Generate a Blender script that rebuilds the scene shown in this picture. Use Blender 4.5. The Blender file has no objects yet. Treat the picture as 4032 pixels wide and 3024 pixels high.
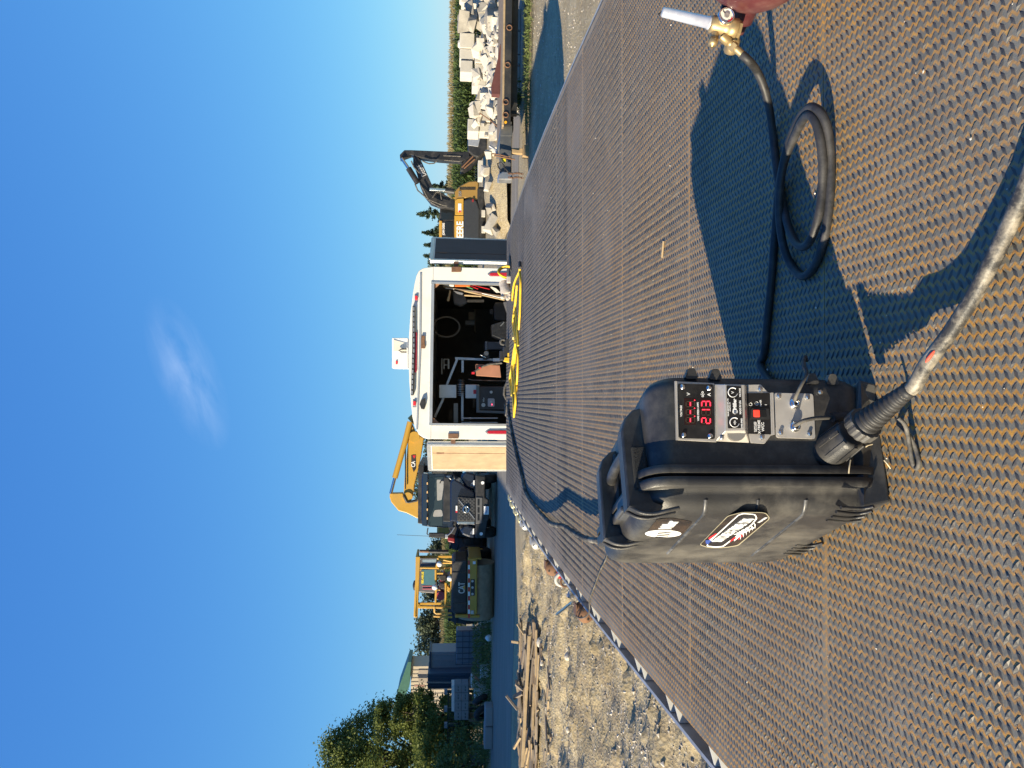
import bpy, bmesh, math, random
import numpy as np
from mathutils import Vector, Matrix
rnd = random.Random(7)
rs = np.random.RandomState(11)
SC = bpy.context.scene
COL = SC.collection
R = math.radians

# ------------------------------------------------------------------ camera
FPX = 3028.0                       # focal length in pixels of the 4032 px wide photograph
CAMH = 1.9
PITCH, YAW, ROLL = R(4.46), R(1.2), R(0.8)
CF = Vector((math.sin(YAW) * math.cos(PITCH), math.cos(YAW) * math.cos(PITCH), -math.sin(PITCH)))
_R0 = Vector((math.cos(YAW), -math.sin(YAW), 0)); _U0 = _R0.cross(CF)
CR = _R0 * math.cos(ROLL) + _U0 * math.sin(ROLL)
CU = _U0 * math.cos(ROLL) - _R0 * math.sin(ROLL)
CP = Vector((0, 0, CAMH))
cam = bpy.data.cameras.new('camera'); camo = bpy.data.objects.new('camera', cam); COL.objects.link(camo)
# the phone was held sideways: picture-right is the world's down, picture-up is the world's right
camo.matrix_world = Matrix.Translation(CP) @ Matrix((-CU, CR, -CF)).transposed().to_4x4()
cam.sensor_fit = 'HORIZONTAL'; cam.sensor_width = 36.0; cam.lens = FPX / 4032 * 36
cam.clip_start = 0.05; cam.clip_end = 6000
SC.camera = camo

# ------------------------------------------------------------------ light
SUN_EL, SUN_A = R(18.2), R(62.0)   # sun to the left and behind the camera
SUND = Vector((-math.sin(SUN_A) * math.cos(SUN_EL), -math.cos(SUN_A) * math.cos(SUN_EL), math.sin(SUN_EL)))
world = bpy.data.worlds.new('World'); SC.world = world; world.use_nodes = True
wn = world.node_tree; wn.nodes.clear()
wo = wn.nodes.new('ShaderNodeOutputWorld'); bg = wn.nodes.new('ShaderNodeBackground')
sky = wn.nodes.new('ShaderNodeTexSky'); sky.sky_type = 'NISHITA'; sky.sun_disc = False
sky.sun_elevation = SUN_EL; sky.sun_rotation = math.atan2(SUND.x, SUND.y)
sky.altitude = 200; sky.air_density = 1.0; sky.dust_density = 0.0; sky.ozone_density = 7.0
bg.inputs['Strength'].default_value = 0.065
# the camera's soft rendering of a bright sky: each channel compressed a little towards the horizon
sepw = wn.nodes.new('ShaderNodeSeparateColor'); comw = wn.nodes.new('ShaderNodeCombineColor'); wn.links.new(sky.outputs[0], sepw.inputs[0])
for k_, (g_, a_) in enumerate(((0.82, 1.02), (0.64, 1.78), (0.30, 3.85))):
    p_ = wn.nodes.new('ShaderNodeMath'); p_.operation = 'POWER'; p_.inputs[1].default_value = g_; q_ = wn.nodes.new('ShaderNodeMath'); q_.operation = 'MULTIPLY'; q_.inputs[1].default_value = a_
    wn.links.new(sepw.outputs[k_], p_.inputs[0]); wn.links.new(p_.outputs[0], q_.inputs[0]); wn.links.new(q_.outputs[0], comw.inputs[k_])
# one thin wisp of cirrus high over the yard
tcw = wn.nodes.new('ShaderNodeTexCoord')
def _vm(op, a, b):
    n = wn.nodes.new('ShaderNodeVectorMath'); n.operation = op
    for k, v in ((0, a), (1, b)):
        if isinstance(v, bpy.types.NodeSocket): wn.links.new(v, n.inputs[k])
        else: n.inputs[k].default_value = v
    return n.outputs['Value'] if op in ('DOT_PRODUCT', 'LENGTH') else n.outputs['Vector']
def _mm(op, a, b=0.0):
    n = wn.nodes.new('ShaderNodeMath'); n.operation = op; n.use_clamp = op == 'SUBTRACT'
    for k, v in ((0, a), (1, b)):
        if isinstance(v, bpy.types.NodeSocket): wn.links.new(v, n.inputs[k])
        else: n.inputs[k].default_value = v
    return n.outputs[0]
CLD = (CF - CU * ((740 - 2016) / FPX) + CR * ((1512 - 1475) / FPX)).normalized()
E1 = (Vector((1, 0, 0)) - CLD * CLD.x).normalized(); E2 = CLD.cross(E1)
E1, E2 = E1 * math.cos(R(-22)) + E2 * math.sin(R(-22)), E2 * math.cos(R(-22)) - E1 * math.sin(R(-22))
dv = _vm('SUBTRACT', tcw.outputs['Generated'], tuple(CLD))
ca_ = _mm('MULTIPLY', _vm('DOT_PRODUCT', dv, tuple(E1)), 1 / 0.10); cb_ = _mm('MULTIPLY', _vm('DOT_PRODUCT', dv, tuple(E2)), 1 / 0.036)
cm_ = _mm('SUBTRACT', 1.0, _mm('SQRT', _mm('ADD', _mm('MULTIPLY', ca_, ca_), _mm('MULTIPLY', cb_, cb_))))
cv = wn.nodes.new('ShaderNodeCombineXYZ'); wn.links.new(_mm('MULTIPLY', ca_, 0.9), cv.inputs[0]); wn.links.new(_mm('MULTIPLY', cb_, 1.1), cv.inputs[1])
nzw = wn.nodes.new('ShaderNodeTexNoise'); nzw.inputs['Scale'].default_value = 1.2; nzw.inputs['Detail'].default_value = 7; nzw.inputs['Roughness'].default_value = 0.55; nzw.inputs['Distortion'].default_value = 0.35
wn.links.new(cv.outputs[0], nzw.inputs['Vector'])
cf_ = _mm('MULTIPLY', _mm('MULTIPLY', cm_, _mm('SUBTRACT', nzw.outputs['Fac'], 0.36)), 1.15)
mxw = wn.nodes.new('ShaderNodeMix'); mxw.data_type = 'RGBA'; mxw.inputs['B'].default_value = (5.2, 6.4, 8.6, 1); mxw.clamp_factor = True
wn.links.new(cf_, mxw.inputs['Factor']); wn.links.new(comw.outputs[0], mxw.inputs['A']); wn.links.new(mxw.outputs['Result'], bg.inputs['Color'])
wn.links.new(bg.outputs[0], wo.inputs['Surface'])
sl = bpy.data.lights.new('sun', 'SUN'); sl.energy = 5.0; sl.angle = R(0.53); sl.color = (1.0, 0.86, 0.62)
so = bpy.data.objects.new('sun', sl); COL.objects.link(so)
so.rotation_euler = SUND.to_track_quat('Z', 'Y').to_euler()
vs = SC.view_settings; vs.view_transform = 'Standard'; vs.look = 'None'; vs.exposure = 1.08; vs.gamma = 1.0
vs.use_curve_mapping = False
SC.cycles.max_bounces = 6; SC.cycles.use_denoising = True

# ------------------------------------------------------------------ pixel -> direction helpers (photograph pixels)
def ray(x, y): return CF - CU * ((x - 2016) / FPX) + CR * ((1512 - y) / FPX)
def at_y(x, y, Y): d = ray(x, y); return CP + d * (Y / d.y)
def at_z(x, y, Z): d = ray(x, y); return CP + d * ((Z - CAMH) / d.z)
def at_plane(x, y, p0, n): d = ray(x, y); return CP + d * ((Vector(p0) - CP).dot(n) / d.dot(n))
_PY = [-1, 1, 2, 3, 4, 5, 6, 7, 8, 9, 11]; _PZ = [1.06, 1.17, 1.225, 1.27, 1.31, 1.335, 1.35, 1.352, 1.345, 1.33, 1.29]
def deck_z(x, y): return float(np.interp(y, _PY, _PZ)) + 0.01 * (x - 0.4)
def on_deck(x, y, dz=0.0):
    z = 1.2
    for _ in range(25):
        p = at_z(x, y, z + dz); z = deck_z(p.x, p.y)
    return p
def crop(ox, oy, s):
    return lambda px, py: (ox + px / s, oy + py / s)
cA = crop(2300, 1350, 1.7015); cB = crop(1500, 1000, 1.843); cC = crop(1500, 500, 2.765); cD = crop(1700, 0, 2.766)
cE = crop(1450, 1650, 2.765); cF = crop(1450, 2100, 3.318); cG = crop(1200, 2500, 2.458); cH = crop(1900, 2000, 1.62)
cI = crop(2500, 0, 1.444); cJ = crop(2500, 0, 3.16); cK = crop(2600, 1480, 3.403); cL = crop(2350, 1850, 2.949)
cM = crop(1600, 1100, 4.809); cN = crop(1640, 1380, 4.879); cO = crop(1980, 1920, 2.964); cP = crop(2000, 2400, 2.6575)
cQ = crop(1600, 2180, 5.531); cR = crop(3100, 1400, 3.016)

# ------------------------------------------------------------------ mesh builder
class MB:
    def __init__(s): s.v = []; s.f = []; s.sm = []
    def add(s, vs_, fs, smooth=False):
        o = len(s.v); s.v += [tuple(v) for v in vs_]; s.f += [tuple(i + o for i in f) for f in fs]; s.sm += [smooth] * len(fs); return s
    def box(s, c, d, rot=None):
        x, y, z = d[0] / 2, d[1] / 2, d[2] / 2
        P = [Vector((a, b, e)) for a in (-x, x) for b in (-y, y) for e in (-z, z)]
        if rot is not None:
            m = rot if isinstance(rot, Matrix) else Matrix.Rotation(rot, 3, 'Z')
            P = [m @ p for p in P]
        P = [p + Vector(c) for p in P]
        return s.add(P, [(0, 1, 3, 2), (4, 6, 7, 5), (0, 4, 5, 1), (2, 3, 7, 6), (0, 2, 6, 4), (1, 5, 7, 3)])
    def bb(s, x0, x1, y0, y1, z0, z1): return s.box(((x0 + x1) / 2, (y0 + y1) / 2, (z0 + z1) / 2), (abs(x1 - x0), abs(y1 - y0), abs(z1 - z0)))
    def bar(s, p, q, w, h=None, up=(0, 0, 1)):
        p, q = Vector(p), Vector(q); h = h or w; d = (q - p); L = d.length; d.normalize(); u = Vector(up)
        if abs(d.dot(u)) > 0.98: u = Vector((0, 1, 0))
        r = d.cross(u).normalized(); u = r.cross(d)
        P = [b + r * (a * w / 2) + u * (e * h / 2) for b in (p, q) for a, e in ((-1, -1), (1, -1), (1, 1), (-1, 1))]
        return s.add(P, [(3, 2, 1, 0), (4, 5, 6, 7), (0, 1, 5, 4), (1, 2, 6, 5), (2, 3, 7, 6), (3, 0, 4, 7)])
    def cyl(s, p, q, r0, r1=None, n=14, cap=True, smooth=True):
        p, q = Vector(p), Vector(q); r1 = r0 if r1 is None else r1; d = (q - p).normalized()
        u = d.orthogonal().normalized(); w = d.cross(u); P = []
        for b, r in ((p, r0), (q, r1)):
            P += [b + (u * math.cos(6.28318 * i / n) + w * math.sin(6.28318 * i / n)) * r for i in range(n)]
        s.add(P, [(i, (i + 1) % n, n + (i + 1) % n, n + i) for i in range(n)], smooth)
        if cap: s.add(P, [tuple(range(n - 1, -1, -1)), tuple(range(n, 2 * n))])
        return s
    def lathe(s, p, d, prof, n=18, smooth=True, cap=True):
        # prof: list of (distance along axis, radius)
        p = Vector(p); d = Vector(d).normalized(); u = d.orthogonal().normalized(); w = d.cross(u); P = []
        for t, r in prof: P += [p + d * t + (u * math.cos(6.28318 * i / n) + w * math.sin(6.28318 * i / n)) * max(r, 1e-5) for i in range(n)]
        k = len(prof); s.add(P, [(j * n + i, j * n + (i + 1) % n, (j + 1) * n + (i + 1) % n, (j + 1) * n + i) for j in range(k - 1) for i in range(n)], smooth)
        if cap: s.add(P, [tuple(range(n - 1, -1, -1)), tuple(range((k - 1) * n, k * n))])
        return s
    def tube(s, pts, r, n=10, closed=False, smooth=True):
        pts = [Vector(p) for p in pts]; k = len(pts); rr = r if isinstance(r, (list, tuple)) else [r] * k
        u = None; P = []
        for i, p in enumerate(pts):
            if closed: d = pts[(i + 1) % k] - pts[i - 1]
            else: d = pts[min(i + 1, k - 1)] - pts[max(i - 1, 0)]
            d.normalize()
            u = d.orthogonal().normalized() if u is None else (u - d * u.dot(d)).normalized()
            w = d.cross(u)
            P += [p + (u * math.cos(6.28318 * j / n) + w * math.sin(6.28318 * j / n)) * rr[i] for j in range(n)]
        m = k if closed else k - 1
        s.add(P, [(i * n + j, i * n + (j + 1) % n, ((i + 1) % k) * n + (j + 1) % n, ((i + 1) % k) * n + j) for i in range(m) for j in range(n)], smooth)
        if not closed: s.add(P, [tuple(range(n - 1, -1, -1)), tuple(range((k - 1) * n, k * n))])
        return s
    def prism(s, poly, off, smooth=False):
        # poly: list of 3D points (planar), off: extrusion vector
        n = len(poly); o = Vector(off); P = [Vector(p) for p in poly] + [Vector(p) + o for p in poly]
        a = sum(((P[i]).cross(P[(i + 1) % n]) for i in range(n)), Vector())
        fl = a.dot(o) > 0
        top, bot = tuple(range(n, 2 * n)), tuple(range(n - 1, -1, -1))
        side = [(i, (i + 1) % n, n + (i + 1) % n, n + i) for i in range(n)]
        F = [top, bot] + side if fl else [top[::-1], bot[::-1]] + [f[::-1] for f in side]
        return s.add(P, F, smooth)
    def blob(s, c, r, sub=1, jit=0.25, sq=(1, 1, 1), rg=None):
        rg = rg or rnd; bm = bmesh.new(); bmesh.ops.create_icosphere(bm, subdivisions=sub, radius=1)
        P = []
        for v in bm.verts:
            k = r * (1 + rg.uniform(-jit, jit)); P.append((c[0] + v.co.x * k * sq[0], c[1] + v.co.y * k * sq[1], c[2] + v.co.z * k * sq[2]))
        s.add(P, [tuple(v.index for v in f.verts) for f in bm.faces]); bm.free(); return s
    def build(s, name, mat, parent=None, world=False, bevel=0, seg=2, subs=0, smooth=None):
        me = bpy.data.meshes.new(name); V = s.v
        if world and parent is not None:
            inv = WM[parent.name].inverted(); V = [tuple(inv @ Vector(v)) for v in V]
        me.from_pydata(V, [], s.f); 
        me.polygons.foreach_set('use_smooth', [smooth if smooth is not None else x for x in s.sm]); me.update()
        o = bpy.data.objects.new(name, me); COL.objects.link(o)
        if mat is not None: me.materials.append(mat)
        if parent is not None: o.parent = parent
        WM[o.name] = WM[parent.name].copy() if parent is not None else Matrix.Identity(4)
        if bevel:
            b = o.modifiers.new('bevel', 'BEVEL'); b.width = bevel; b.segments = seg; b.limit_method = 'ANGLE'; b.angle_limit = R(35); b.harden_normals = False
        if subs:
            b = o.modifiers.new('subd', 'SUBSURF'); b.levels = subs; b.render_levels = subs
        return o
WM = {}
def thing(name, label, cat, loc=(0, 0, 0), rotz=0.0, group=None):
    o = bpy.data.objects.new(name, None); COL.objects.link(o); o.empty_display_size = 0.2
    o.location = loc; o.rotation_euler = (0, 0, rotz)
    WM[o.name] = Matrix.Translation(Vector(loc)) @ Matrix.Rotation(rotz, 4, 'Z')
    return tag(o, label, cat, group)
def tag(o, label, cat, group=None):
    o['label'] = label; o['category'] = cat
    if group: o['group'] = group
    return o
def struct(o, kind='structure'): o['kind'] = kind; return o
def text(name, s, mat, parent, origin, xd, yd, size, ext=0.0004, align='CENTER', world=True, sx=1.0, bold=0.0, shear=0.0):
    cu = bpy.data.curves.new(name, 'FONT'); cu.body = s; cu.size = size; cu.align_x = align; cu.align_y = 'CENTER'; cu.extrude = ext; cu.offset = bold; cu.shear = shear
    cu.resolution_u = 3
    cu.materials.append(mat)
    tmp = bpy.data.objects.new('tmp', cu); me = bpy.data.meshes.new_from_object(tmp); me.name = name
    bpy.data.objects.remove(tmp); bpy.data.curves.remove(cu)
    if not me.materials: me.materials.append(mat)
    o = bpy.data.objects.new(name, me); COL.objects.link(o)
    xd = Vector(xd).normalized(); yd = Vector(yd); zd = xd.cross(yd).normalized(); yd = zd.cross(xd)
    m = Matrix((xd * sx, yd, zd)).transposed().to_4x4(); m = Matrix.Translation(Vector(origin)) @ m
    if parent is not None:
        o.parent = parent
        if world: m = WM[parent.name].inverted() @ m
    o.matrix_basis = m
    WM[o.name] = WM[parent.name].copy() if parent is not None else Matrix.Identity(4)
    return o
def copy_tree(o, parent=None):
    c = o.copy(); COL.objects.link(c); c.parent = parent; WM[c.name] = WM.get(o.name, Matrix.Identity(4)).copy()
    for ch in list(o.children): copy_tree(ch, c)
    return c
def spline(pts, n=8, closed=False):
    P = [Vector(p) for p in pts]; k = len(P); out = []
    rng = range(k if closed else k - 1)
    for i in rng:
        if closed: a, b, c, d = P[i - 1], P[i], P[(i + 1) % k], P[(i + 2) % k]
        else: a, b, c, d = P[max(i - 1, 0)], P[i], P[i + 1], P[min(i + 2, k - 1)]
        for j in range(n):
            t = j / n
            out.append(0.5 * ((2 * b) + (c - a) * t + (2 * a - 5 * b + 4 * c - d) * t * t + (3 * b - a - 3 * c + d) * t ** 3))
    if not closed: out.append(P[-1])
    return out

# ------------------------------------------------------------------ materials
MATS = {}
def lin(c): return tuple(((v / 12.92) if v <= 0.04045 else ((v + 0.055) / 1.055) ** 2.4) for v in c)
def mat(name, col, rough=0.6, metal=0.0, var=0.12, scale=6.0, bump=0.0, bscale=60.0, dirt=None, dirt_amt=0.35, dscale=4.0, spec=None, coat=0.0, emit=None, estr=0.0, trans=0.0, alpha=None):
    if name in MATS: return MATS[name]
    m = bpy.data.materials.new(name); m.use_nodes = True; nt = m.node_tree; b = nt.nodes['Principled BSDF']
    b.inputs['Roughness'].default_value = rough; b.inputs['Metallic'].default_value = metal
    if spec is not None: b.inputs['Specular IOR Level'].default_value = spec
    if coat: b.inputs['Coat Weight'].default_value = coat; b.inputs['Coat Roughness'].default_value = 0.08
    if trans: b.inputs['Transmission Weight'].default_value = trans
    tc = nt.nodes.new('ShaderNodeTexCoord'); nz = nt.nodes.new('ShaderNodeTexNoise'); nz.inputs['Scale'].default_value = scale; nz.inputs['Detail'].default_value = 6
    nz.inputs['Roughness'].default_value = 0.65
    nt.links.new(tc.outputs['Object'], nz.inputs['Vector'])
    rp = nt.nodes.new('ShaderNodeValToRGB'); rp.color_ramp.elements[0].position = 0.28; rp.color_ramp.elements[1].position = 0.72
    rp.color_ramp.elements[0].color = tuple(max(0, c * (1 - var)) for c in col) + (1,); rp.color_ramp.elements[1].color = tuple(min(1, c * (1 + var)) for c in col) + (1,)
    nt.links.new(nz.outputs['Fac'], rp.inputs[0]); out = rp.outputs[0]
    if dirt is not None:
        n2 = nt.nodes.new('ShaderNodeTexNoise'); n2.inputs['Scale'].default_value = dscale; n2.inputs['Detail'].default_value = 9; n2.inputs['Roughness'].default_value = 0.7
        nt.links.new(tc.outputs['Object'], n2.inputs['Vector'])
        r2 = nt.nodes.new('ShaderNodeValToRGB'); r2.color_ramp.elements[0].position = 0.46; r2.color_ramp.elements[1].position = 0.68
        r2.color_ramp.elements[1].color = (dirt_amt,) * 3 + (1,)
        nt.links.new(n2.outputs['Fac'], r2.inputs[0])
        mx = nt.nodes.new('ShaderNodeMix'); mx.data_type = 'RGBA'; mx.inputs['B'].default_value = tuple(dirt) + (1,)
        nt.links.new(r2.outputs[0], mx.inputs['Factor']); nt.links.new(out, mx.inputs['A']); out = mx.outputs['Result']
    nt.links.new(out, b.inputs['Base Color'])
    mr = nt.nodes.new('ShaderNodeMapRange'); mr.inputs['To Min'].default_value = max(0.02, rough - 0.1); mr.inputs['To Max'].default_value = min(1, rough + 0.12)
    nt.links.new(nz.outputs['Fac'], mr.inputs['Value']); nt.links.new(mr.outputs[0], b.inputs['Roughness'])
    if bump:
        nb = nt.nodes.new('ShaderNodeTexNoise'); nb.inputs['Scale'].default_value = bscale; nb.inputs['Detail'].default_value = 5
        nt.links.new(tc.outputs['Object'], nb.inputs['Vector'])
        bp = nt.nodes.new('ShaderNodeBump'); bp.inputs['Strength'].default_value = bump; bp.inputs['Distance'].default_value = 0.01
        nt.links.new(nb.outputs['Fac'], bp.inputs['Height']); nt.links.new(bp.outputs[0], b.inputs['Normal'])
    if emit is not None: b.inputs['Emission Color'].default_value = tuple(emit) + (1,); b.inputs['Emission Strength'].default_value = estr
    MATS[name] = m; return m
DUST = (0.30, 0.27, 0.22)
M_blk = mat('case_plastic', (0.024, 0.024, 0.025), 0.40, var=0.3, scale=14, bump=0.12, bscale=700, dirt=(0.15, 0.14, 0.12), dirt_amt=0.7, dscale=5)
M_rub = mat('black_rubber', (0.02, 0.02, 0.021), 0.55, var=0.3, scale=30, bump=0.05, bscale=300, dirt=(0.13, 0.12, 0.11), dirt_amt=0.3, dscale=22)
M_rubd = mat('dusty_rubber', (0.05, 0.047, 0.043), 0.75, var=0.3, scale=30, bump=0.08, bscale=200, dirt=(0.30, 0.27, 0.22), dirt_amt=0.7, dscale=14)
M_ss = mat('stainless_steel', (0.52, 0.49, 0.45), 0.38, 0.45, var=0.10, scale=25, dirt=(0.30, 0.28, 0.26), dirt_amt=0.3, dscale=20)
M_chr = mat('polished_steel', (0.72, 0.71, 0.69), 0.18, 1.0, var=0.06)
M_zinc = mat('zinc_steel', (0.45, 0.45, 0.45), 0.42, 0.8, var=0.15, dirt=(0.2, 0.17, 0.14), dirt_amt=0.4)
M_brass = mat('brass', (0.44, 0.32, 0.16), 0.42, 0.65, var=0.2, scale=30, dirt=(0.20, 0.13, 0.06), dirt_amt=0.45, dscale=25)
M_pblk = mat('panel_black', (0.012, 0.012, 0.013), 0.28, var=0.2, scale=20, dirt=(0.1, 0.1, 0.1), dirt_amt=0.15, dscale=30)
M_wht = mat('print_white', (0.80, 0.80, 0.78), 0.5, var=0.04)
M_red = mat('print_red', (0.55, 0.02, 0.03), 0.4, var=0.1)
M_blue = mat('print_blue', (0.03, 0.07, 0.30), 0.4, var=0.1)
M_seg = mat('segment_dark', (0.06, 0.045, 0.03), 0.4, var=0.1)
M_led = mat('segment_lit', (0.5, 0.01, 0.02), 0.4, emit=(1.0, 0.03, 0.06), estr=1.6)
M_yel = mat('machine_yellow', (0.52, 0.29, 0.035), 0.45, var=0.14, scale=1.5, dirt=(0.24, 0.18, 0.10), dirt_amt=0.5, dscale=1.5)
M_mblk = mat('machine_black', (0.018, 0.018, 0.019), 0.5, var=0.3, scale=2, dirt=(0.10, 0.09, 0.08), dirt_amt=0.4, dscale=2)
M_tyre = mat('tyre_rubber', (0.016, 0.016, 0.016), 0.8, var=0.3, scale=4, dirt=(0.09, 0.08, 0.07), dirt_amt=0.5, dscale=3)
M_glass = mat('tinted_glass', (0.02, 0.03, 0.035), 0.05, var=0.1, spec=0.8)
M_dglass = mat('dark_glass', (0.008, 0.010, 0.012), 0.06, var=0.1, spec=0.6)
M_rust = mat('rusty_steel', (0.16, 0.085, 0.05), 0.8, 0.1, var=0.35, scale=14, bump=0.2, bscale=80, dirt=(0.25, 0.12, 0.05), dirt_amt=0.6, dscale=10)
M_wpaint = mat('white_enamel', (0.70, 0.69, 0.65), 0.4, var=0.05, scale=3, dirt=(0.48, 0.43, 0.35), dirt_amt=0.4, dscale=3)
M_alu = mat('aluminium', (0.58, 0.58, 0.57), 0.38, 0.7, var=0.1, scale=8, dirt=(0.3, 0.28, 0.25), dirt_amt=0.3)
M_galv = mat('galvanised', (0.40, 0.41, 0.42), 0.5, 0.5, var=0.2, scale=12, dirt=(0.28, 0.24, 0.18), dirt_amt=0.5, dscale=8)
M_conc = mat('concrete_block', (0.50, 0.47, 0.405), 0.9, var=0.12, scale=3, bump=0.25, bscale=40, dirt=(0.38, 0.34, 0.27), dirt_amt=0.45, dscale=2.2)
M_rock = mat('rubble_stone', (0.26, 0.24, 0.205), 0.95, var=0.25, scale=3, bump=0.4, bscale=20, dirt=(0.38, 0.35, 0.30), dirt_amt=0.5, dscale=2)
M_wood = mat('weathered_wood', (0.22, 0.16, 0.105), 0.9, var=0.3, scale=10, bump=0.3, bscale=60, dirt=(0.16, 0.13, 0.10), dirt_amt=0.6, dscale=4)
M_woodl = mat('pale_lumber', (0.36, 0.265, 0.15), 0.85, var=0.3, scale=8, bump=0.2, bscale=60, dirt=(0.3, 0.22, 0.13), dirt_amt=0.4, dscale=4)
M_ycord = mat('yellow_jacket', (0.72, 0.46, 0.02), 0.45, var=0.1, scale=20, dirt=(0.35, 0.25, 0.08), dirt_amt=0.3, dscale=16)
# ------------------------------------------------------------------ ground
_L = rs.rand(256, 256)
def vnoise(x, y):
    xi = np.floor(x).astype(int); yi = np.floor(y).astype(int); fx = x - xi; fy = y - yi
    fx = fx * fx * (3 - 2 * fx); fy = fy * fy * (3 - 2 * fy)
    a = _L[xi % 256, yi % 256]; b = _L[(xi + 1) % 256, yi % 256]; c = _L[xi % 256, (yi + 1) % 256]; d = _L[(xi + 1) % 256, (yi + 1) % 256]
    return (a * (1 - fx) + b * fx) * (1 - fy) + (c * (1 - fx) + d * fx) * fy - 0.5
def fbm(x, y, o=4):
    s = 0; a = 1.0
    for i in range(o): s = s + a * vnoise(x * 2 ** i + 17.3 * i, y * 2 ** i + 5.1 * i); a *= 0.5
    return s
def sst(e0, e1, x): t = np.clip((x - e0) / (e1 - e0), 0, 1); return t * t * (3 - 2 * t)
def ground_h(x, y):
    x = np.asarray(x, float); y = np.asarray(y, float)
    left = sst(-0.5, -2.0, x) * sst(22.0, 18.5, y) * sst(-60, -30, x)
    h = left * (0.22 * fbm(x * 0.40 + 3, y * 1.05, 4) + 0.10 * fbm(x * 1.6, y * 2.6, 4))
    h = h + left * 0.25 * np.maximum(0, fbm(x * 1.5 + 7, y * 4.2, 4) - 0.20) + left * 0.20 * np.maximum(0, fbm(x * 4.1 + 1, y * 7.5, 3) - 0.26)
    # wheel track running across the yard
    h = h - left * 0.05 * np.exp(-((y - 12.6 - 0.25 * fbm(x * 0.2, y * 0 + 2.0, 2)) / 0.45) ** 2)
    right = sst(1.5, 3.0, x) * sst(24, 20, y) * sst(60, 30, x)
    h = h + right * 0.05 * fbm(x * 0.6, y * 0.9 + 9, 3)
    return h
def gz(x, y): return float(ground_h(x, y))
def nonuni(lo, hi, step, far):
    a = list(np.arange(lo, hi + 1e-6, step)); s = step
    while a[-1] < far: s *= 1.35; a.append(a[-1] + s)
    s = step
    while a[0] > -far: s *= 1.35; a.insert(0, a[0] - s)
    return np.array(a)
gx = nonuni(-11, 11, 0.06, 2500); gy = nonuni(2.5, 20, 0.055, 2500)
XX, YY = np.meshgrid(gx, gy, indexing='ij'); ZZ = ground_h(XX, YY)
nx, ny = XX.shape
gme = bpy.data.meshes.new('ground'); V = np.stack([XX, YY, ZZ], -1).reshape(-1, 3)
I = np.arange(nx * ny).reshape(nx, ny)
Q = np.stack([I[:-1, :-1], I[1:, :-1], I[1:, 1:], I[:-1, 1:]], -1).reshape(-1, 4)
def np_mesh(me, V, Fq, k):
    me.vertices.add(len(V)); me.vertices.foreach_set('co', V.astype(np.float32).ravel())
    me.loops.add(Fq.size); me.loops.foreach_set('vertex_index', Fq.astype(np.int32).ravel())
    me.polygons.add(len(Fq)); me.polygons.foreach_set('loop_start', np.arange(0, Fq.size, k, dtype=np.int32))
    me.update(calc_edges=True)
np_mesh(gme, V, Q, 4)
gme.polygons.foreach_set('use_smooth', [True] * len(gme.polygons))
def N(nt, t, **kw):
    n = nt.nodes.new(t)
    for k, v in kw.items():
        if k in n.inputs: n.inputs[k].default_value = v
        else: setattr(n, k, v)
    return n
def noise(nt, vec, scale, detail=6, rough=0.6):
    n = N(nt, 'ShaderNodeTexNoise', Scale=scale, Detail=detail, Roughness=rough); nt.links.new(vec, n.inputs['Vector']); return n.outputs['Fac']
def ramp(nt, fac, stops):
    r = nt.nodes.new('ShaderNodeValToRGB'); nt.links.new(fac, r.inputs[0]); e = r.color_ramp.elements
    while len(e) < len(stops): e.new(0.5)
    for i, (p, c) in enumerate(stops):
        e[i].position = p; e[i].color = (tuple(c) if isinstance(c, (tuple, list)) else (c, c, c)) + (1,)
    return r.outputs[0]
def mix(nt, fac, a, b, mode='MIX'):
    m = nt.nodes.new('ShaderNodeMix'); m.data_type = 'RGBA'; m.blend_type = mode
    for s, k in ((fac, 'Factor'), (a, 'A'), (b, 'B')):
        if hasattr(s, 'is_output') or isinstance(s, bpy.types.NodeSocket): nt.links.new(s, m.inputs[k])
        else: m.inputs[k].default_value = s if k == 'Factor' else (tuple(s) + (1,))
    return m.outputs['Result']
def math_(nt, op, a, b=None):
    m = N(nt, 'ShaderNodeMath', operation=op)
    for i, s in enumerate((a, b)):
        if s is None: continue
        if isinstance(s, bpy.types.NodeSocket): nt.links.new(s, m.inputs[i])
        else: m.inputs[i].default_value = s
    return m.outputs[0]
def newmat(name):
    m = bpy.data.materials.new(name); m.use_nodes = True; nt = m.node_tree; tc = nt.nodes.new('ShaderNodeTexCoord')
    return m, nt, nt.nodes['Principled BSDF'], tc.outputs['Object']
def bump(nt, b, h, strength, dist):
    n = N(nt, 'ShaderNodeBump', Strength=strength, Distance=dist); nt.links.new(h, n.inputs['Height']); nt.links.new(n.outputs[0], b.inputs['Normal'])
M_gravel, nt, b, oc = newmat('gravel_yard')
big = noise(nt, oc, 0.5, 6); fine = noise(nt, oc, 22.0, 8, 0.75); mid = noise(nt, oc, 4.0, 6)
vor = N(nt, 'ShaderNodeTexVoronoi', Scale=26.0); nt.links.new(oc, vor.inputs['Vector'])
c1 = ramp(nt, big, [(0.3, (0.23, 0.175, 0.095)), (0.5, (0.345, 0.275, 0.155)), (0.7, (0.45, 0.37, 0.225))])
c2 = ramp(nt, fine, [(0.3, 0.55), (0.5, 0.95), (0.72, 1.35)])
c3 = mix(nt, 1.0, c1, c2, 'MULTIPLY')
c4 = mix(nt, ramp(nt, vor.outputs['Color'], [(0.62, 0.0), (0.75, 0.35)]), c3, (0.50, 0.45, 0.34))
c5 = mix(nt, ramp(nt, mid, [(0.48, 0.0), (0.66, 0.6)]), c4, (0.20, 0.155, 0.105))
nt.links.new(c5, b.inputs['Base Color']); b.inputs['Roughness'].default_value = 0.95
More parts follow.
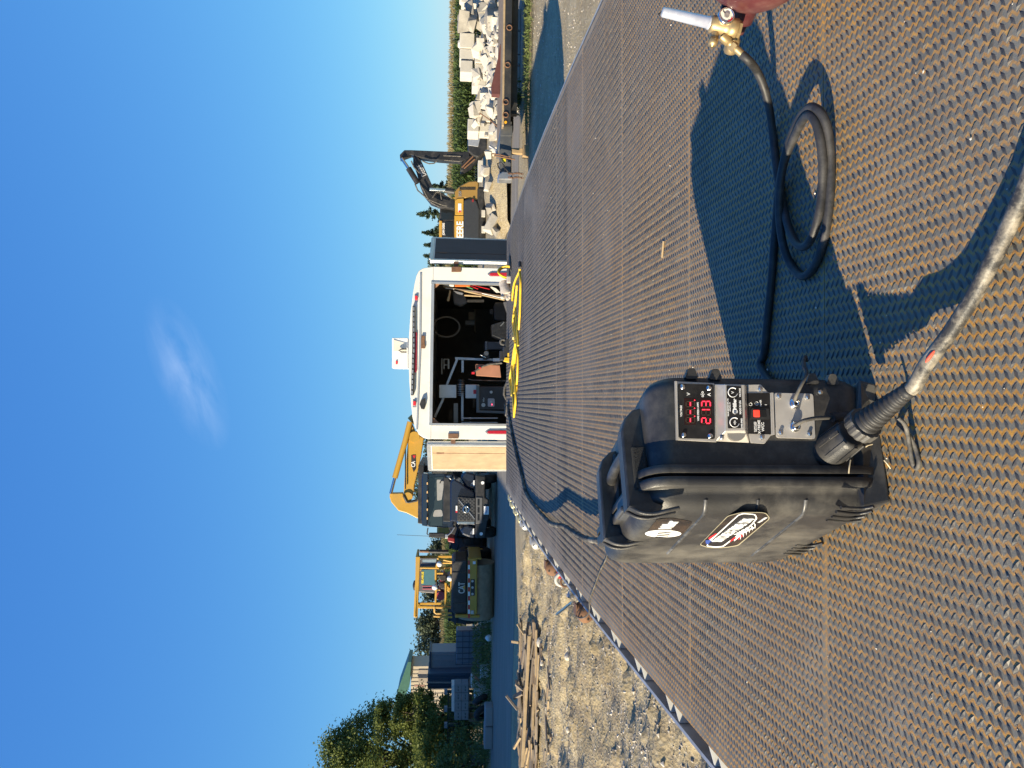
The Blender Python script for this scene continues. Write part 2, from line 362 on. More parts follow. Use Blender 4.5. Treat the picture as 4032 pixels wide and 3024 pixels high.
hh = math_(nt, 'ADD', math_(nt, 'MULTIPLY', vor.outputs['Distance'], 0.6), fine); bump(nt, b, hh, 0.7, 0.03)
gme.materials.append(M_gravel)
go = bpy.data.objects.new('ground', gme); COL.objects.link(go); struct(go)

# road strip beyond the yard
M_road, nt, b, oc = newmat('packed_road')
mp = N(nt, 'ShaderNodeMapping'); mp.inputs['Scale'].default_value = (0.12, 1.6, 1); nt.links.new(oc, mp.inputs['Vector'])
st = noise(nt, mp.outputs[0], 2.0, 6); fi = noise(nt, oc, 30, 6, 0.7)
cr = mix(nt, 1.0, ramp(nt, st, [(0.3, (0.165, 0.145, 0.115)), (0.7, (0.26, 0.23, 0.185))]), ramp(nt, fi, [(0.3, 0.8), (0.7, 1.15)]), 'MULTIPLY')
nt.links.new(cr, b.inputs['Base Color']); b.inputs['Roughness'].default_value = 0.9; bump(nt, b, fi, 0.4, 0.02)
m = MB(); xs = np.linspace(-120, 60, 61); e0 = [22.6 + 0.35 * math.sin(x * 0.4) + 0.2 * math.sin(x * 1.3) for x in xs]; e1 = [33.2 + 0.4 * math.sin(x * 0.3 + 1) for x in xs]
m.add([(x, e, 0.006) for x, e in zip(xs, e0)] + [(x, e, 0.006) for x, e in zip(xs, e1)], [(i, i + 1, 62 + i, 61 + i) for i in range(60)])
struct(m.build('road', M_road))

# loose stones, far too many to count
def stones(name, spots, sizes, m, kind_label):
    base = np.array([(1, 0, 0), (-1, 0, 0), (0, 1, 0), (0, -1, 0), (0, 0, 1), (0, 0, -0.6)], float)
    fc = np.array([(0, 2, 4), (2, 1, 4), (1, 3, 4), (3, 0, 4), (2, 0, 5), (1, 2, 5), (3, 1, 5), (0, 3, 5)])
    n = len(spots); P = base[None] * rs.uniform(0.55, 1.25, (n, 6, 1)) + rs.uniform(-0.25, 0.25, (n, 6, 3))
    a = rs.uniform(0, 6.28, n); ca, sa = np.cos(a), np.sin(a)
    x = P[..., 0] * ca[:, None] - P[..., 1] * sa[:, None]; y = P[..., 0] * sa[:, None] + P[..., 1] * ca[:, None]
    P = np.stack([x, y, P[..., 2] * 0.7], -1) * sizes[:, None, None] + spots[:, None, :]
    Fq = (fc[None] + 6 * np.arange(n)[:, None, None]).reshape(-1, 3)
    me = bpy.data.meshes.new(name); np_mesh(me, P.reshape(-1, 3), Fq, 3); me.polygons.foreach_set('use_smooth', [False] * len(Fq)); me.materials.append(m)
    o = bpy.data.objects.new(name, me); COL.objects.link(o); struct(o, 'stuff'); o['label'] = kind_label; return o
M_peb, nt, b, oc = newmat('pebbles')
pv = N(nt, 'ShaderNodeTexVoronoi', Scale=9.0); nt.links.new(oc, pv.inputs['Vector'])
nt.links.new(ramp(nt, pv.outputs['Color'], [(0.2, (0.22, 0.18, 0.135)), (0.5, (0.34, 0.30, 0.24)), (0.8, (0.50, 0.46, 0.40))]), b.inputs['Base Color']); b.inputs['Roughness'].default_value = 0.95
n = 26000
u = rs.rand(n); yy = 2.0 + 17.5 * u ** 0.8; xx = -1.15 - rs.rand(n) ** 1.0 * np.minimum(9.5, yy * 0.62)
dens = fbm(xx * 0.35 + 3, yy * 0.95, 4); keep = dens > rs.uniform(-0.55, 0.15, n)
xx, yy = xx[keep], yy[keep]; sz = 0.009 + 0.022 * rs.rand(len(xx)) ** 3 + 0.03 * (rs.rand(len(xx)) > 0.985) * rs.rand(len(xx))
sp = np.stack([xx, yy, ground_h(xx, yy)], -1); stones('gravel', sp, sz, M_peb, 'loose pale gravel scattered over the yard left of the deck')
n = 9000; xr = 2.0 + 11 * rs.rand(n); yr = 5 + 14 * rs.rand(n); sz = 0.008 + 0.02 * rs.rand(n) ** 4
stones('gravel', np.stack([xr, yr, ground_h(xr, yr)], -1), sz, M_peb, 'fine gravel on the drive between the two trailers')

# unseen barn shape, added left of the view to cast shade across the road
bn = thing('barn_shade_caster', 'unseen grey barn shape added to cast shade on the road', 'barn', (-23, 25, 0))
Msid = mat('grey_siding', (0.36, 0.37, 0.38), 0.5, 0.3, var=0.06)
m = MB(); m.bb(-6, 6, -9.6, 9.8, 0, 5.1); m.build('wall', Msid, bn)
m = MB(); m.prism([(-6.3, -9.9, 5.1), (6.3, -9.9, 5.1), (0, -9.9, 6.4)], (0, 20, 0)); m.build('roof', mat('grey_roof', (0.25, 0.26, 0.27), 0.5, 0.4), bn)
m = MB(); m.bb(5.98, 6.05, -3, 2, 0, 4.6); m.build('door', M_wpaint, bn)

# ------------------------------------------------------------------ flatbed trailer with tread plate deck
XL, XR_ = -0.905, 1.685
fb = thing('flatbed_trailer', 'flatbed trailer with worn rusty steel tread plate deck and stake pockets', 'trailer', (24 * 0.0167, 240 * 0.0167, 0))
FBO = np.array([24 * 0.0167, 240 * 0.0167, 0])
M_tread, nt, b, oc = newmat('rusty_tread_plate')
sx_ = N(nt, 'ShaderNodeSeparateXYZ'); nt.links.new(oc, sx_.inputs[0]); X_, Y_ = sx_.outputs[0], sx_.outputs[1]
CW, LP_ = 0.0167, 0.0167
tri = math_(nt, 'PINGPONG', Y_, LP_ / 2); tri = math_(nt, 'SUBTRACT', tri, LP_ / 4)
wob = math_(nt, 'MULTIPLY', math_(nt, 'SUBTRACT', noise(nt, oc, 90, 3), 0.5), 0.006)
fx = math_(nt, 'ADD', math_(nt, 'ADD', X_, math_(nt, 'MULTIPLY', tri, 0.9)), wob)
dA = math_(nt, 'PINGPONG', fx, CW)                              # 0 at even column joints, CW at odd ones
lineA = N(nt, 'ShaderNodeMapRange'); nt.links.new(dA, lineA.inputs[0]); lineA.inputs[1].default_value = 0.0016; lineA.inputs[2].default_value = 0.0048; lineA.inputs[3].default_value = 1; lineA.inputs[4].default_value = 0
lineB = N(nt, 'ShaderNodeMapRange'); nt.links.new(dA, lineB.inputs[0]); lineB.inputs[1].default_value = CW - 0.0042; lineB.inputs[2].default_value = CW - 0.0014; lineB.inputs[3].default_value = 0; lineB.inputs[4].default_value = 0.95
rust = math_(nt, 'MAXIMUM', lineA.outputs[0], lineB.outputs[0])
patch = ramp(nt, noise(nt, oc, 2.3, 8, 0.7), [(0.30, 0.50), (0.58, 1.0)])
rust = math_(nt, 'MULTIPLY', rust, patch)
fade = N(nt, 'ShaderNodeMapRange'); nt.links.new(math_(nt, 'ADD', Y_, math_(nt, 'MULTIPLY', noise(nt, oc, 0.9, 4), 2.0)), fade.inputs[0]); fade.inputs[1].default_value = -0.7; fade.inputs[2].default_value = 2.4; fade.inputs[3].default_value = 1.0; fade.inputs[4].default_value = 0.42
rust = math_(nt, 'MULTIPLY', rust, fade.outputs[0])
# rust bleeding along the plate joints
seam = math_(nt, 'PINGPONG', math_(nt, 'ADD', Y_, 4.008 - 1.418 + 0.717 * 20), 0.717 / 2)
smask = N(nt, 'ShaderNodeMapRange'); nt.links.new(seam, smask.inputs[0]); smask.inputs[1].default_value = 0.002; smask.inputs[2].default_value = 0.009; smask.inputs[3].default_value = 1; smask.inputs[4].default_value = 0
smk = math_(nt, 'MULTIPLY', smask.outputs[0], ramp(nt, noise(nt, oc, 5.0, 5), [(0.45, 0.0), (0.66, 0.75)]))
rust = math_(nt, 'MAXIMUM', rust, smk)
steel = ramp(nt, noise(nt, oc, 6.0, 8, 0.7), [(0.3, (0.140, 0.134, 0.110)), (0.55, (0.195, 0.185, 0.150)), (0.75, (0.26, 0.246, 0.20))])
blot = ramp(nt, noise(nt, oc, 1.1, 6), [(0.48, 0.0), (0.75, 0.22)])
steel = mix(nt, blot, steel, (0.21, 0.155, 0.095))
scuff = ramp(nt, noise(nt, oc, 3.1, 9, 0.75), [(0.66, 0.0), (0.74, 0.75)])
steel = mix(nt, scuff, steel, (0.42, 0.38, 0.33))
rc = ramp(nt, noise(nt, oc, 60, 4), [(0.3, (0.30, 0.14, 0.025)), (0.6, (0.49, 0.25, 0.042)), (0.8, (0.56, 0.33, 0.08))])
colr = mix(nt, rust, steel, rc); nt.links.new(colr, b.inputs['Base Color'])
nt.links.new(ramp(nt, rust, [(0.0, 0.22), (0.6, 0.0)]), b.inputs['Metallic'])
rg = ramp(nt, noise(nt, oc, 40, 5), [(0.3, 0.5), (0.7, 0.7)]); nt.links.new(rg, b.inputs['Roughness'])
bump(nt, b, noise(nt, oc, 260, 4), 0.35, 0.002)
LUG = 0.00185
M_lug = mat('worn_lug_steel', (0.11, 0.108, 0.10), 0.52, 0.6, var=0.35, scale=40, dirt=(0.20, 0.13, 0.07), dirt_amt=0.5, dscale=30)
def plate(y0, y1):
    xs = np.linspace(XL, XR_, 3); ys = np.linspace(y0 + 0.0012, y1 - 0.0012, 5); V = []; 
    for zt in (0, -0.009):
        for y in ys: V += [(x, y, deck_z(x, y) + zt) for x in xs]
    nxp, nyp = 3, 5; k = nxp * nyp; F4 = []
    for j in range(nyp - 1):
        for i in range(nxp - 1):
            a = j * nxp + i; F4.append((a, a + 1, a + 1 + nxp, a + nxp)); F4.append((k + a, k + a + nxp, k + a + 1 + nxp, k + a + 1))
    per = [(i) for i in range(nxp)] + [j * nxp + nxp - 1 for j in range(1, nyp)] + [(nyp - 1) * nxp + i for i in range(nxp - 2, -1, -1)] + [j * nxp for j in range(nyp - 2, 0, -1)]
    for a, c in zip(per, per[1:] + per[:1]): F4.append((c, a, a + k, c + k))
    V = np.array(V); F4 = np.array(F4)
    # raised lugs, leaning alternately column by column, edges of the plate worn flat
    cols = np.arange(math.ceil((XL + 0.02) / CW), math.floor((XR_ - 0.02) / CW)); rows = np.arange(math.ceil((y0 + 0.008) / LP_), math.floor((y1 - 0.008) / LP_) + 1)
    Cc, Rr = np.meshgrid(cols, rows, indexing='ij'); Cc = Cc.ravel(); Rr = Rr.ravel(); n = len(Cc)
    cx = (Cc + 0.5) * CW + 0.4 * 0; cy = (Rr + 0.25 * (Cc % 2)) * LP_
    cx = cx + rs.normal(0, 0.0002, n); cy = cy + rs.normal(0, 0.0003, n)
    ang = np.where(Cc % 2 == 0, R(34), R(-34)) + rs.normal(0, 0.03, n)
    h = LUG * 1.12 * np.clip((cx - XL) / 0.10, 0.25, 1) * (0.8 + 0.4 * rs.rand(n)) * np.clip(1.0 + 0.9 * fbm(cx * 2.2, cy * 1.6, 3), 0.45, 1.25); L = 0.0116 * (1 + rs.normal(0, 0.05, n)); w = 0.0038
    base = np.array([(-1, 0, 0), (1, 0, 0), (0.05, -1, 0), (-0.05, 1, 0), (-0.38, 0, 1), (0.38, 0, 1)])
    px = base[None, :, 0] * L[:, None]; py = base[None, :, 1] * w; ca, sa = np.cos(ang)[:, None], np.sin(ang)[:, None]
    x = cx[:, None] + px * ca - py * sa; y = cy[:, None] + px * sa + py * ca
    zb = np.interp(y, _PY, _PZ) + 0.01 * (x - 0.4); z = zb + base[None, :, 2] * h[:, None] - 0.0002
    LV = np.stack([x, y, z], -1).reshape(-1, 3)
    fc = np.array([(0, 2, 4), (2, 5, 4), (2, 1, 5), (1, 3, 5), (3, 4, 5), (3, 0, 4)])
    LF = (fc[None] + (6 * np.arange(n)[:, None, None]) + len(V)).reshape(-1, 3)
    me = bpy.data.meshes.new('deck_plate'); A = np.concatenate([V, LV]) - FBO
    me.vertices.add(len(A)); me.vertices.foreach_set('co', A.astype(np.float32).ravel())
    lo = np.concatenate([F4.ravel(), LF.ravel()]); me.loops.add(len(lo)); me.loops.foreach_set('vertex_index', lo.astype(np.int32))
    st = np.concatenate([np.arange(len(F4)) * 4, len(F4) * 4 + np.arange(len(LF)) * 3]); me.polygons.add(len(st)); me.polygons.foreach_set('loop_start', st.astype(np.int32))
    me.update(calc_edges=True); me.polygons.foreach_set('use_smooth', [False] * len(st)); me.materials.append(M_tread); me.materials.append(M_lug); mi = np.zeros(len(st), np.int32); mi[len(F4):] = 1; me.polygons.foreach_set('material_index', mi)
    o = bpy.data.objects.new('deck_plate', me); COL.objects.link(o); o.parent = fb; WM[o.name] = WM[fb.name].copy()
    return o
SEAMS = [1.418 + 0.717 * k for k in range(-3, 10)]
for a, c in zip(SEAMS[:-1], SEAMS[1:]): plate(a, c)
Y0D, Y1D = SEAMS[0], SEAMS[-1]
def strip(name, x, dx, zt, hh, m, y0=Y0D, y1=Y1D, n=24, par=fb):
    mb = MB(); ys = [y0 + (y1 - y0) * i / n for i in range(n + 1)]; P = []
    for y in ys:
        z = deck_z(x, y) + zt; P += [(x - dx / 2, y, z - hh), (x + dx / 2, y, z - hh), (x + dx / 2, y, z), (x - dx / 2, y, z)]
    F_ = [(4 * i + a, 4 * i + b_, 4 * i + 4 + b_, 4 * i + 4 + a) for i in range(n) for a, b_ in ((0, 1), (1, 2), (2, 3), (3, 0))] + [(3, 2, 1, 0), (4 * n, 4 * n + 1, 4 * n + 2, 4 * n + 3)]
    mb.add(P, [f[::-1] for f in F_]); return mb.build(name, m, par, world=True)
M_frame = mat('frame_grey_paint', (0.30, 0.31, 0.31), 0.55, 0.2, var=0.15, dirt=(0.2, 0.16, 0.12), dirt_amt=0.5, dscale=6)
M_dframe = mat('frame_dark', (0.05, 0.05, 0.052), 0.6, 0.2, var=0.2, dirt=(0.14, 0.11, 0.08), dirt_amt=0.5, dscale=4)
strip('side_beam', XL + 0.03, 0.05, -0.010, 0.20, M_dframe); strip('side_beam', XR_ - 0.03, 0.05, -0.010, 0.20, M_dframe)
strip('rub_rail', XL - 0.082, 0.012, -0.03, 0.075, M_galv); strip('rub_rail', XR_ + 0.082, 0.012, -0.03, 0.075, M_galv)
strip('main_beam', 0.0, 0.12, -0.08, 0.42, M_dframe); strip('main_beam', 0.8, 0.12, -0.08, 0.42, M_dframe)
k = 0; Mbr = mat('bracket_paint', (0.50, 0.50, 0.47), 0.6, 0.1, var=0.12, dirt=(0.3, 0.26, 0.2), dirt_amt=0.5, dscale=9)
yb = 1.62 - 0.352 * 5
while yb < Y1D - 0.1:
    for dy in (0.0, 0.075):
        for sgn, X0 in ((-1, XL), (1, XR_)):
            y = yb + dy + rs.normal(0, 0.004); z = deck_z(X0, y)
            m = MB(); m.prism([(X0, y, z - 0.012), (X0 + sgn * 0.074, y, z - 0.034), (X0 + sgn * 0.074, y, z - 0.10), (X0, y, z - 0.17)], (0, 0.010, 0)); m.build('stake_bracket', Mbr, fb, world=True)
    yb += 0.352
m = MB(); m.bb(XL, XR_, Y1D - 0.02, Y1D + 0.012, deck_z(0, Y1D) - 0.24, deck_z(0, Y1D) - 0.012); m.build('end_beam', M_dframe, fb, world=True)
for y in SEAMS[:-1]:
    m = MB(); m.bb(XL + 0.06, XR_ - 0.06, y - 0.03, y + 0.03, deck_z(0.4, y) - 0.10, deck_z(0.4, y) - 0.014); m.build('cross_member', M_dframe, fb, world=True)
def wheel(par, c, ax, r, w, rim_m, tm=None, rr=0.55, n=28, world=True):
    c, ax = Vector(c), Vector(ax).normalized(); t = MB()
    t.lathe(c - ax * w / 2, ax, [(0, r * rr), (0.0, r * 0.90), (w * 0.10, r * 0.985), (w * 0.25, r), (w * 0.75, r), (w * 0.9, r * 0.985), (w, r * 0.90), (w, r * rr)], n, cap=False)
    wo_ = t.build('tyre', tm or M_tyre, par, world=world)
    t = MB(); t.lathe(c - ax * w * 0.42, ax, [(0, r * rr), (0.01, r * (rr - 0.06)), (w * 0.3, r * (rr - 0.1)), (w * 0.32, r * 0.2), (w * 0.2, r * 0.16), (w * 0.2, 0.001)], n, cap=False)
    t.lathe(c + ax * w * 0.42, -ax, [(0, r * rr), (0.01, r * (rr - 0.06)), (w * 0.3, r * (rr - 0.1)), (w * 0.32, r * 0.2), (w * 0.2, r * 0.16), (w * 0.2, 0.001)], n, cap=False)
    t.build('rim', rim_m, wo_, world=world)
for yw in (0.2, 1.3):
    for xw in (-0.55, 1.33): wheel(fb, (xw, yw, 0.41), (1, 0, 0), 0.41, 0.26, M_galv)
m = MB(); m.cyl((-0.5, 0.2, 0.41), (1.3, 0.2, 0.41), 0.06); m.build('axle', M_dframe, fb, world=True)
m = MB(); m.cyl((-0.5, 1.3, 0.41), (1.3, 1.3, 0.41), 0.06); m.build('axle', M_dframe, fb, world=True)
m = MB(); m.bb(0.7, 0.8, 7.2, 7.3, 0, 1.25); m.bb(0.0, 0.1, 7.2, 7.3, 0, 1.25); m.bb(-0.05, 0.85, 7.1, 7.4, 0, 0.02); m.build('landing_leg', M_dframe, fb, world=True)
# strap winches hung under the left rail
M_zy = mat('yellow_zinc', (0.55, 0.50, 0.30), 0.4, 0.7, var=0.2, scale=30)
for yw, zw, r, mt in ((8.05, 1.268, .036, M_zy), (7.586, 1.285, .033, M_zy), (7.116, 1.288, .034, M_zy), (6.70, 1.293, .033, M_zy), (6.375, 1.29, .033, M_galv), (5.58, 1.287, .035, M_galv), (4.754, 1.28, .037, M_rust), (3.749, 1.254, .034, M_rust)):
    r *= 1.2; c = Vector((-1.03, yw, zw - 0.012)); w = MB()
    w.lathe(c - Vector((0, 0.06, 0)), (0, 1, 0), [(0, 0.001), (0, r), (0.012, r), (0.013, 0.019), (0.10, 0.019), (0.101, r * 0.95), (0.113, r * 0.95), (0.113, 0.001)], 20, cap=False)
    wo_ = w.build('strap_winch', mt, fb, world=True)
    for a in range(4):
        w = MB(); q = c + Vector((math.cos(a * 1.57 + 0.5), 0, math.sin(a * 1.57 + 0.5))) * r * 0.62; w.cyl(q + Vector((0, -0.0625, 0)), q + Vector((0, -0.058, 0)), 0.0055, n=8)
        w.build('bar_hole', M_mblk, wo_, world=True)
    w = MB(); w.bb(-1.045, -0.99, yw - 0.03, yw + 0.04, zw + 0.026, zw + 0.031); w.build('winch_bracket', mt, wo_, world=True)
# ------------------------------------------------------------------ suitcase wire feeder
TH = R(24); OX, OY = -0.122, 1.24
OZ = deck_z(OX, OY) + LUG
sc_ = thing('wire_feeder', 'black plastic suitcase wire feeder standing on the tread plate deck', 'wire feeder', (OX, OY, OZ), TH)
SW = WM[sc_.name]
def S(x, y, z): return SW @ Vector((x, y, z))
def rrect(x, y0, y1, z0, z1, r, n=6):
    out = []
    for (cy, cz, a0) in ((y1 - r, z1 - r, 0), (y0 + r, z1 - r, 90), (y0 + r, z0 + r, 180), (y1 - r, z0 + r, 270)):
        for i in range(n + 1):
            a = R(a0 + 90 * i / n); out.append((x, cy + r * math.cos(a), cz + r * math.sin(a)))
    return out
def loft(loops, caps=(True, True), smooth=True):
    m = MB(); k = len(loops[0]); P = [p for l in loops for p in l]
    m.add(P, [(j * k + i, j * k + (i + 1) % k, (j + 1) * k + (i + 1) % k, (j + 1) * k + i) for j in range(len(loops) - 1) for i in range(k)], smooth)
    if caps[0]: m.add(P[:k], [tuple(range(k - 1, -1, -1))])
    if caps[1]: m.add(P[-k:], [tuple(range(k))])
    return m
PS = -0.326                                   # the control face is turned towards the user
YE, Z0, Z1 = 0.415, 0.016, 0.395
def bl(x, ins=0.0, r=0.042, ex=0.0): return rrect(x, PS * x + ins - ex, YE - 0.1 * x - ins + ex, Z0 + ins - ex, Z1 - ins + ex, r)
loops = [bl(0.010), bl(0.02), bl(0.136), bl(0.150, 0.003), bl(0.160, 0.011), bl(0.164, 0.022), bl(0.166, 0.034)]
body = loft(loops).build('case_body', M_blk, sc_)
fl = loft([bl(0.001, 0, .046, .018), bl(0.012, 0, .046, .018), bl(0.0135, 0.0, .045, .016)]); fl.build('case_flange', M_blk, body)
lid_l = [bl(-0.004, 0, .046, .016), bl(-0.0055, 0, .046, .018), bl(-0.019, 0, .046, .018), bl(-0.0205, 0, .046, .016), bl(-0.0207, 0, .046, .006)]
for i in range(0, 9):
    a = R(90 * i / 8); lid_l.append(bl(-0.030 - 0.026 * math.sin(a), -0.004 + 0.027 * (1 - math.cos(a)), .040))
lid = loft([l[::-1] for l in lid_l]).build('lid', M_blk, sc_)
LX = -0.056
lid_p0 = S(LX, 0.2, 0.2); lid_n = (SW.to_3x3() @ Vector((-1, 0, 0)))
def LP(px, py, off=0.0): return at_plane(*cL(px, py), lid_p0 + lid_n * off, lid_n)
def LPA(px, py, off=0.0): return at_plane(*cA(px, py), lid_p0 + lid_n * off, lid_n)
Vup = Vector((0, 0, 1)); lid_x = SW.to_3x3() @ Vector((0, -1, 0))
def rounded(poly, r=0.25, n=4):
    out = []; k = len(poly)
    for i in range(k):
        a, b_, c = Vector(poly[i - 1]), Vector(poly[i]), Vector(poly[(i + 1) % k])
        d = min((a - b_).length, (c - b_).length) * r; p, q = b_ + (a - b_).normalized() * d, b_ + (c - b_).normalized() * d
        for j in range(n + 1): t = j / n; out.append(p * (1 - t) ** 2 + b_ * 2 * t * (1 - t) + q * t * t)
    return out
def slab(name, pts, nrm, th, m, par, bev=0.0, rad=0.0):
    if rad: pts = rounded(pts, rad)
    mb = MB(); mb.prism(pts, Vector(nrm) * th); return mb.build(name, m, par, world=True, bevel=bev)
# raised diagonal ribs that run over the rounded front of the lid
M_rib = mat('rib_plastic', (0.03, 0.031, 0.034), 0.4, var=0.2, scale=20, dirt=(0.2, 0.2, 0.2), dirt_amt=0.6, dscale=25)
def fil(a, z, off):
    a = R(a); lx = -0.030 - 0.026 * math.sin(a); ly = PS * lx - 0.004 + 0.027 * (1 - math.cos(a)); return S(lx + math.sin(a) * off, ly + math.cos(a) * off, z)
for pts in (((905, 1045), (560, 1412)), ((1590, 1055), (1128, 1424))):
    p, q = LPA(*pts[0]), LPA(*pts[1]); li = SW.inverted(); pl, ql = li @ p, li @ q; ye = PS * LX + 0.023
    t = (ye - ql.y) / (pl.y - ql.y); zz_ = ql.z + (pl.z - ql.z) * t
    m = MB(); m.tube([q - lid_n * 0.0024, S(LX + 0.0024, ye, zz_)] + [fil(a, zz_ + (90 - a) / 90 * 0.002, 0.0024) for a in (70, 50, 30, 12)], 0.0046, 8); m.build('lid_rib', M_rib, lid, world=True)
m = MB(); m.tube([fil(a, 0.215, 0.0026) for a in (62, 45, 28, 12)], 0.0042, 8); m.build('lid_rib', M_rib, lid, world=True)
# louvre ridges near the lower corners
for base in (((1720, 1103), (1860, 1110), (1940, 1095)), ((1688, 1130), (1830, 1145), (1930, 1125)), ((1660, 1160), (1800, 1172), (1880, 1160)), ((1625, 1183), (1760, 1195), (1850, 1190)),
             ((1420, 1352), (1520, 1358), (1600, 1340)), ((1395, 1372), (1490, 1380), (1580, 1366)), ((1362, 1390), (1460, 1400), (1540, 1392)), ((1340, 1408), (1440, 1416), (1500, 1412))):
    m = MB(); m.tube(spline([LPA(*p, 0.0) for p in base], 5), 0.0032, 6); m.build('louvre', M_blk, lid, world=True)
# lid stickers
M_lbl = mat('label_black', (0.012, 0.010, 0.009), 0.18, var=0.3, scale=18, dirt=(0.08, 0.05, 0.03), dirt_amt=0.6, dscale=14)
M_keyl = mat('label_keyline', (0.32, 0.29, 0.20), 0.5)
def sticker(name, pts, off, m, th=0.0006, rad=0.25): return slab(name, [LP(*p, off) for p in pts], lid_n, th, m, lid, rad=rad)
ml = sticker('maker_label', [(560, 740), (700, 570), (880, 555), (1120, 600), (960, 780), (700, 790)], 0.0002, M_lbl)
ov = [LP(770, 740, 0.001) + (LP(560, 740) - LP(770, 740)) * math.cos(a) + (LP(770, 700) - LP(770, 742)) * math.sin(a) for a in [6.2832 * i / 36 for i in range(36)]]
slab('logo_oval', ov, lid_n, 0.0004, M_wht, ml)
for k in range(4):
    y = 716 + k * 19; a = LP(725 - 12 * k, y - 6, 0.0016); b2 = LP(870 - 12 * k, y + 4, 0.0016)
    slab('logo_bar', [LP(722 - 14 * k, y, 0.0016), LP(862 - 14 * k, y + 11, 0.0016), LP(858 - 14 * k, y + 20, 0.0016), LP(718 - 14 * k, y + 9, 0.0016)], lid_n, 0.0003, M_lbl, ml)
p, q = LP(835, 690, 0.0016), LP(850, 590, 0.0016)
text('brand_lettering', 'Miller', M_wht, ml, (p + q) / 2, lid_x, Vup, 0.032, bold=0.0008, sx=0.72, shear=0.0)
xl = sticker('model_label', [(1190, 870), (1520, 530), (1690, 488), (1960, 490), (2015, 560), (1640, 880), (1480, 905), (1300, 905)], 0.0002, M_keyl, rad=0.3)
sticker('label_face', [(1200, 866), (1525, 537), (1690, 496), (1952, 498), (2003, 562), (1633, 872), (1480, 897), (1305, 897)], 0.0006, M_lbl, rad=0.3).parent = xl
def XT(name, s, a, b2, size, m=M_wht, off=0.0016, sx=1.0, bold=0.0009):
    A, B = LP(*a, off), LP(*b2, off); d = (B - A).normalized(); up = d.cross(lid_n) * -1
    up = lid_n.cross(d)
    t = text(name, s, m, xl, (A + B) / 2, d, up, size, bold=bold, sx=sx); return t
A_, B_ = LP(1330, 890, .0012), LP(1770, 520, .0012)
sticker('flag_red', [(1290, 790), (1380, 735), (1420, 742), (1330, 830)], 0.0009, M_red).parent = xl
sticker('flag_white', [(1300, 815), (1400, 742), (1425, 755), (1330, 845)], 0.0012, M_wht).parent = xl
sticker('flag_blue', [(1262, 815), (1315, 812), (1350, 835), (1290, 865), (1265, 850)], 0.0015, M_blue).parent = xl
sticker('title_outline', [(1270, 885), (1300, 830), (1640, 520), (1700, 500), (1840, 510), (1865, 560), (1800, 640), (1470, 890), (1380, 900)], 0.0011, M_wht, rad=0.3).parent = xl
sticker('title_field', [(1284, 878), (1310, 838), (1645, 530), (1700, 512), (1828, 520), (1848, 560), (1790, 632), (1462, 880), (1382, 888)], 0.0015, M_pblk, rad=0.3).parent = xl
XT('title_lettering', 'SUITCASE X-TREME 12VS', (1370, 850), (1810, 545), 0.027, off=0.0028, sx=0.54)
XT('wcc_lettering', 'WCC', (1650, 745), (1790, 672), 0.019, off=0.0028, sx=1.1)
for k, (c0, c1) in enumerate((((1560, 800), (1540, 840)), ((1600, 780), (1590, 830)), ((1640, 770), (1640, 815)))):
    sticker('flag_stripe', [c0, (c0[0] + 40, c0[1] - 40), (c0[0] + 60, c0[1] - 10), c1], 0.0013, M_red if k % 2 == 0 else M_wht).parent = xl
for k in range(6):
    x0 = 1650 + k * 34; y0 = 800 - k * 26
    sticker('wing_feather', [(x0, y0 - 60), (x0 + 22, y0 - 40), (x0 + 20, y0 + 10)], 0.0014, M_wht, rad=0).parent = xl
XT('small_lettering', 'WIRE FEEDER', (1870, 618), (1980, 545), 0.0062, off=0.0012, bold=0.0002, sx=0.9)
# carrying handle: two arches over the top with grip, pad and latch
def arch(yc, par):
    m = MB(); poly = [(-0.046, yc, 0.385), (-0.050, yc, 0.420), (-0.044, yc, 0.430), (0.090, yc, 0.430), (0.112, yc, 0.423), (0.128, yc, 0.408), (0.134, yc, 0.385)]
    m.prism(poly, (0, 0.007, 0)); o = m.build('handle_arch', M_blk, sc_, bevel=0.003)
    m = MB(); m.prism([(-0.046, yc + .0071, 0.421), (-0.046, yc + .0071, 0.4299), (0.090, yc + .0071, 0.4299), (0.112, yc + .0071, 0.4229), (0.128, yc + .0071, 0.4079), (0.130, yc + .0071, 0.398), (0.122, yc + .0071, 0.40), (0.108, yc + .0071, 0.415), (0.090, yc + .0071, 0.421)], (0, 0.030, 0)); m.build('arch_rim', M_blk, o)
    # the strap of the arch runs down over the lid
    for dy in (-0.014, 0.014):
        m = MB(); m.tube(spline([(-0.046, yc + dy + .01, 0.428), (-0.057, yc + dy + .004, 0.412), (-0.060, yc + dy, 0.392), (-0.057, yc + dy - 0.006, 0.372), (-0.053, yc + dy - 0.008, 0.352)], 5), 0.0036, 7); m.build('arch_strap', M_blk, o)
    m = MB(); m.prism([(-0.046, yc - .010, 0.43), (-0.056, yc - .010, 0.408), (-0.056, yc - .010, 0.38), (-0.046, yc - .010, 0.375), (-0.04, yc - .010, 0.39)], (0, 0.024, 0)); m.build('strap_web', M_blk, o)
    return o
arch(0.022, sc_); arch(0.235, sc_); 
M_velcro = mat('velcro', (0.035, 0.035, 0.033), 0.95, var=0.5, scale=300, bump=1.0, bscale=700)
m = MB(); m.box((0.022, 0.044, 0.413), (0.072, 0.012, 0.032)); m.build('hook_pad', M_velcro, sc_, bevel=0.003)
m = MB(); m.box((0.022, 0.026, 0.405), (0.075, 0.020, 0.024)); m.build('hook_pad', M_velcro, sc_, bevel=0.003)
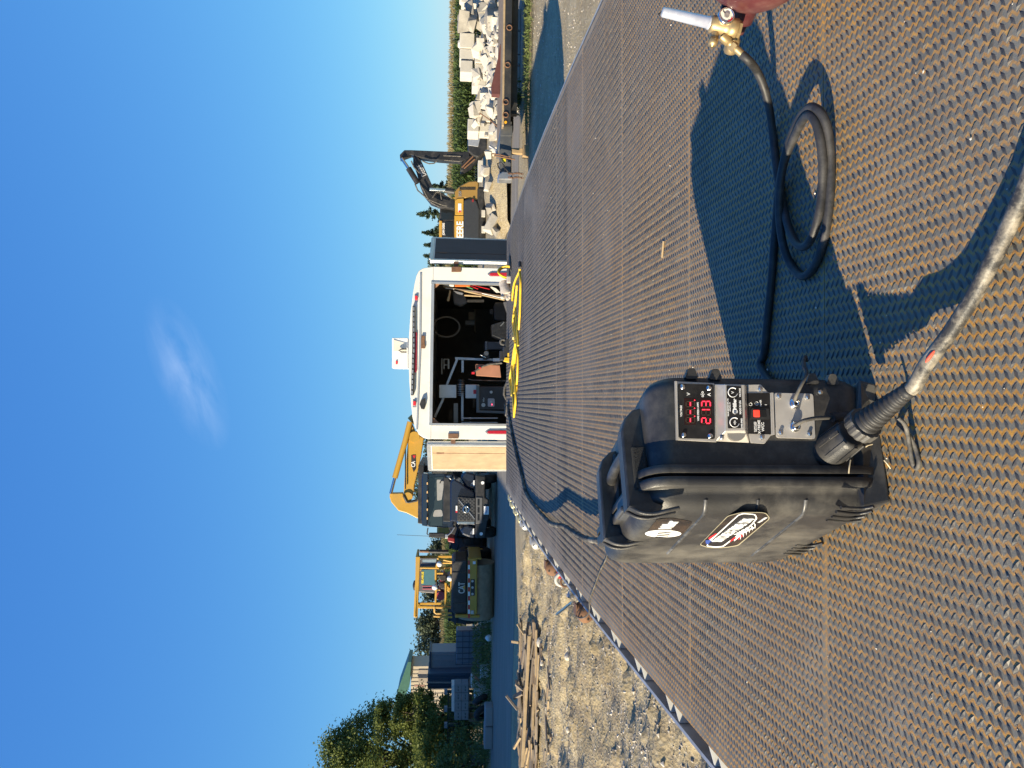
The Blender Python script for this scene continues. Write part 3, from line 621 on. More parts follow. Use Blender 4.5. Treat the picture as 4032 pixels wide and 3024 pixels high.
m = MB(); m.tube(spline([S(0.075, 0.04, 0.40), S(0.072, 0.06, 0.410), S(0.07, 0.15, 0.414), S(0.068, 0.225, 0.410), S(0.066, 0.26, 0.398)], 6), 0.0095, 12); m.build('grip', M_blk, sc_, world=True)
m = MB(); m.box((-0.008, 0.145, 0.404), (0.036, 0.075, 0.020)); m.box((-0.020, 0.145, 0.417), (0.012, 0.055, 0.008)); m.build('latch', mat('latch_grey', (0.05, 0.053, 0.06), 0.4, var=0.2, dirt=(0.2, 0.2, 0.2), dirt_amt=0.4), sc_, bevel=0.004)
m = MB(); m.box((0.07, 0.30, 0.398), (0.10, 0.16, 0.010)); m.build('top_plate', M_blk, sc_, bevel=0.004)
# feet and hinge lugs
for y in (0.02, 0.36):
    m = MB(); m.prism([(-0.045, y - 0.03, 0), (0.10, y - 0.03 - 0.02, 0), (0.150, y - 0.03 - 0.04, 0.0), (0.158, y - 0.03 - 0.04, 0.03), (0.02, y - 0.02, 0.05), (-0.052, y - 0.02, 0.045)], (0, 0.06, 0)); m.build('foot', M_blk, sc_, bevel=0.004)
pan_d = (SW.to_3x3() @ Vector((1, PS, 0))).normalized(); pan_n = pan_d.cross(Vup).normalized()
if pan_n.y > 0: pan_n = -pan_n
pan_p0 = S(0.08, PS * 0.08, 0.2)
def PP(px, py, off=0.0): return at_plane(*cK(px, py), pan_p0 + pan_n * off, pan_n)
def PR(px, py, off=0.0): return at_plane(*cR(px, py), pan_p0 + pan_n * off, pan_n)
for (x, y) in ((720, 165), (880, 170), (1530, 200), (1665, 205)):
    c = at_plane(*cA(x, y), pan_p0, pan_n); c = c - pan_n * 0.012 - pan_d * 0.007
    m = MB(); m.prism(rounded([c + pan_d * -0.012 + Vup * .012, c + pan_d * 0.006 + Vup * 0.0055, c + pan_d * 0.006 - Vup * 0.0055, c - pan_d * .012 - Vup * .012], 0.3), pan_n * 0.012); m.build('hinge_lug', M_blk, body, world=True)
# ---- control face
def pslab(name, pts, off, th, m, par=None, rad=0.0, bev=0.0): return slab(name, [PP(*p, off) for p in pts], pan_n, th, m, par or sc_, rad=rad, bev=bev)
def ptext(name, s, at, size, par, off=0.0005, m=None, bold=0.0001, sx=1.0): return text(name, s, m or M_wht, par, PP(*at, off), pan_d, Vup, size, ext=0.0003, bold=bold, sx=sx)
def bolt(at, r, par, off, m=None, hex_=True):
    c = PP(*at, off); mb = MB(); mb.lathe(c, pan_n, [(0, r * 1.25), (0.0012, r * 1.25), (0.0013, r), (0.004, r * 0.95), (0.0046, r * 0.6), (0.0046, 0.0001)], 12 if not hex_ else 6, smooth=not hex_, cap=False); return mb.build('bolt', m or M_chr, par, world=True)
mb_ = pslab('meter_bracket', [(186, 75), (716, 100), (745, 890), (205, 862)], 0.0005, 0.0035, M_ss, bev=0.0008)
pslab('bracket_lip', [(186, 75), (212, 77), (232, 862), (205, 862)], 0.004, 0.005, M_ss, mb_)
dsp = pslab('meter_face', [(232, 106), (714, 116), (728, 848), (248, 836)], 0.0041, 0.0018, M_pblk, rad=0.06)
for p in ((297, 147), (650, 165), (313, 795), (668, 807)): bolt(p, 0.0036, dsp, 0.0052, hex_=False)
Mwin = mat('display_window', (0.02, 0.008, 0.008), 0.12, var=0.1)
pslab('display_window', [(318, 300), (470, 300), (474, 655), (322, 655)], 0.0059, 0.0004, Mwin, dsp); pslab('display_window', [(530, 300), (688, 300), (692, 660), (534, 660)], 0.0059, 0.0004, Mwin, dsp)
SEG = {'2': 'abged', '1': 'bc', '3': 'abgcd', '-': 'g'}
def digit(cx, cy, ch, hh=58, ww=36, dp=False):
    # picture x runs down the face, picture y runs to the left
    W, H2 = ww, hh
    sg = {'a': ((-H2, W * .75), (-H2, -W * .75)), 'd': ((H2, W * .75), (H2, -W * .75)), 'g': ((0, W * .7), (0, -W * .7)), 'f': ((-H2 * .9, W), (-6, W)), 'b': ((-H2 * .9, -W), (-6, -W)), 'e': ((6, W), (H2 * .9, W)), 'c': ((6, -W), (H2 * .9, -W))}
    for k, (a, b2) in sg.items():
        lit = k in SEG[ch]; mb = MB(); A, B = PP(cx + a[0], cy + a[1], 0.0066), PP(cx + b2[0], cy + b2[1], 0.0066)
        mb.bar(A, B, 0.0015 if lit else 0.0011, 0.0005, up=pan_n); mb.build('digit_segment', M_led if lit else M_seg, dsp, world=True)
    if dp:
        mb = MB(); c = PP(cx + H2 - 2, cy - W - 14, 0.0063); mb.cyl(c, c + pan_n * 0.0005, 0.0009, n=8); mb.build('decimal_point', M_led, dsp, world=True)
for y in (592, 484, 377): digit(403, y, '-', dp=True)
for y, ch in ((600, '2'), (488, '1'), (378, '3')): digit(612, y, ch)
ptext('lettering', 'VOLTAGE', (280, 470), 0.0042, dsp, 0.0061); ptext('lettering', 'WIRE SPEED / AMPS', (507, 478), 0.0039, dsp, 0.0061, sx=0.92)
ptext('lettering', 'V', (380, 243), 0.0078, dsp, 0.0061); ptext('lettering', 'o|o', (563, 245), 0.0075, dsp, 0.0061); ptext('lettering', 'A', (655, 250), 0.0078, dsp, 0.0061)
# knob guard
def pbox(name, pts_lo, pts_hi, o0, o1, m, par=None):
    lo = [PP(*p, o0) for p in pts_lo]; hi = [PP(*p, o1) for p in pts_hi]; mb = MB(); n_ = len(lo)
    mb.add(lo + hi, [tuple(range(n_ - 1, -1, -1)), tuple(range(n_, 2 * n_))] + [(i, (i + 1) % n_, n_ + (i + 1) % n_, n_ + i) for i in range(n_)])
    return mb.build(name, m, par or sc_, world=True, bevel=0.0012)
kg = pbox('knob_guard', [(735, 880), (1195, 905), (1160, 118), (720, 110)], [(868, 742), (1138, 735), (1130, 115), (862, 112)], 0.0006, 0.021, M_ss)
klab = pslab('dial_label', [(885, 132), (1082, 140), (1108, 700), (905, 705)], 0.0212, 0.0006, M_pblk, rad=0.08)
def ring(at, r, off, par, wdt=0.0011, arc=(20, 340), rot=0):
    pts = []; 
    for i in range(25):
        a = R(arc[0] + (arc[1] - arc[0]) * i / 24 + rot); pts.append(PP(*at, off) + (pan_d * math.cos(a) + Vup * math.sin(a)) * r)
    mb = MB(); rr_ = [wdt * (0.35 + 0.65 * i / 24) for i in range(25)]; mb.tube(pts, rr_, 6); return mb.build('dial_ring', M_wht, par, world=True)
ring((972, 220), 0.0078, 0.0219, klab, arc=(255, -40)); ring((995, 622), 0.0078, 0.0219, klab, arc=(255, -40))
ptext('lettering', 'V', (972, 222), 0.0062, klab, 0.0220); ptext('lettering', 'o|o', (995, 625), 0.0050, klab, 0.0220)
ptext('lettering', 'VOLTAGE', (1068, 225), 0.0033, klab, 0.0220); ptext('lettering', 'WIRE SPEED', (1092, 635), 0.0033, klab, 0.0220, sx=0.95)
ptext('lettering', 'Miller', (998, 380), 0.0078, klab, 0.0220, bold=0.0003); ptext('lettering', 'MADE IN USA', (1072, 420), 0.0044, klab, 0.0220, sx=0.85)
ptext('lettering', 'MILLER ELECTRIC MFG. CO.', (908, 420), 0.0024, klab, 0.0220); ptext('lettering', 'APPLETON, WI', (934, 415), 0.0022, klab, 0.0220)
c = PP(1000, 477, 0.0217); mb = MB(); mb.cyl(c, c + pan_n * 0.0004, 0.0043, n=20); mb.build('logo_disc', M_wht, klab, world=True)
for k in range(3):
    a = PP(985 + 0 * k, 497 - 18 * k, 0.0224); b2 = PP(1022, 506 - 18 * k, 0.0224); mb = MB(); mb.bar(a, b2, 0.0009, 0.0003, up=pan_n); mb.build('logo_bar', M_pblk, klab, world=True)
c = PP(990, 742, 0.006); mb = MB(); nn = 48; prof = [(0, 0.0165), (0.011, 0.0165)]
P = []
for t in (0, 0.011):
    for i in range(nn * 2):
        a = math.pi * i / nn; r = 0.0168 if i % 2 else 0.0156; P.append(c + pan_n * t + (pan_d * math.cos(a) + Vup * math.sin(a)) * r)
k2 = nn * 2; mb.add(P, [(i, (i + 1) % k2, k2 + (i + 1) % k2, k2 + i) for i in range(k2)] + [tuple(range(k2 - 1, -1, -1)), tuple(range(k2, 2 * k2))])
mb.build('speed_knob', mat('knob_grey', (0.20, 0.19, 0.175), 0.5, var=0.1), sc_, world=True)
bolt((820, 832), 0.0028, sc_, 0.012, M_zinc, False)
pw = pslab('switch_bracket', [(1162, 122), (1335, 118), (1432, 226), (1500, 230), (1518, 790), (1470, 800), (1385, 912), (1205, 900), (1178, 780)], 0.0006, 0.0036, M_ss, rad=0.06, bev=0.0008)
pslab('bracket_lip', [(1478, 228), (1502, 230), (1520, 792), (1494, 792)], 0.004, 0.004, M_ss, pw)
swl = pslab('switch_label', [(1166, 232), (1464, 228), (1480, 786), (1174, 776)], 0.0042, 0.0012, M_pblk)
pslab('switch_housing', [(1212, 438), (1444, 440), (1456, 582), (1198, 580)], 0.0053, 0.0030, M_mblk, swl, rad=0.1)
pbox('rocker', [(1240, 455), (1330, 455), (1336, 552), (1246, 552)], [(1258, 458), (1330, 458), (1334, 548), (1262, 548)], 0.0080, 0.0115, mat('rocker_red', (0.75, 0.03, 0.02), 0.3, emit=(1, 0.06, 0.03), estr=0.55), swl)
pslab('rocker_off', [(1332, 455), (1412, 458), (1418, 550), (1338, 552)], 0.0080, 0.0012, M_dglass, swl)
ring((1210, 380), 0.0025, 0.0056, swl, 0.0005, (0, 360)); ring((1290, 370), 0.0030, 0.0056, swl, 0.0005, (0, 360))
ptext('lettering', 'N', (1290, 372), 0.003, swl, 0.0056); ptext('lettering', 'POWER', (1345, 365), 0.0038, swl, 0.0056, sx=0.8)
ptext('lettering', 'I', (1415, 388), 0.0055, swl, 0.0056); ptext('lettering', 'SUITCASE', (1272, 682), 0.0048, swl, 0.0056, sx=0.8); ptext('lettering', 'X-TREME', (1325, 682), 0.0060, swl, 0.0056, sx=0.95); ptext('lettering', 'WCC', (1375, 682), 0.0062, swl, 0.0056)
mb = MB(); mb.bar(PP(1291, 745, .0057), PP(1291, 620, .0057), 0.0004, 0.0003, up=pan_n); mb.build('underline', M_wht, swl, world=True)
bolt((1335, 178), 0.0036, pw, 0.0041); bolt((1360, 822), 0.0036, pw, 0.0041)
gp = pslab('gland_plate', [(1515, 226), (2040, 240), (2070, 848), (1545, 832)], 0.0006, 0.0028, M_ss, rad=0.08, bev=0.0006)
for p in ((1585, 272), (1968, 288), (1610, 762), (1995, 776)): bolt(p, 0.0036, gp, 0.0034)
bolt((2140, 218), 0.0036, sc_, 0.0006)
for p in ((1790, 372), (1800, 682)):
    c = PP(*p, 0.0034); mb = MB(); mb.lathe(c, pan_n, [(0, 0.0085), (0.003, 0.0085), (0.0032, 0.0072), (0.008, 0.0072), (0.010, 0.0052), (0.010, 0.0030), (0.004, 0.003)], 16, cap=False); mb.build('cable_gland', M_chr, gp, world=True)
g1 = [PR(80, 560, 0.006), PR(105, 480, 0.020), PR(160, 360, 0.024), PR(222, 240, 0.020), PR(228, 190, 0.012), PR(200, 130, 0.0) , PR(196, 60, -0.02), PR(215, 10, -0.035), PR(228, 60, -0.06)]
mb = MB(); mb.tube(spline(g1, 6), 0.0031, 8); mb.build('control_lead', M_rubd, gp, world=True)
g2 = [PR(85, 835, 0.006), PR(120, 815, 0.022), PR(200, 772, 0.030), PR(330, 745, 0.030), PR(450, 738, 0.022), PR(520, 735, 0.016), PR(600, 720, 0.014), PR(760, 705, 0.012), PR(900, 680, 0.010), PR(1100, 640, 0.006), PR(1240, 700, 0.012)]
mb = MB(); mb.tube(spline(g2, 6), 0.0034, 8); mb.build('control_lead', M_rubd, gp, world=True)
cA0, cA1 = PR(530, 735, 0.016), PR(600, 722, 0.014); mb = MB(); mb.cyl(cA0, cA1, 0.0085, n=10); mb.cyl(cA1, PR(840, 695, 0.012), 0.0068, n=10); mb.build('plug_connector', M_rub, gp, world=True)
# ---- big strain relief of the gun cable
b0 = PR(520, 1120, 0.002); b1 = at_y(*cR(1400, 440), 1.10); ax = (b1 - b0); LL = ax.length; ax.normalize()
mb = MB(); mb.lathe(b0 - ax * 0.022, ax, [(0, 0.001), (0, 0.026), (0.012, 0.0285), (0.02, 0.0285), (LL * 0.36, 0.0262), (LL * 0.42, 0.0255), (LL * 0.43, 0.02), (LL * 0.43, 0.001)], 24, cap=False); sr = mb.build('cable_socket', M_blk, sc_, world=True)
for i in range(8):
    a = 6.2832 * i / 8; u_ = ax.orthogonal().normalized(); w_ = ax.cross(u_); rdir = u_ * math.cos(a) + w_ * math.sin(a)
    mb = MB(); mb.bar(b0 + rdir * 0.0282 + ax * 0.005, b0 + rdir * 0.0262 + ax * LL * 0.30, 0.006, 0.002, up=rdir); mb.build('socket_rib', M_blk, sr, world=True)
P = []; nn = 36
for t, kk in ((0.40, 1.0), (0.415, 1.03), (0.49, 1.03), (0.50, 1.0)):
    for i in range(nn): a = 6.2832 * i / nn; r = (0.0275 if i % 3 else 0.0258) * kk; P.append(b0 + ax * LL * t + (u_ * math.cos(a) + w_ * math.sin(a)) * r)
mb = MB(); mb.add(P, [(j * nn + i, j * nn + (i + 1) % nn, (j + 1) * nn + (i + 1) % nn, (j + 1) * nn + i) for j in range(3) for i in range(nn)], False); mb.add(P[-nn:], [tuple(range(nn))]); mb.build('collar_nut', M_blk, sr, world=True)
prof = [(LL * 0.49, 0.0225)]
for i in range(9):
    t = 0.50 + 0.055 * i; r = 0.0215 - 0.0085 * (i / 8); prof += [(LL * t, r), (LL * (t + 0.032), r * 1.01), (LL * (t + 0.036), r * 0.86), (LL * (t + 0.052), r * 0.85)]
prof += [(LL * 1.0, 0.0125), (LL * 1.06, 0.0125), (LL * 1.06, 0.001)]
mb = MB(); mb.lathe(b0, ax, prof, 22, cap=False); mb.build('boot', M_rub, sr, world=True)
# zip tie ends
for a, b2, c in (((750, 1240), (735, 1330), (730, 1400)), ((930, 1085), (960, 1065), (1010, 1052)), ((1150, 1243), (1190, 1290), (1225, 1340))):
    mb = MB(); mb.tube(spline([PR(*a, 0.03), PR(*b2, 0.032), PR(*c, 0.03)], 4), 0.0012, 5); mb.build('zip_tie', mat('nylon', (0.5, 0.42, 0.28), 0.5), sc_, world=True)

# ------------------------------------------------------------------ cables and hoses on the deck
def dk(c, pts, dz):
    out = []
    for p in pts:
        d = p[2] if len(p) > 2 else dz; x, y = c(p[0], p[1]); out.append(on_deck(x, y, d))
    return out
idf = lambda a, b_: (a, b_)
pts = [b0 + ax * LL * 0.98, b1 + ax * 0.02] + dk(idf, [(3650, 1430, .045), (3740, 1310, .030), (3830, 1170, .020), (3920, 1000, .016), (3995, 840, .0135), (4060, 680, .0135), (4130, 450, .0135), (4180, 150, .0135)], 0)
M_gunc = mat('scuffed_cable', (0.035, 0.034, 0.033), 0.5, var=0.3, scale=40, bump=0.1, bscale=200, dirt=(0.55, 0.48, 0.36), dirt_amt=0.85, dscale=11)
m = MB(); m.tube(spline(pts, 10), 0.0110, 16); g = m.build('gun_cable', M_gunc); tag(g, 'thick scuffed black cable leaving the feeder with a small red mark', 'cable'); WM[g.name] = Matrix.Identity(4)
q0 = spline(pts, 10); i0 = 23
m = MB(); mm = []
for i in range(5): mm.append(q0[i0 - 2 + i] + Vector((-0.003, -0.006, 0.0088)))
m.tube(mm, [0.001, 0.0028, 0.003, 0.0028, 0.001], 6); m.build('paint_mark', mat('paint_red', (0.6, 0.09, 0.05), 0.6), g)
# small lead looping out below the socket
lp = [PR(1240, 700, 0.012), PR(1290, 790, 0.03)] + dk(cR, [(1400, 900, .02), (1480, 1010, .012), (1530, 1130, .006), (1560, 1260, .005), (1540, 1340, .005), (1500, 1310, .006), (1470, 1200, .012), (1440, 1000, .02), (1400, 830, .03), (1320, 740, .04)], 0)
m = MB(); m.tube(spline(lp, 7), 0.0034, 8); tag(m.build('control_cord', M_rubd), 'thin black control cord looping onto the plate under the feeder', 'cord')
# gas hose: regulator barb -> coil -> behind the feeder
RZ = 1.365
rg_c = at_z(*cJ(1090, 265), RZ); RY = rg_c.y
def RG(px, py, dy=0.0): return at_y(*cJ(px, py), RY + dy)
HR = 0.0085
hose = [RG(1330, 680), RG(1420, 760)] + dk(cI, [(690, 400, .075), (735, 500, .05), (768, 640, .025), (785, 780, HR), (798, 900, HR), (812, 1010, HR), (835, 1130, .010), (870, 1280, .016), (915, 1380, .022), (965, 1400, .024), (1010, 1340, .024), (1045, 1220, .022), (1064, 1080, .02), (1068, 930, .026), (1052, 790, .034), (1025, 690, .04), (990, 655, .042), (950, 690, .038), (910, 770, .030),
     (870, 860, .026), (840, 960, .026), (822, 1100, .026), (822, 1250, .022), (845, 1400, .018), (890, 1510, HR), (950, 1570, HR), (1010, 1530, HR), (1060, 1420, HR), (1095, 1250, HR), (1112, 1060, HR), (1112, 900, .012), (1098, 750, .022), (1062, 650, .034), (1005, 608, .040), (950, 650, .036), (900, 745, .03), (858, 870, .028), (830, 1000, .024), (812, 1130, .012), (800, 1280, HR), (788, 1420, HR), (776, 1588, HR), (755, 1800, HR), (735, 2000, HR), (722, 2100, .010)], 0) + [S(0.19, 0.20, 0.03), S(0.15, 0.22, 0.06)]
m = MB(); m.tube(spline(hose, 8), HR, 12); tag(m.build('gas_hose', M_rub), 'coiled black rubber gas hose between the brass regulator and the feeder', 'hose')
# braided weld lead running to the enclosed trailer
c7 = crop(1900, 1000, 1.443)
wl = [S(0.05, 0.41, 0.10)] + dk(cO, [(1230, 596, .055), (1100, 618, .055), (960, 590, .050), (850, 535, .050), (720, 455, .055), (640, 440, .06), (560, 415, .04), (470, 330, .02), (380, 235, .015), (290, 110, .013), (248, 0, .013)], 0) + dk(c7, [(225, 1270, .013), (195, 1150, .013), (168, 1030, .013), (152, 930, .013), (143, 860, .013)], 0) + [at_y(*cN(1720, 1250), 8.2), at_y(*cN(1702, 1050), 9.6), at_y(*cN(1720, 980), 11.2), at_y(*cN(1730, 800), 11.9)]
Mbr2 = mat('braided_sleeve', (0.035, 0.034, 0.032), 0.85, var=0.4, scale=60, bump=0.5, bscale=180, dirt=(0.36, 0.33, 0.27), dirt_amt=0.75, dscale=7)
m = MB(); ws = spline(wl, 8); m.tube(ws, [0.0125 + 0.0015 * math.sin(i * 1.7) for i in range(len(ws))], 10); tag(m.build('weld_lead', Mbr2), 'braided grey black weld lead snaking from the feeder to the enclosed trailer', 'cable')
tl = [S(0.0, 0.42, 0.05)] + dk(cO, [(1290, 700, .012), (1230, 720, .008), (1205, 830, .004), (1130, 980, .004), (1085, 1110, .004), (1030, 1250, .004), (1008, 1330, .006)], 0)
def at_x(x, y, X): d = ray(x, y); return CP + d * (X / d.x)
tl += [at_x(*cO(1012, 1420), -0.96), at_x(*cO(985, 1490), -1.0), at_x(*cO(920, 1522), -1.03), at_x(*cO(862, 1502), -1.045), at_x(*cO(845, 1470), -1.05), at_x(*cO(870, 1450), -1.03)]
m = MB(); m.tube(spline(tl, 7), 0.0034, 7); tag(m.build('sense_lead', M_rubd), 'thin grey sense lead crossing the deck and hooked over its edge', 'lead')
# ratchet bar and short pipe stuck in the rail, red rag and strap rolls
p0 = at_x(*cO(770, 1285), -1.06); m = MB(); m.lathe(p0, (0.86, 0.30, -0.42), [(0.0, 0.0085), (0, 0.0165), (0.03, 0.0165), (0.032, 0.013), (0.10, 0.013), (0.10, 0.001)], 16, cap=False); m.cyl(p0 + Vector((0.004, 0, 0)), p0 + Vector((0.006, 0.001, 0)), 0.0085)
tag(m.build('socket_pipe', M_zinc), 'short dark steel socket sticking up at the deck edge', 'pipe')
p0, p1 = at_x(*cO(635, 1478), -1.30), at_x(*cO(800, 1345), -1.02); m = MB(); m.cyl(p0, p1, 0.0095, n=12); m.cyl(p1, p1 + (p1 - p0).normalized() * 0.06, 0.007); tag(m.build('winch_bar', M_chr), 'shiny steel winch bar poking out sideways from the rail', 'bar')
p0 = at_x(*cO(665, 1015), -1.03); m = MB(); m.blob(p0, 0.028, 2, 0.3, (1, .8, 1.0)); tag(m.build('red_rag', mat('rag_red', (0.5, 0.04, 0.03), 0.9)), 'small red rag tucked under the deck rail', 'rag')
p0 = at_x(*cO(690, 1070), -1.03); m = MB(); m.tube([p0 + Vector((0.035 * math.cos(a), 0, 0.035 * math.sin(a))) for a in [R(20 + 12 * i) for i in range(20)]], 0.011, 8); tag(m.build('strap_roll', mat('strap_white', (0.5, 0.48, 0.42), 0.9)), 'curl of dirty white webbing hanging from the rail', 'strap')
p0 = at_x(*cO(725, 1105), -1.03); m = MB(); m.tube([p0 + Vector((0.024 * math.cos(a), 0, 0.024 * math.sin(a))) for a in [R(-60 + 14 * i) for i in range(20)]], 0.007, 8); tag(m.build('chain_hook', M_rust), 'rusty open chain hook hanging from the rail', 'hook')

# ------------------------------------------------------------------ gas cylinder and regulator
cy0 = RG(1115, 10, 0.0); cz = deck_z(cy0.x, cy0.y)
axc = Vector((0.66, -0.75, 0.0)); rr_ = 0.114
base_c = Vector((cy0.x - 0.035, cy0.y + 0.055, cz + rr_ + LUG))
gc = thing('gas_cylinder', 'maroon shielding gas cylinder lying on the deck beside the regulator', 'gas cylinder', (base_c.x, base_c.y, cz))
M_mar = mat('maroon_paint', (0.085, 0.022, 0.024), 0.35, var=0.2, scale=15, dirt=(0.25, 0.16, 0.13), dirt_amt=0.35, dscale=16)
m = MB(); m.lathe(base_c, axc, [(0.0, 0.018), (0.02, 0.02), (0.022, 0.028), (0.05, 0.032), (0.055, 0.045), (0.07, 0.070), (0.095, 0.096), (0.125, 0.110), (0.16, rr_), (1.15, rr_), (1.17, 0.10), (1.175, 0.001)], 40); m.build('tank', M_mar, gc, world=True)
m = MB(); m.lathe(base_c - axc * 0.045, axc, [(0, 0.011), (0.005, 0.015), (0.03, 0.015), (0.032, 0.012), (0.05, 0.012)], 16); m.build('valve', M_brass, gc, world=True)
rgt = thing('gas_regulator', 'brass flowmeter regulator with round gauge and silver tube beside the maroon cylinder', 'regulator', (rg_c.x, rg_c.y, rg_c.z - 0.05))
bd = RG(1080, 300); upv = (RG(600, 215) - RG(900, 285)).normalized(); rt = Vector((1, 0, 0.03)).normalized(); fr = rt.cross(upv); fr = fr if fr.y < 0 else -fr
pxm = rg_c.y / FPX / 3.16
m = MB(); m.lathe(RG(930, 290), -upv, [(0, 0.001), (0, 88 * pxm), (20 * pxm, 104 * pxm), (70 * pxm, 112 * pxm), (180 * pxm, 116 * pxm), (240 * pxm, 118 * pxm), (250 * pxm, 132 * pxm), (350 * pxm, 132 * pxm), (365 * pxm, 118 * pxm), (365 * pxm, 0.001)], 22, cap=False); rb = m.build('regulator_body', M_brass, rgt, world=True)
m = MB(); m.lathe(RG(1245, 368), -upv, [(0, 122 * pxm), (60 * pxm, 122 * pxm), (60 * pxm, 0.001)], 6, smooth=False, cap=False); m.build('hex_bonnet', M_brass, rb, world=True)
m = MB(); m.lathe(RG(935, 285), upv, [(0, 84 * pxm), (25 * pxm, 84 * pxm), (26 * pxm, 74 * pxm), (625 * pxm, 64 * pxm), (640 * pxm, 52 * pxm), (642 * pxm, 0.001)], 24, cap=False); ft = m.build('flow_tube', mat('flow_tube_silver', (0.62, 0.61, 0.60), 0.30, 0.45, var=0.15, scale=40), rgt, world=True)
m = MB(); m.cyl(RG(318, 160), RG(290, 178), 10 * pxm, n=8); m.build('tube_tip', M_mblk, ft, world=True)
gcn = RG(1090, 265) + fr * 125 * pxm
m = MB(); m.lathe(gcn - fr * 0.035, fr, [(0, 40 * pxm), (0.015, 40 * pxm), (0.016, 104 * pxm), (0.036, 108 * pxm), (0.040, 102 * pxm), (0.0402, 88 * pxm), (0.037, 86 * pxm), (0.037, 0.001)], 30, cap=False); ga = m.build('gauge', M_chr, rgt, world=True)
m = MB(); m.cyl(gcn + fr * 0.0025, gcn + fr * 0.0032, 86 * pxm, n=28); gf = m.build('gauge_face', mat('gauge_face', (0.66, 0.62, 0.55), 0.4, var=0.12, scale=60), ga, world=True)
m = MB(); m.cyl(gcn + fr * 0.0032, gcn + fr * 0.007, 32 * pxm, n=16); m.build('gauge_hub', M_zinc, ga, world=True)
u2 = rt; v2 = upv
m = MB(); m.bar(gcn + fr * 0.0045, gcn + fr * 0.0045 + (u2 * 0.55 + v2 * 0.5) * 95 * pxm, 9 * pxm, 3 * pxm, up=fr); m.build('needle', M_mblk, ga, world=True)
m = MB(); m.tube([gcn + fr * 0.0040 + (u2 * math.cos(a) + v2 * math.sin(a)) * 70 * pxm for a in [R(190 + 8 * i) for i in range(10)]], 9 * pxm, 6); m.build('gauge_red_arc', M_red, ga, world=True)
m = MB(); m.cyl(RG(1000, 390), RG(985, 480), 50 * pxm, n=14); m.lathe(RG(980, 480), (RG(960, 575) - RG(980, 480)), [(0, 0.001), (0, 62 * pxm), (60 * pxm, 62 * pxm), (95 * pxm, 50 * pxm), (100 * pxm, 18 * pxm), (112 * pxm, 16 * pxm), (112 * pxm, 0.001)], 18, cap=False); m.build('flow_knob', M_brass, rgt, world=True)
m = MB(); d_ = RG(1350, 690) - RG(1120, 480); L_ = d_.length
m.lathe(RG(1085, 450), d_, [(0, 60 * pxm), (L_ * 0.36, 62 * pxm), (L_ * 0.37, 50 * pxm), (L_ * 0.5, 50 * pxm)], 14); m.lathe(RG(1085, 450) + d_ * 0.5, d_, [(0, 62 * pxm), (L_ * 0.2, 62 * pxm)], 6, smooth=False)
m.lathe(RG(1085, 450) + d_ * 0.7, d_, [(0, 42 * pxm), (L_ * 0.08, 50 * pxm), (L_ * 0.12, 46 * pxm), (L_ * 0.2, 50 * pxm), (L_ * 0.26, 46 * pxm), (L_ * 0.36, 50 * pxm), (L_ * 0.42, 48 * pxm)], 14); m.build('hose_fitting', M_brass, rgt, world=True)
m = MB(); m.cyl(RG(1105, 190), RG(1120, 20), 42 * pxm, n=14); m.build('inlet_neck', M_mblk, rgt, world=True)

# ------------------------------------------------------------------ yellow cord, tool, glove at the far end of the deck
cY = crop(1960, 1000, 2.369)
cords = [
 [(205, 130), (200, 165), (165, 240), (148, 300), (138, 380), (136, 440)],
 [(205, 165), (212, 260), (210, 400), (206, 540), (200, 640), (196, 705)],
 [(178, 290), (170, 400), (163, 500), (172, 600), (182, 700), (190, 855)],
 [(178, 300), (160, 470), (150, 560), (158, 660), (172, 760), (180, 860), (186, 950), (184, 1100), (178, 1200), (168, 1290)],
 [(148, 560), (142, 640), (150, 730), (166, 820), (150, 900), (138, 1000), (125, 1080), (112, 1160), (118, 1240), (130, 1320)],
 [(165, 830), (152, 950), (150, 1080), (160, 1180), (165, 1280), (166, 1380), (160, 1450), (150, 1520)],
 [(180, 870), (165, 950), (140, 1040), (130, 1120), (132, 1220), (140, 1320), (148, 1400), (150, 1500)],
 [(150, 740), (148, 800), (165, 880), (160, 980), (152, 1050)], [(128, 1050), (135, 1150), (150, 1250), (155, 1300)]]
yc = thing('extension_cord', 'long yellow extension cord lying in loose strands across the deck', 'extension cord', tuple(on_deck(*cY(170, 800))))
for k, c in enumerate(cords):
    P = [on_deck(*cY(a, b_), 0.012 + 0.006 * (k % 3)) for a, b_ in c]; m = MB(); m.tube(spline(P, 6), 0.0095, 8); m.build('cord_strand', M_ycord, yc, world=True)
m = MB(); p = on_deck(*cY(149, 770), .02); q = on_deck(*cY(146, 745), .02); m.cyl(q, q + (p - q).normalized() * 0.075, 0.017, n=10); m.build('plug', mat('plug_tan', (0.5, 0.36, 0.12), 0.5), yc, world=True)
p = on_deck(*cY(208, 130), 0.02); m = MB(); m.cyl(p, p + Vector((0.05, 0.03, 0)), 0.014); m.build('plug', M_mblk, yc, world=True)
yc2 = thing('coiled_cord', 'small coil of yellow cord with clear plug beside the white glove', 'cord', tuple(on_deck(*cY(120, 180))))
for k in range(3):
    c = at_y(*cY(85 + 4 * k, 165 + 5 * k), 7.35 + 0.02 * k); m = MB(); m.tube([c + Vector((0.055 * math.cos(a), 0.02 * math.sin(2 * a), 0.085 * math.sin(a))) for a in [6.28 * i / 20 for i in range(20)]], 0.0095, 8, closed=True); m.build('cord_loop', M_ycord, yc2, world=True)
m = MB(); c = at_y(*cY(110, 240), 7.3); m.box(c, (0.07, 0.06, 0.06)); m.build('clear_plug', mat('clear_plastic', (0.45, 0.40, 0.36), 0.2), yc2, world=True, bevel=0.012)
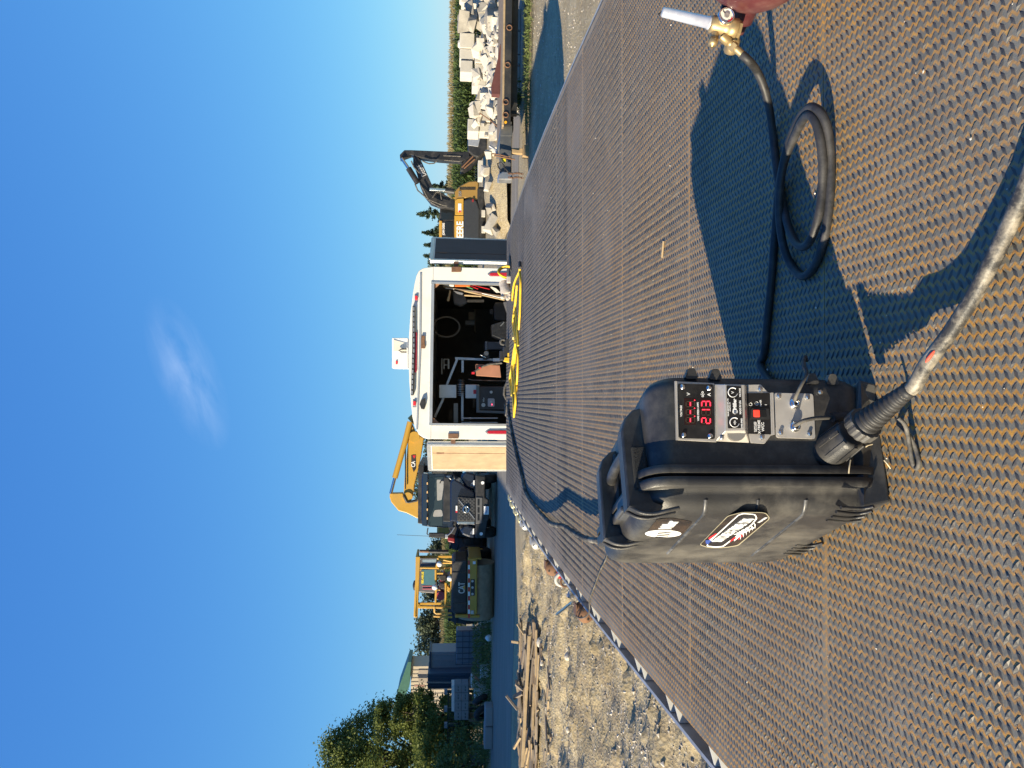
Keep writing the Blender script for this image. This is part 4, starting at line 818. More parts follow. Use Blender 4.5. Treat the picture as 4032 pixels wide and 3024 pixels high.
m = MB(); m.tube(spline([on_deck(*cY(120, 150), .01), on_deck(*cY(118, 90), .01), on_deck(*cY(110, 20), .01)], 5), 0.009, 8); m.build('cord_end', M_mblk, yc2, world=True)
# leather glove
gl = thing('work_glove', 'pale leather work glove lying at the far edge of the deck', 'glove', tuple(on_deck(*cY(112, 380))))
M_gl = mat('glove_leather', (0.50, 0.44, 0.37), 0.9, var=0.2, scale=30, bump=0.3, bscale=80, dirt=(0.25, 0.2, 0.16), dirt_amt=0.5, dscale=12)
g0 = at_y(*cY(75, 330), 7.35)
bmv = [(-0.03, 0, 0.06), (0.05, 0, 0.07)]
m = MB(); m.tube([at_y(*cY(60, 270), 7.4), at_y(*cY(68, 310), 7.38), at_y(*cY(78, 350), 7.36), at_y(*cY(86, 380), 7.35)], [0.055, 0.050, 0.058, 0.050], 10); m.build('palm', M_gl, gl, world=True)
for a, b_, c in (((70, 370), (48, 400), (35, 415)), ((85, 380), (90, 410), (98, 430)), ((95, 365), (104, 395), (112, 420)), ((100, 350), (110, 375), (116, 395)), ((102, 340), (112, 355), (117, 370))):
    m = MB(); m.tube(spline([at_y(*cY(*a), 7.35), at_y(*cY(*b_), 7.33), at_y(*cY(*c), 7.32)], 4), [0.020] * 7 + [0.016, 0.009], 8); m.build('finger', M_gl, gl, world=True)
# cordless grinder
tl_ = thing('cordless_grinder', 'yellow and black cordless power tool standing at the deck end', 'power tool', tuple(on_deck(*cM(1960, 1440))))
YT = 7.45
def TM(px, py, dy=0): return at_y(*cM(px, py), YT + dy)
m = MB(); m.prism(rounded([TM(1840, 1270), TM(1985, 1270), TM(2000, 1400), TM(1990, 1530), TM(1850, 1530), TM(1830, 1390)], .2), (0, 0.10, 0)); m.build('motor_housing', M_mblk, tl_, world=True, bevel=0.006)
m = MB(); m.prism([TM(1915, 1395, -.004), TM(1965, 1395, -.004), TM(1965, 1480, -.004), TM(1915, 1480, -.004)], (0, 0.02, 0)); m.build('badge', M_ycord, tl_, world=True)
m = MB(); m.prism(rounded([TM(1860, 1480, -.01), TM(1985, 1480, -.01), TM(2010, 1570, -.01), TM(1985, 1580, -.01), TM(1850, 1545, -.01)], .2), (0, 0.12, 0)); m.build('battery', M_ycord, tl_, world=True, bevel=0.006)
m = MB(); m.prism(rounded([TM(1890, 1130), TM(1960, 1120), TM(2010, 1220), TM(1990, 1290), TM(1885, 1285), TM(1870, 1220)], .2), (0, 0.07, 0)); m.build('gear_head', M_rub, tl_, world=True, bevel=0.006)
m = MB(); m.tube(spline([TM(1890, 1240, .03), TM(1800, 1220, .03), TM(1790, 1165, .03), TM(1830, 1135, .03), TM(1870, 1160, .03)], 6), 0.013, 8); m.build('hose_guard', M_rubd, tl_, world=True)
m = MB(); m.prism([TM(1770, 1350, .03), TM(1830, 1350, .03), TM(1840, 1530, .03), TM(1770, 1530, .03)], (0, 0.06, 0)); m.build('charger_block', M_mblk, tl_, world=True, bevel=0.005)
# splinter, chips of slag and grit on the plate
m = MB(); pp_ = dk(crop(1980, 600, 2.074), [(1312, 725, .004), (1308, 770, .004), (1300, 860, .003)], 0); m.tube(pp_, 0.0035, 5); tag(m.build('wood_splinter', M_woodl), 'thin pale wood splinter lying on the tread plate', 'splinter')
n = 420; yy = 0.9 + 6.2 * rs.rand(n) ** 1.3; xx = XL + 0.1 + (XR_ - XL - 0.2) * rs.rand(n)
spots = np.stack([xx, yy, np.interp(yy, _PY, _PZ) + 0.01 * (xx - 0.4) + 0.002], -1); stones('slag_grit', spots, 0.0012 + 0.003 * rs.rand(n) ** 4, mat('pale_grit', (0.6, 0.55, 0.46), 0.6), 'pale grit and slag specks on the tread plate')
# ------------------------------------------------------------------ tracing helpers for far things: outline at a real distance, given real depth
def tp(c, pts, Y): return [at_y(*c(*p), Y) for p in pts]
def ext(name, c, pts, Y, dep, m, par, bevel=0.0, rad=0.0):
    P = tp(c, pts, Y)
    if rad: P = rounded(P, rad)
    mb = MB(); mb.prism(P, (0, dep, 0)); return mb.build(name, m, par, world=True, bevel=bevel)
def rect(x0, x1, y0, y1): return [(x0, y0), (x1, y0), (x1, y1), (x0, y1)]
def exr(name, c, r, Y, dep, m, par, bevel=0.0): return ext(name, c, rect(*r), Y, dep, m, par, bevel)
def rod(name, c, pts, Y, r, m, par, n=8, dy=None):
    P = [at_y(*c(*p), Y + (dy[i] if dy else 0)) for i, p in enumerate(pts)]; mb = MB(); mb.tube(P, r, n); return mb.build(name, m, par, world=True)
def ftext(name, s, c, a, b_, Y, size, m, par, bold=0.0, sx=1.0, ext_=0.004):
    A, B = at_y(*c(*a), Y), at_y(*c(*b_), Y); d = (B - A).normalized(); return text(name, s, m, par, (A + B) / 2, d, d.cross(Vector((0, 1, 0))), size, ext=ext_, bold=bold, sx=sx)

# ------------------------------------------------------------------ enclosed white trailer
YR = 11.3
ex0, ex1 = at_y(*cB(600, 1345), YR).x, at_y(*cB(600, 97), YR).x
et = thing('enclosed_trailer', 'white enclosed cargo trailer with both rear doors swung open', 'trailer', ((ex0 + ex1) / 2, YR, 0))
roof = [(345, 97), (305, 103), (275, 122), (258, 155), (245, 210), (232, 285), (215, 420), (203, 600), (200, 740), (206, 930), (217, 1070), (228, 1180), (246, 1255), (275, 1310), (310, 1335), (345, 1344)]
oz = at_y(*cB(362, 700), YR).z; ol = at_y(*cB(600, 1245), YR).x; orr = at_y(*cB(600, 206), YR).x
zb = 0.45; EL = 4.9
R3 = tp(cB, roof, YR)
top = [Vector((p.x, YR, p.z)) for p in R3]; zs = 0.5 * (top[0].z + top[-1].z)
m = MB(); m.prism([Vector((ex1, YR, oz - .02))] + top + [Vector((ex0, YR, oz - .02))], (0, 0.06, 0)); m.build('rear_header', M_wpaint, et, world=True, bevel=0.006)
for a, c in ((ex0, ol), (orr, ex1)):
    m = MB(); m.bb(a, c, YR, YR + 0.06, zb, oz - 0.022); m.build('rear_post', M_wpaint, et, world=True, bevel=0.006)
m = MB(); m.bb(ol, orr, YR - 0.01, YR + 0.05, zb, zb + 0.12); m.build('rear_sill', M_alu, et, world=True)
for a, c in ((ol, ol + 0.03), (orr - 0.03, orr)):
    m = MB(); m.bb(a, c, YR - 0.012, YR + 0.05, zb + .122, oz + 0.01); m.build('opening_trim', M_alu, et, world=True)
m = MB(); m.bb(ol + .032, orr - .032, YR - 0.012, YR + 0.05, oz - 0.035, oz + 0.008); m.build('opening_trim', M_alu, et, world=True)
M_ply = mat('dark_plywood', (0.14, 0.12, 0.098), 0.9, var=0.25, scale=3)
for x, nme in ((ex0 + 0.015, 'side_wall'), (ex1 - 0.015, 'side_wall')):
    m = MB(); m.bb(x - 0.014, x + 0.014, YR + 0.061, YR + EL, zb, zs); m.build(nme, M_wpaint, et, world=True)
    sg = 1 if x < 0.5 else -1
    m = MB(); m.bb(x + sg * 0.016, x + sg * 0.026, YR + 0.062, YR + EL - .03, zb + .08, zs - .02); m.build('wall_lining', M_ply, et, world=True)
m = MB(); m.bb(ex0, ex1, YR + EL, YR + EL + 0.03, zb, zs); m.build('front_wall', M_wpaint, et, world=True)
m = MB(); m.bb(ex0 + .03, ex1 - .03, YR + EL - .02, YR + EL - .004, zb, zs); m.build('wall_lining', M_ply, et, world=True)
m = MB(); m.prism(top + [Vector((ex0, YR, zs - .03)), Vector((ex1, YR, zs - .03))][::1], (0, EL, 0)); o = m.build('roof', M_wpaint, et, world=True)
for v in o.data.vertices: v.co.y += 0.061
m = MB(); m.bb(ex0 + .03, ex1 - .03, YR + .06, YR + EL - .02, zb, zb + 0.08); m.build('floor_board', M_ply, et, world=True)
m = MB(); m.bb(ex0 + .1, ex1 - .1, YR + .2, YR + EL + 0.9, zb - .14, zb - .004); m.build('chassis', M_dframe, et, world=True)
for yw in (YR + 1.9, YR + 2.75):
    for xw in (ex0 + 0.14, ex1 - 0.14): wheel(et, (xw, yw, 0.36), (1, 0, 0), 0.36, 0.2, M_galv)
ext('drip_rail', cB, [(282, 140), (295, 140), (290, 700), (266, 1275), (255, 1275), (276, 700)], YR - .012, 0.011, M_alu, et)
M_tail = mat('tail_lens', (0.42, 0.012, 0.03), 0.25, var=0.15, scale=60, coat=0.3)
for yy_, x0 in ((147, 785), (1293, 768)):
    o = ext('tail_light', cB, [(x0, yy_), (x0 + 14, yy_ + 11), (1010, yy_ + 13), (1010, yy_ - 13), (x0 + 14, yy_ - 11)], YR - .02, 0.019, M_tail, et, bevel=0.004)
    ext('light_bezel', cB, [(x0 - 12, yy_), (x0 + 8, yy_ + 16), (1012, yy_ + 18), (1012, yy_ - 18), (x0 + 8, yy_ - 16)], YR - .008, 0.0075, M_zinc, o)
for (x, y) in ((256, 320), (243, 1086)):
    o = ext('marker_light', cB, rect(x - 9, x + 9, y - 18, y + 12), YR - .03, 0.028, mat('marker_red', (0.75, 0.02, 0.03), 0.25, coat=0.3), et, bevel=0.004)
    exr('marker_base', cB, (x - 12, x + 12, y - 28, y + 28), YR - .006, 0.0055, M_zinc, o)
o = ext('brake_strip', cB, [(248, 568), (262, 568), (258, 858), (243, 858)], YR - .022, 0.02, M_tail, et, bevel=0.003)
o = ext('light_bar', cB, [(229, 376), (246, 376), (245, 700), (236, 1026), (217, 1026), (226, 700)], YR - .055, 0.052, M_mblk, et, bevel=0.004)
for i in range(17):
    y = 384 + i * 38; x = 230 - 0.0000 * i + (4 if y < 700 else -(y - 700) * 0.03); exr('light_cell', cB, (x - 1, x + 9, y, y + 27), YR - .058, 0.003, M_zinc, o)
for r_ in ((294, 318, 592, 618), (292, 316, 618, 655), (290, 320, 655, 685)): exr('lock_bracket', cB, r_, YR - .03, 0.028, M_rust, et, 0.003)
ext('rear_camera', cB, [(318, 1045), (290, 1060), (280, 1090), (292, 1125), (315, 1128), (322, 1090)], YR - .05, 0.048, M_mblk, et, bevel=0.006)
for r_ in ((512, 582, 92, 130), (488, 562, 1303, 1340)): exr('hinge_plate', cB, r_, YR - .02, 0.018, M_rust, et, 0.003)
exr('hinge_arm', cB, (530, 562, 60, 96), YR + .01, 0.03, M_rust, et); exr('hinge_arm', cB, (508, 540, 1338, 1372), YR + .01, 0.03, M_rust, et)
for pts in ([(370, 207), (370, 270), (440, 207)], [(350, 1228), (350, 1160), (425, 1228)]): ext('corner_gusset', cB, pts, YR + .02, 0.02, mat('gusset_wood', (0.30, 0.15, 0.08), 0.8, var=0.2), et)
# doors
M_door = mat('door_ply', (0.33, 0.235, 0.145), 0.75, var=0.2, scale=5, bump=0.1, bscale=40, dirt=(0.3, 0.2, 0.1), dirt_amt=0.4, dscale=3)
def door(hx, ang, side):
    # local x runs from the hinge to the free edge; the inner face looks along local -y * side
    e = bpy.data.objects.new('door', None); COL.objects.link(e); e.parent = et
    loc = Vector((hx, YR + 0.03, 0)); rot = Matrix.Rotation(ang, 4, 'Z'); e.matrix_basis = WM[et.name].inverted() @ Matrix.Translation(loc) @ rot; WM[e.name] = Matrix.Translation(loc) @ rot
    W_, z0, z1 = 1.06, 0.49, oz + 0.03
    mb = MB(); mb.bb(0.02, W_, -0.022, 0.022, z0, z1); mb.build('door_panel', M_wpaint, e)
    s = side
    mb = MB(); mb.bb(0.085, W_ - 0.06, s * 0.0225, s * 0.029, z0 + .05, z1 - .06); mb.build('door_lining', M_door if s > 0 else mat('dark_door_ply', (0.085, 0.07, 0.06), 0.8, var=0.2, scale=4), e)  # one door's lining is coloured much darker than the other's
    for a in ((0.0, 0.055, z0, z1), (W_ - 0.03, W_ + 0.012, z0, z1), (0.056, W_ - 0.031, z1 - 0.045, z1 + .012)):
        mb = MB(); mb.bb(a[0], a[1], -0.028, 0.031, a[2], a[3]); mb.build('door_edge', M_alu, e, bevel=0.003)
    mb = MB(); mb.bb(0.32, 0.325, s * 0.03, s * 0.034, z0 + 0.6, z1 - 0.07); mb.bb(0.30, 0.345, s * 0.03, s * 0.036, z1 - .24, z1 - .13); mb.build('retaining_chain', M_rust, e)
    return e
hl = at_y(*cB(600, 1372), YR).x; hr = at_y(*cB(600, 60), YR).x
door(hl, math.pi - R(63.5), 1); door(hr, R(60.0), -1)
# roof vent
vt = [(80, 608), (196, 608), (196, 830), (80, 828)]
o = ext('roof_vent', cB, vt, YR + 1.1, 0.38, M_wpaint, et, bevel=0.01)
ext('vent_louvre', cB, [(92, 622), (182, 648), (182, 705), (92, 705)], YR + 1.09, 0.009, mat('vent_cream', (0.62, 0.58, 0.48), 0.6), o)
exr('vent_badge', cB, (108, 120, 776, 800), YR + 1.085, 0.014, M_red, o)
rod('vent_strut', cB, [(186, 690), (150, 690), (130, 700), (150, 712), (186, 712)], YR + 1.05, 0.012, M_rubd, o)
# ---- things kept inside the trailer
M_gal2 = mat('tube_grey', (0.46, 0.46, 0.47), 0.4, 0.6, var=0.15)
def inside(name, label, cat, Yp=12.3, px=(1000, 700), c=cB): p = at_y(*c(*px), Yp); return thing(name, label, cat, (p.x, p.y, zb + .08))
st_ = inside('welding_stand', 'grey square tube stand inside the white trailer', 'stand', 11.52, (700, 900))
for pts in ([(740, 150), (1180, 170)], [(780, 170), (590, 640)], [(885, 190), (885, 420)], [(500, 960), (350, 1280)], [(590, 640), (500, 960)], [(880, 560), (880, 1350)], [(1180, 170), (1950, 190)]):
    P = tp(cN, pts, 11.85); mb = MB(); mb.bar(P[0], P[1], 0.034, 0.034, up=(0, 1, 0)); mb.build('stand_tube', M_gal2, st_, world=True)
rl = inside('wire_reel', 'large spool of wire on an axle between silver boxes', 'spool', 11.7, (850, 1000))
mb = MB(); A, B = tp(cN, [(855, 560), (855, 1010)], 11.7); mb.lathe(A, B - A, [(0, 0.05), (0.02, 0.052), (0.03, 0.028), (0.05, 0.052), (0.155, 0.054), (0.175, 0.035), (0.19, 0.03)], 20); mb.build('spool_core', M_mblk, rl, world=True)
for i in range(7):
    Q = at_y(*cN(855, 650 + i * 34), 11.7); mb = MB(); mb.lathe(Q, B - A, [(0, 0.056), (0.006, 0.056)], 20); mb.build('wire_turn', M_zinc, rl, world=True)
for r_, lbl in (((435, 765, 660, 910), 'upper silver sheet metal box beside the wire reel'), ((940, 1172, 655, 918), 'lower silver sheet metal box with a small red label')):
    o = exr('metal_box', cN, r_, 11.65, 0.22, mat('sheet_silver', (0.50, 0.50, 0.49), 0.45, 0.35, var=0.1), None, 0.006); tag(o, lbl, 'box')
    if r_[0] > 900: exr('red_label', cN, (1092, 1165, 755, 835), 11.647, 0.002, M_red, o)
wd = inside('welder', 'black welding machine with a white knob panel and lit red lamp', 'welder', 11.62, (900, 1050))
exr('cabinet', cN, (1200, 1900, 690, 1140), 11.62, 0.5, M_mblk, wd, 0.01)
ext('cabinet_frame', cN, [(1150, 655), (1210, 655), (1210, 1150), (1900, 1170), (1900, 1225), (1150, 1195)], 11.59, 0.05, mat('frame_slate', (0.09, 0.10, 0.10), 0.5, var=0.1), wd, 0.008)
ext('knob_panel', cN, rect(1370, 1500, 920, 1080), 11.6, 0.02, mat('pale_panel', (0.30, 0.28, 0.28), 0.5), wd, rad=0.2)
mb = MB(); q = at_y(*cN(1450, 1038), 11.595); mb.cyl(q, q + Vector((0, 0.02, 0)), 0.008, n=12); mb.build('pilot_lamp', mat('pilot_red', (0.8, 0.02, 0.05), 0.3, emit=(1, 0.05, 0.1), estr=3.0), wd, world=True)
for px_, yk_, rk_ in (((1435, 985), 11.58, 0.018), ((1435, 800), 11.59, 0.022)): q = at_y(*cN(*px_), yk_); mb = MB(); mb.cyl(q, q + Vector((0, 0.025, 0)), rk_, n=16); mb.build('knob', M_zinc, wd, world=True)
mb = MB(); q = at_y(*cN(1285, 1048), 11.605); mb.cyl(q, q + Vector((0, 0.014, 0)), 0.03, n=20); mb.build('logo_disc', mat('logo_grey', (0.36, 0.38, 0.36), 0.5), wd, world=True)
ftext('lettering', 'Miller', cN, (1290, 1000), (1290, 890), 11.61, 0.036, mat('logo_grey', (0.4, 0.4, 0.4)), wd, bold=0.0008, sx=0.8)
bx_ = ext('cardboard_box', cN, [(1140, 260), (1600, 285), (1625, 515), (1150, 480)], 11.55, 0.25, mat('cardboard_rust', (0.33, 0.15, 0.09), 0.85, var=0.15), None, 0.005); tag(bx_, 'reddish brown cardboard box beside the grey stand', 'box')
gun = inside('welding_gun', 'grey welding gun with red trigger hanging by the cardboard box', 'welding gun', 11.52, (800, 800))
rod('gun_handle', cN, [(1640, 240), (1400, 260), (1250, 310), (1150, 380), (1070, 440)], 11.52, 0.016, M_rubd, gun); exr('gun_trigger', cN, (1195, 1235, 320, 350), 11.49, 0.02, M_red, gun); exr('gun_nozzle', cN, (1060, 1115, 415, 455), 11.49, 0.02, M_red, gun)
gr = inside('angle_grinder', 'angle grinder with pale disc hung on the stand', 'grinder', 11.62, (760, 760))
mb = MB(); q = at_y(*cN(1330, 110), 11.68); mb.cyl(q, q + Vector((0, 0.05, 0)), 0.055, n=20); mb.build('guard', M_mblk, gr, world=True)
mb = MB(); q = at_y(*cN(1340, 55), 11.66); mb.cyl(q, q + Vector((0, 0.012, 0)), 0.036, n=18); mb.build('disc', mat('disc_tan', (0.4, 0.33, 0.25), 0.8), gr, world=True)
rod('wrench', cN, [(1230, 80), (1270, 110), (1330, 135)], 11.62, 0.008, M_chr, gr)
o = exr('white_case', cN, (1470, 1600, 150, 210), 11.62, 0.1, M_wpaint, None, 0.004); tag(o, 'small white box under the grinder on the stand', 'box')
hs = rod('rubber_hose', cN, [(990, 550), (1080, 570), (1400, 578), (1750, 585), (2000, 590)], 11.7, 0.009, M_rubd, None); tag(hs, 'straight pale rubber hose hanging inside the trailer', 'hose')
cl = rod('power_cable', cN, [(1790, 500), (1740, 600), (1690, 720), (1680, 850), (1720, 935), (1780, 940), (1830, 880)], 8.6, 0.013, M_rubd, None); tag(cl, 'grey cable looping out of the trailer doorway onto the deck', 'cable')
for k, y in enumerate((1302, 1388)):
    o = rod('gas_lance', cN, [(860, y), (1560, y)], 11.55, 0.010, M_gal2, None); tag(o, ('pale steel lance rod standing against the left trailer wall' if k else 'pale steel lance rod standing second from the left trailer wall'), 'rod')
    rod('lance_knob', cN, [(1020, y), (1050, y)], 11.55, 0.016, M_gal2, o)
cbn = inside('wall_shelf', 'dark shelf unit with grey parts on the left trailer wall', 'shelf', 13.3, (500, 1150))
exr('shelf_board', cN, (715, 795, 1015, 1390), 12.9, 0.3, M_gal2, cbn); exr('shelf_back', cN, (620, 690, 1150, 1350), 13.1, 0.05, M_ply, cbn); exr('shelf_board', cN, (1085, 1120, 700, 1100), 13.0, 0.2, M_ply, cbn)
rk = inside('headset_rack', 'white framed rack hanging on the inner trailer wall', 'rack', 13.5, (480, 800))
for r_ in ((520, 535, 160, 360), (600, 630, 160, 350), (520, 630, 160, 172), (520, 630, 270, 285), (480, 495, 150, 460)): exr('rack_bar', cN, r_, 13.6, 0.02, M_alu, rk)
for k, (px, py, r) in enumerate(((850, 860, 1), (850, 540, 1))): pass
vac = inside('black_bin', 'black plastic bin with a shiny edge at the trailer door', 'bin', 11.52, (880, 560))
ext('bin_body', cM, [(1610, 860), (1700, 830), (1850, 790), (2000, 800), (2000, 1090), (1790, 1130), (1620, 1060)], 11.6, 0.3, M_pblk, vac, 0.01); ext('bin_highlight_strip', cM, [(1770, 880), (1845, 805), (1860, 820), (1790, 890)], 11.59, 0.008, M_chr, vac)
hm = inside('welding_helmet', 'black tool case standing in the dark trailer interior', 'case', 12.3, (850, 430))
ext('case_shell', cM, [(1680, 430), (1900, 430), (1900, 790), (1660, 770), (1650, 500)], 12.3, 0.25, M_mblk, hm, 0.02, rad=.2); exr('case_handle', cM, (1580, 1650, 560, 660), 12.32, 0.06, M_mblk, hm, 0.01)
sh = ext('rubber_boot', cM, [(1840, 420), (1900, 415), (1960, 560), (1968, 640), (1930, 680), (1890, 600)], 11.65, 0.12, mat('boot_grey', (0.08, 0.08, 0.09), 0.6), None, 0.01); tag(sh, 'dark grey boot lying just inside the trailer doorway', 'boot')
# long handled tools leaning against the right wall
rods = [([(700, 130), (1910, 400)], 'pale wooden shovel handle leaning at the right trailer wall', M_woodl), ([(740, 160), (1300, 230), (1930, 380)], 'long grey pole leaning beside the shovel handle', M_galv), ([(900, 180), (1880, 330)], 'thin tan pole behind the leaning grey pole', M_wood), ([(1100, 300), (1420, 320)], 'short pale stick behind the leaning poles', M_woodl)]
for pts, lb, mt in rods: o = rod('long_handle', cM, pts, 11.7, 0.013, mt, None); tag(o, lb, 'pole')
hd = rod('hammer_handle', cM, [(790, 410), (805, 330), (830, 210)], 11.65, [0.020, 0.016, 0.014], M_woodl, None); tag(hd, 'pale wooden hammer handle hanging in the trailer', 'handle')
tr_ = ext('trowel', cM, [(890, 215), (1000, 240), (1080, 265), (1060, 295), (960, 270)], 11.67, 0.015, M_zinc, None); tag(tr_, 'grey trowel blade hanging by the hammer handle', 'trowel')
ol_ = exr('orange_level', cM, (918, 1205, 60, 132), 11.6, 0.05, mat('orange_plastic', (0.55, 0.14, 0.02), 0.5), None, 0.006); tag(ol_, 'orange plastic tool body on the right trailer wall', 'tool')
wb = ext('plastic_bag', cM, [(690, 60), (900, 60), (910, 130), (780, 125), (700, 100)], 11.6, 0.06, mat('bag_white', (0.6, 0.6, 0.58), 0.3, var=0.3, scale=60, bump=0.8, bscale=40), None, 0.01); tag(wb, 'crumpled clear plastic bag above the orange tool', 'bag')
for pts, mt, lb in (([(1190, 120), (1360, 185)], M_red, 'red strap hanging by the orange tool'), ([(1250, 110), (1580, 190)], M_red, 'longer red strap slanting down the trailer wall'), ([(1140, 140), (1260, 185)], mat('strap_green', (0.12, 0.32, 0.12), 0.7), 'short green strap by the red ones')):
    P = tp(cM, pts, 11.65); mb = MB(); mb.bar(P[0], P[1], 0.035, 0.006, up=(0, 0, 1)); o = mb.build('lifting_strap', mt, None); tag(o, lb, 'strap')
wp = ext('plastic_sheet', cM, [(1560, 120), (1700, 170), (1780, 250), (1700, 250)], 11.68, 0.01, M_wpaint, None); tag(wp, 'thin white plastic sheet behind the straps', 'sheet')

tb = inside('tool_bag', 'dark canvas tool bag hanging behind the long handles', 'bag', 12.2, (900, 400)); ext('bag_body', cM, [(880, 240), (1060, 230), (1160, 430), (1040, 495), (900, 450)], 12.0, 0.2, mat('canvas_grey', (0.10, 0.10, 0.105), 0.9, var=0.3, scale=12), tb, 0.02, rad=.2); exr('bag_strap', cM, (1150, 1470, 385, 430), 12.0, 0.03, M_mblk, tb)
hc = inside('hanging_hose', 'coil of grey hose hanging on the front wall of the trailer', 'hose', 13.0, (600, 800))
for k_ in range(3):
    q = at_y(*cM(760, 900), 13.0 + .03 * k_); mb = MB(); mb.tube([q + Vector((0.17 * math.cos(t), 0, 0.22 * math.sin(t))) for t in [6.283 * i_ / 28 for i_ in range(28)]], 0.016, 7, closed=True); mb.build('hose_loop', mat('hose_grey', (0.22, 0.21, 0.2), 0.7), hc, world=True)
tbx = inside('tool_box', 'grey steel tool box on the trailer floor between bin and stand', 'tool box', 12.4, (850, 650)); exr('box_shell', cM, (1530, 1960, 1180, 1330), 12.3, 0.4, mat('toolbox_blue', (0.06, 0.075, 0.10), 0.5), tbx, 0.01); exr('box_lid', cM, (1490, 1535, 1170, 1340), 12.28, 0.44, mat('toolbox_lid', (0.16, 0.17, 0.19), 0.4, 0.3), tbx, 0.006)
for k_, (y0_, y1_, lb_) in enumerate(((620, 760, 'pale cardboard box on the front wall shelf of the trailer'), (780, 860, 'small grey tin on the front wall shelf of the trailer'))):
    o = exr('shelf_box', cM, (1180 - 60 * k_, 1290, y0_, y1_), 14.2, 0.3, mat('box_tan' if k_ == 0 else 'tin_grey', (0.34, 0.25, 0.16) if k_ == 0 else (0.3, 0.3, 0.3), 0.7), None, 0.005); tag(o, lb_, 'box')
fs = inside('wall_rack', 'wooden shelf across the dark front wall of the trailer', 'shelf', 14.2, (700, 500)); exr('rack_board', cM, (1292, 1312, 560, 1000), 14.1, 0.45, M_wood, fs)
# ------------------------------------------------------------------ dark blue dump truck
YT_ = 31.0
M_nvy = mat('navy_paint', (0.010, 0.016, 0.034), 0.16, var=0.1, coat=0.8)
tk = thing('dump_truck', 'dark navy dump truck facing the deck on the shaded road', 'truck', (at_y(*cE(1380, 950), YT_).x, YT_ + 3, 0))
def TE(nm, pts, dy, dep, m, par=tk, bev=0.02, rad=0.0): return ext(nm, cE, pts, YT_ + dy, dep, m, par, bev, rad)
TE('dump_body', [(545, 500), (545, 1140), (1020, 1160), (1020, 520)], 3.4, 4.8, M_mblk); TE('cab_shield', [(545, 500), (540, 1135), (605, 1150), (605, 510)], 1.6, 1.8, M_mblk)
cabm = TE('cab', [(590, 600), (580, 660), (578, 1100), (600, 1160), (660, 1175), (820, 1185), (930, 1180), (930, 600), (820, 590), (660, 590)], 1.5, 1.7, M_nvy, bev=0.05)
TE('sun_visor', [(590, 590), (585, 1160), (640, 1170), (650, 600)], 1.05, 0.5, M_nvy, cabm)
TE('windshield', [(668, 640), (660, 1160), (805, 1172), (812, 632)], 1.46, 0.03, M_glass, cabm, 0.0)
Mseat = mat('seat_grey', (0.30, 0.30, 0.30), 0.8)
TE('seat', [(720, 990), (800, 985), (815, 1060), (700, 1065)], 1.45, 0.012, Mseat, cabm, 0.0, 0.3); TE('seat', [(745, 660), (830, 660), (800, 880), (750, 890)], 1.45, 0.012, Mseat, cabm, 0.0, 0.2)
rod('steering_wheel', cE, [(780, 700), (790, 675), (815, 672), (830, 690), (822, 715)], YT_ + 1.44, 0.02, M_mblk, cabm)
for i in range(5): exr('roof_light', cE, (636, 648, 690 + i * 95, 715 + i * 95), YT_ + 1.03, 0.04, mat('marker_amber', (0.7, 0.45, 0.2), 0.3), cabm, 0.0)
TE('bug_deflector', [(820, 625), (815, 1115), (895, 1118), (895, 690), (870, 640)], 0.55, 0.25, M_mblk)
hd_ = TE('hood', [(890, 690), (890, 1115), (985, 1125), (1165, 1160), (1165, 800), (1060, 740), (1000, 690), (930, 650)], 0.2, 1.9, M_nvy, bev=0.06)
gr_ = TE('grille', [(975, 845), (968, 1110), (1160, 1115), (1165, 860)], 0.02, 0.2, M_mblk, hd_, 0.02)
for i in range(9):
    for j in range(7):
        x = 985 + i * 20; y = 865 + j * 36 + (18 if i % 2 else 0); exr('grille_cell', cE, (x, x + 13, y, y + 25), YT_ + 0.005, 0.012, mat('grille_mesh', (0.09, 0.09, 0.09), 0.45, 0.3), gr_) if y < 1095 else None
TE('grille_surround', [(965, 1115), (970, 1145), (1160, 1150), (1160, 1117)], 0.05, 0.12, M_chr, hd_, 0.02)
q = at_y(*cE(1066, 985), YT_ - 0.03); mb = MB(); mb.tube([q + Vector((0.12 * math.cos(a), 0, 0.12 * math.sin(a))) for a in [6.283 * i / 24 for i in range(24)]], 0.028, 8, closed=True); mb.bar(q - Vector((0.1, 0, 0)), q + Vector((0.1, 0, 0)), 0.05, 0.05); mb.build('emblem', M_chr, gr_, world=True)
mb = MB(); a, c = tp(cE, [(1160, 1090), (985, 880)], YT_ - .01); mb.bar(a, c, 0.02, 0.03); mb.build('grille_slash', M_zinc, gr_, world=True)
exr('name_plate', cE, (952, 970, 945, 1000), YT_ + 0.15, 0.05, M_wht, hd_); exr('name_plate', cE, (952, 970, 1000, 1020), YT_ + 0.149, 0.05, M_red, hd_)
for pts, hp in (([(1000, 640), (1030, 590), (1060, 570), (1165, 600), (1170, 775), (1120, 770), (1060, 740)], (1130, 700)), ([(1000, 1210), (1030, 1175), (1090, 1160), (1165, 1175), (1165, 1300), (1100, 1292), (1030, 1265)], (1125, 1225))):
    f = TE('fender', pts, 0.35, 1.0, M_nvy, bev=0.08)
    TE('headlight', [(hp[0] - 20, hp[1] + 25), (hp[0] + 28, hp[1] + 32), (hp[0] + 28, hp[1] - 35), (hp[0] - 5, hp[1] - 5)], 0.30, 0.06, mat('lamp_glass', (0.12, 0.14, 0.18), 0.1, spec=0.8), f, 0.01); TE('headlight_led', [(hp[0] + 12, hp[1] + 30), (hp[0] + 27, hp[1] + 30), (hp[0] + 27, hp[1] - 33), (hp[0] + 14, hp[1] - 30)], 0.28, 0.03, mat('led_white', (0.8, 0.8, 0.8), 0.2), f, 0.0)
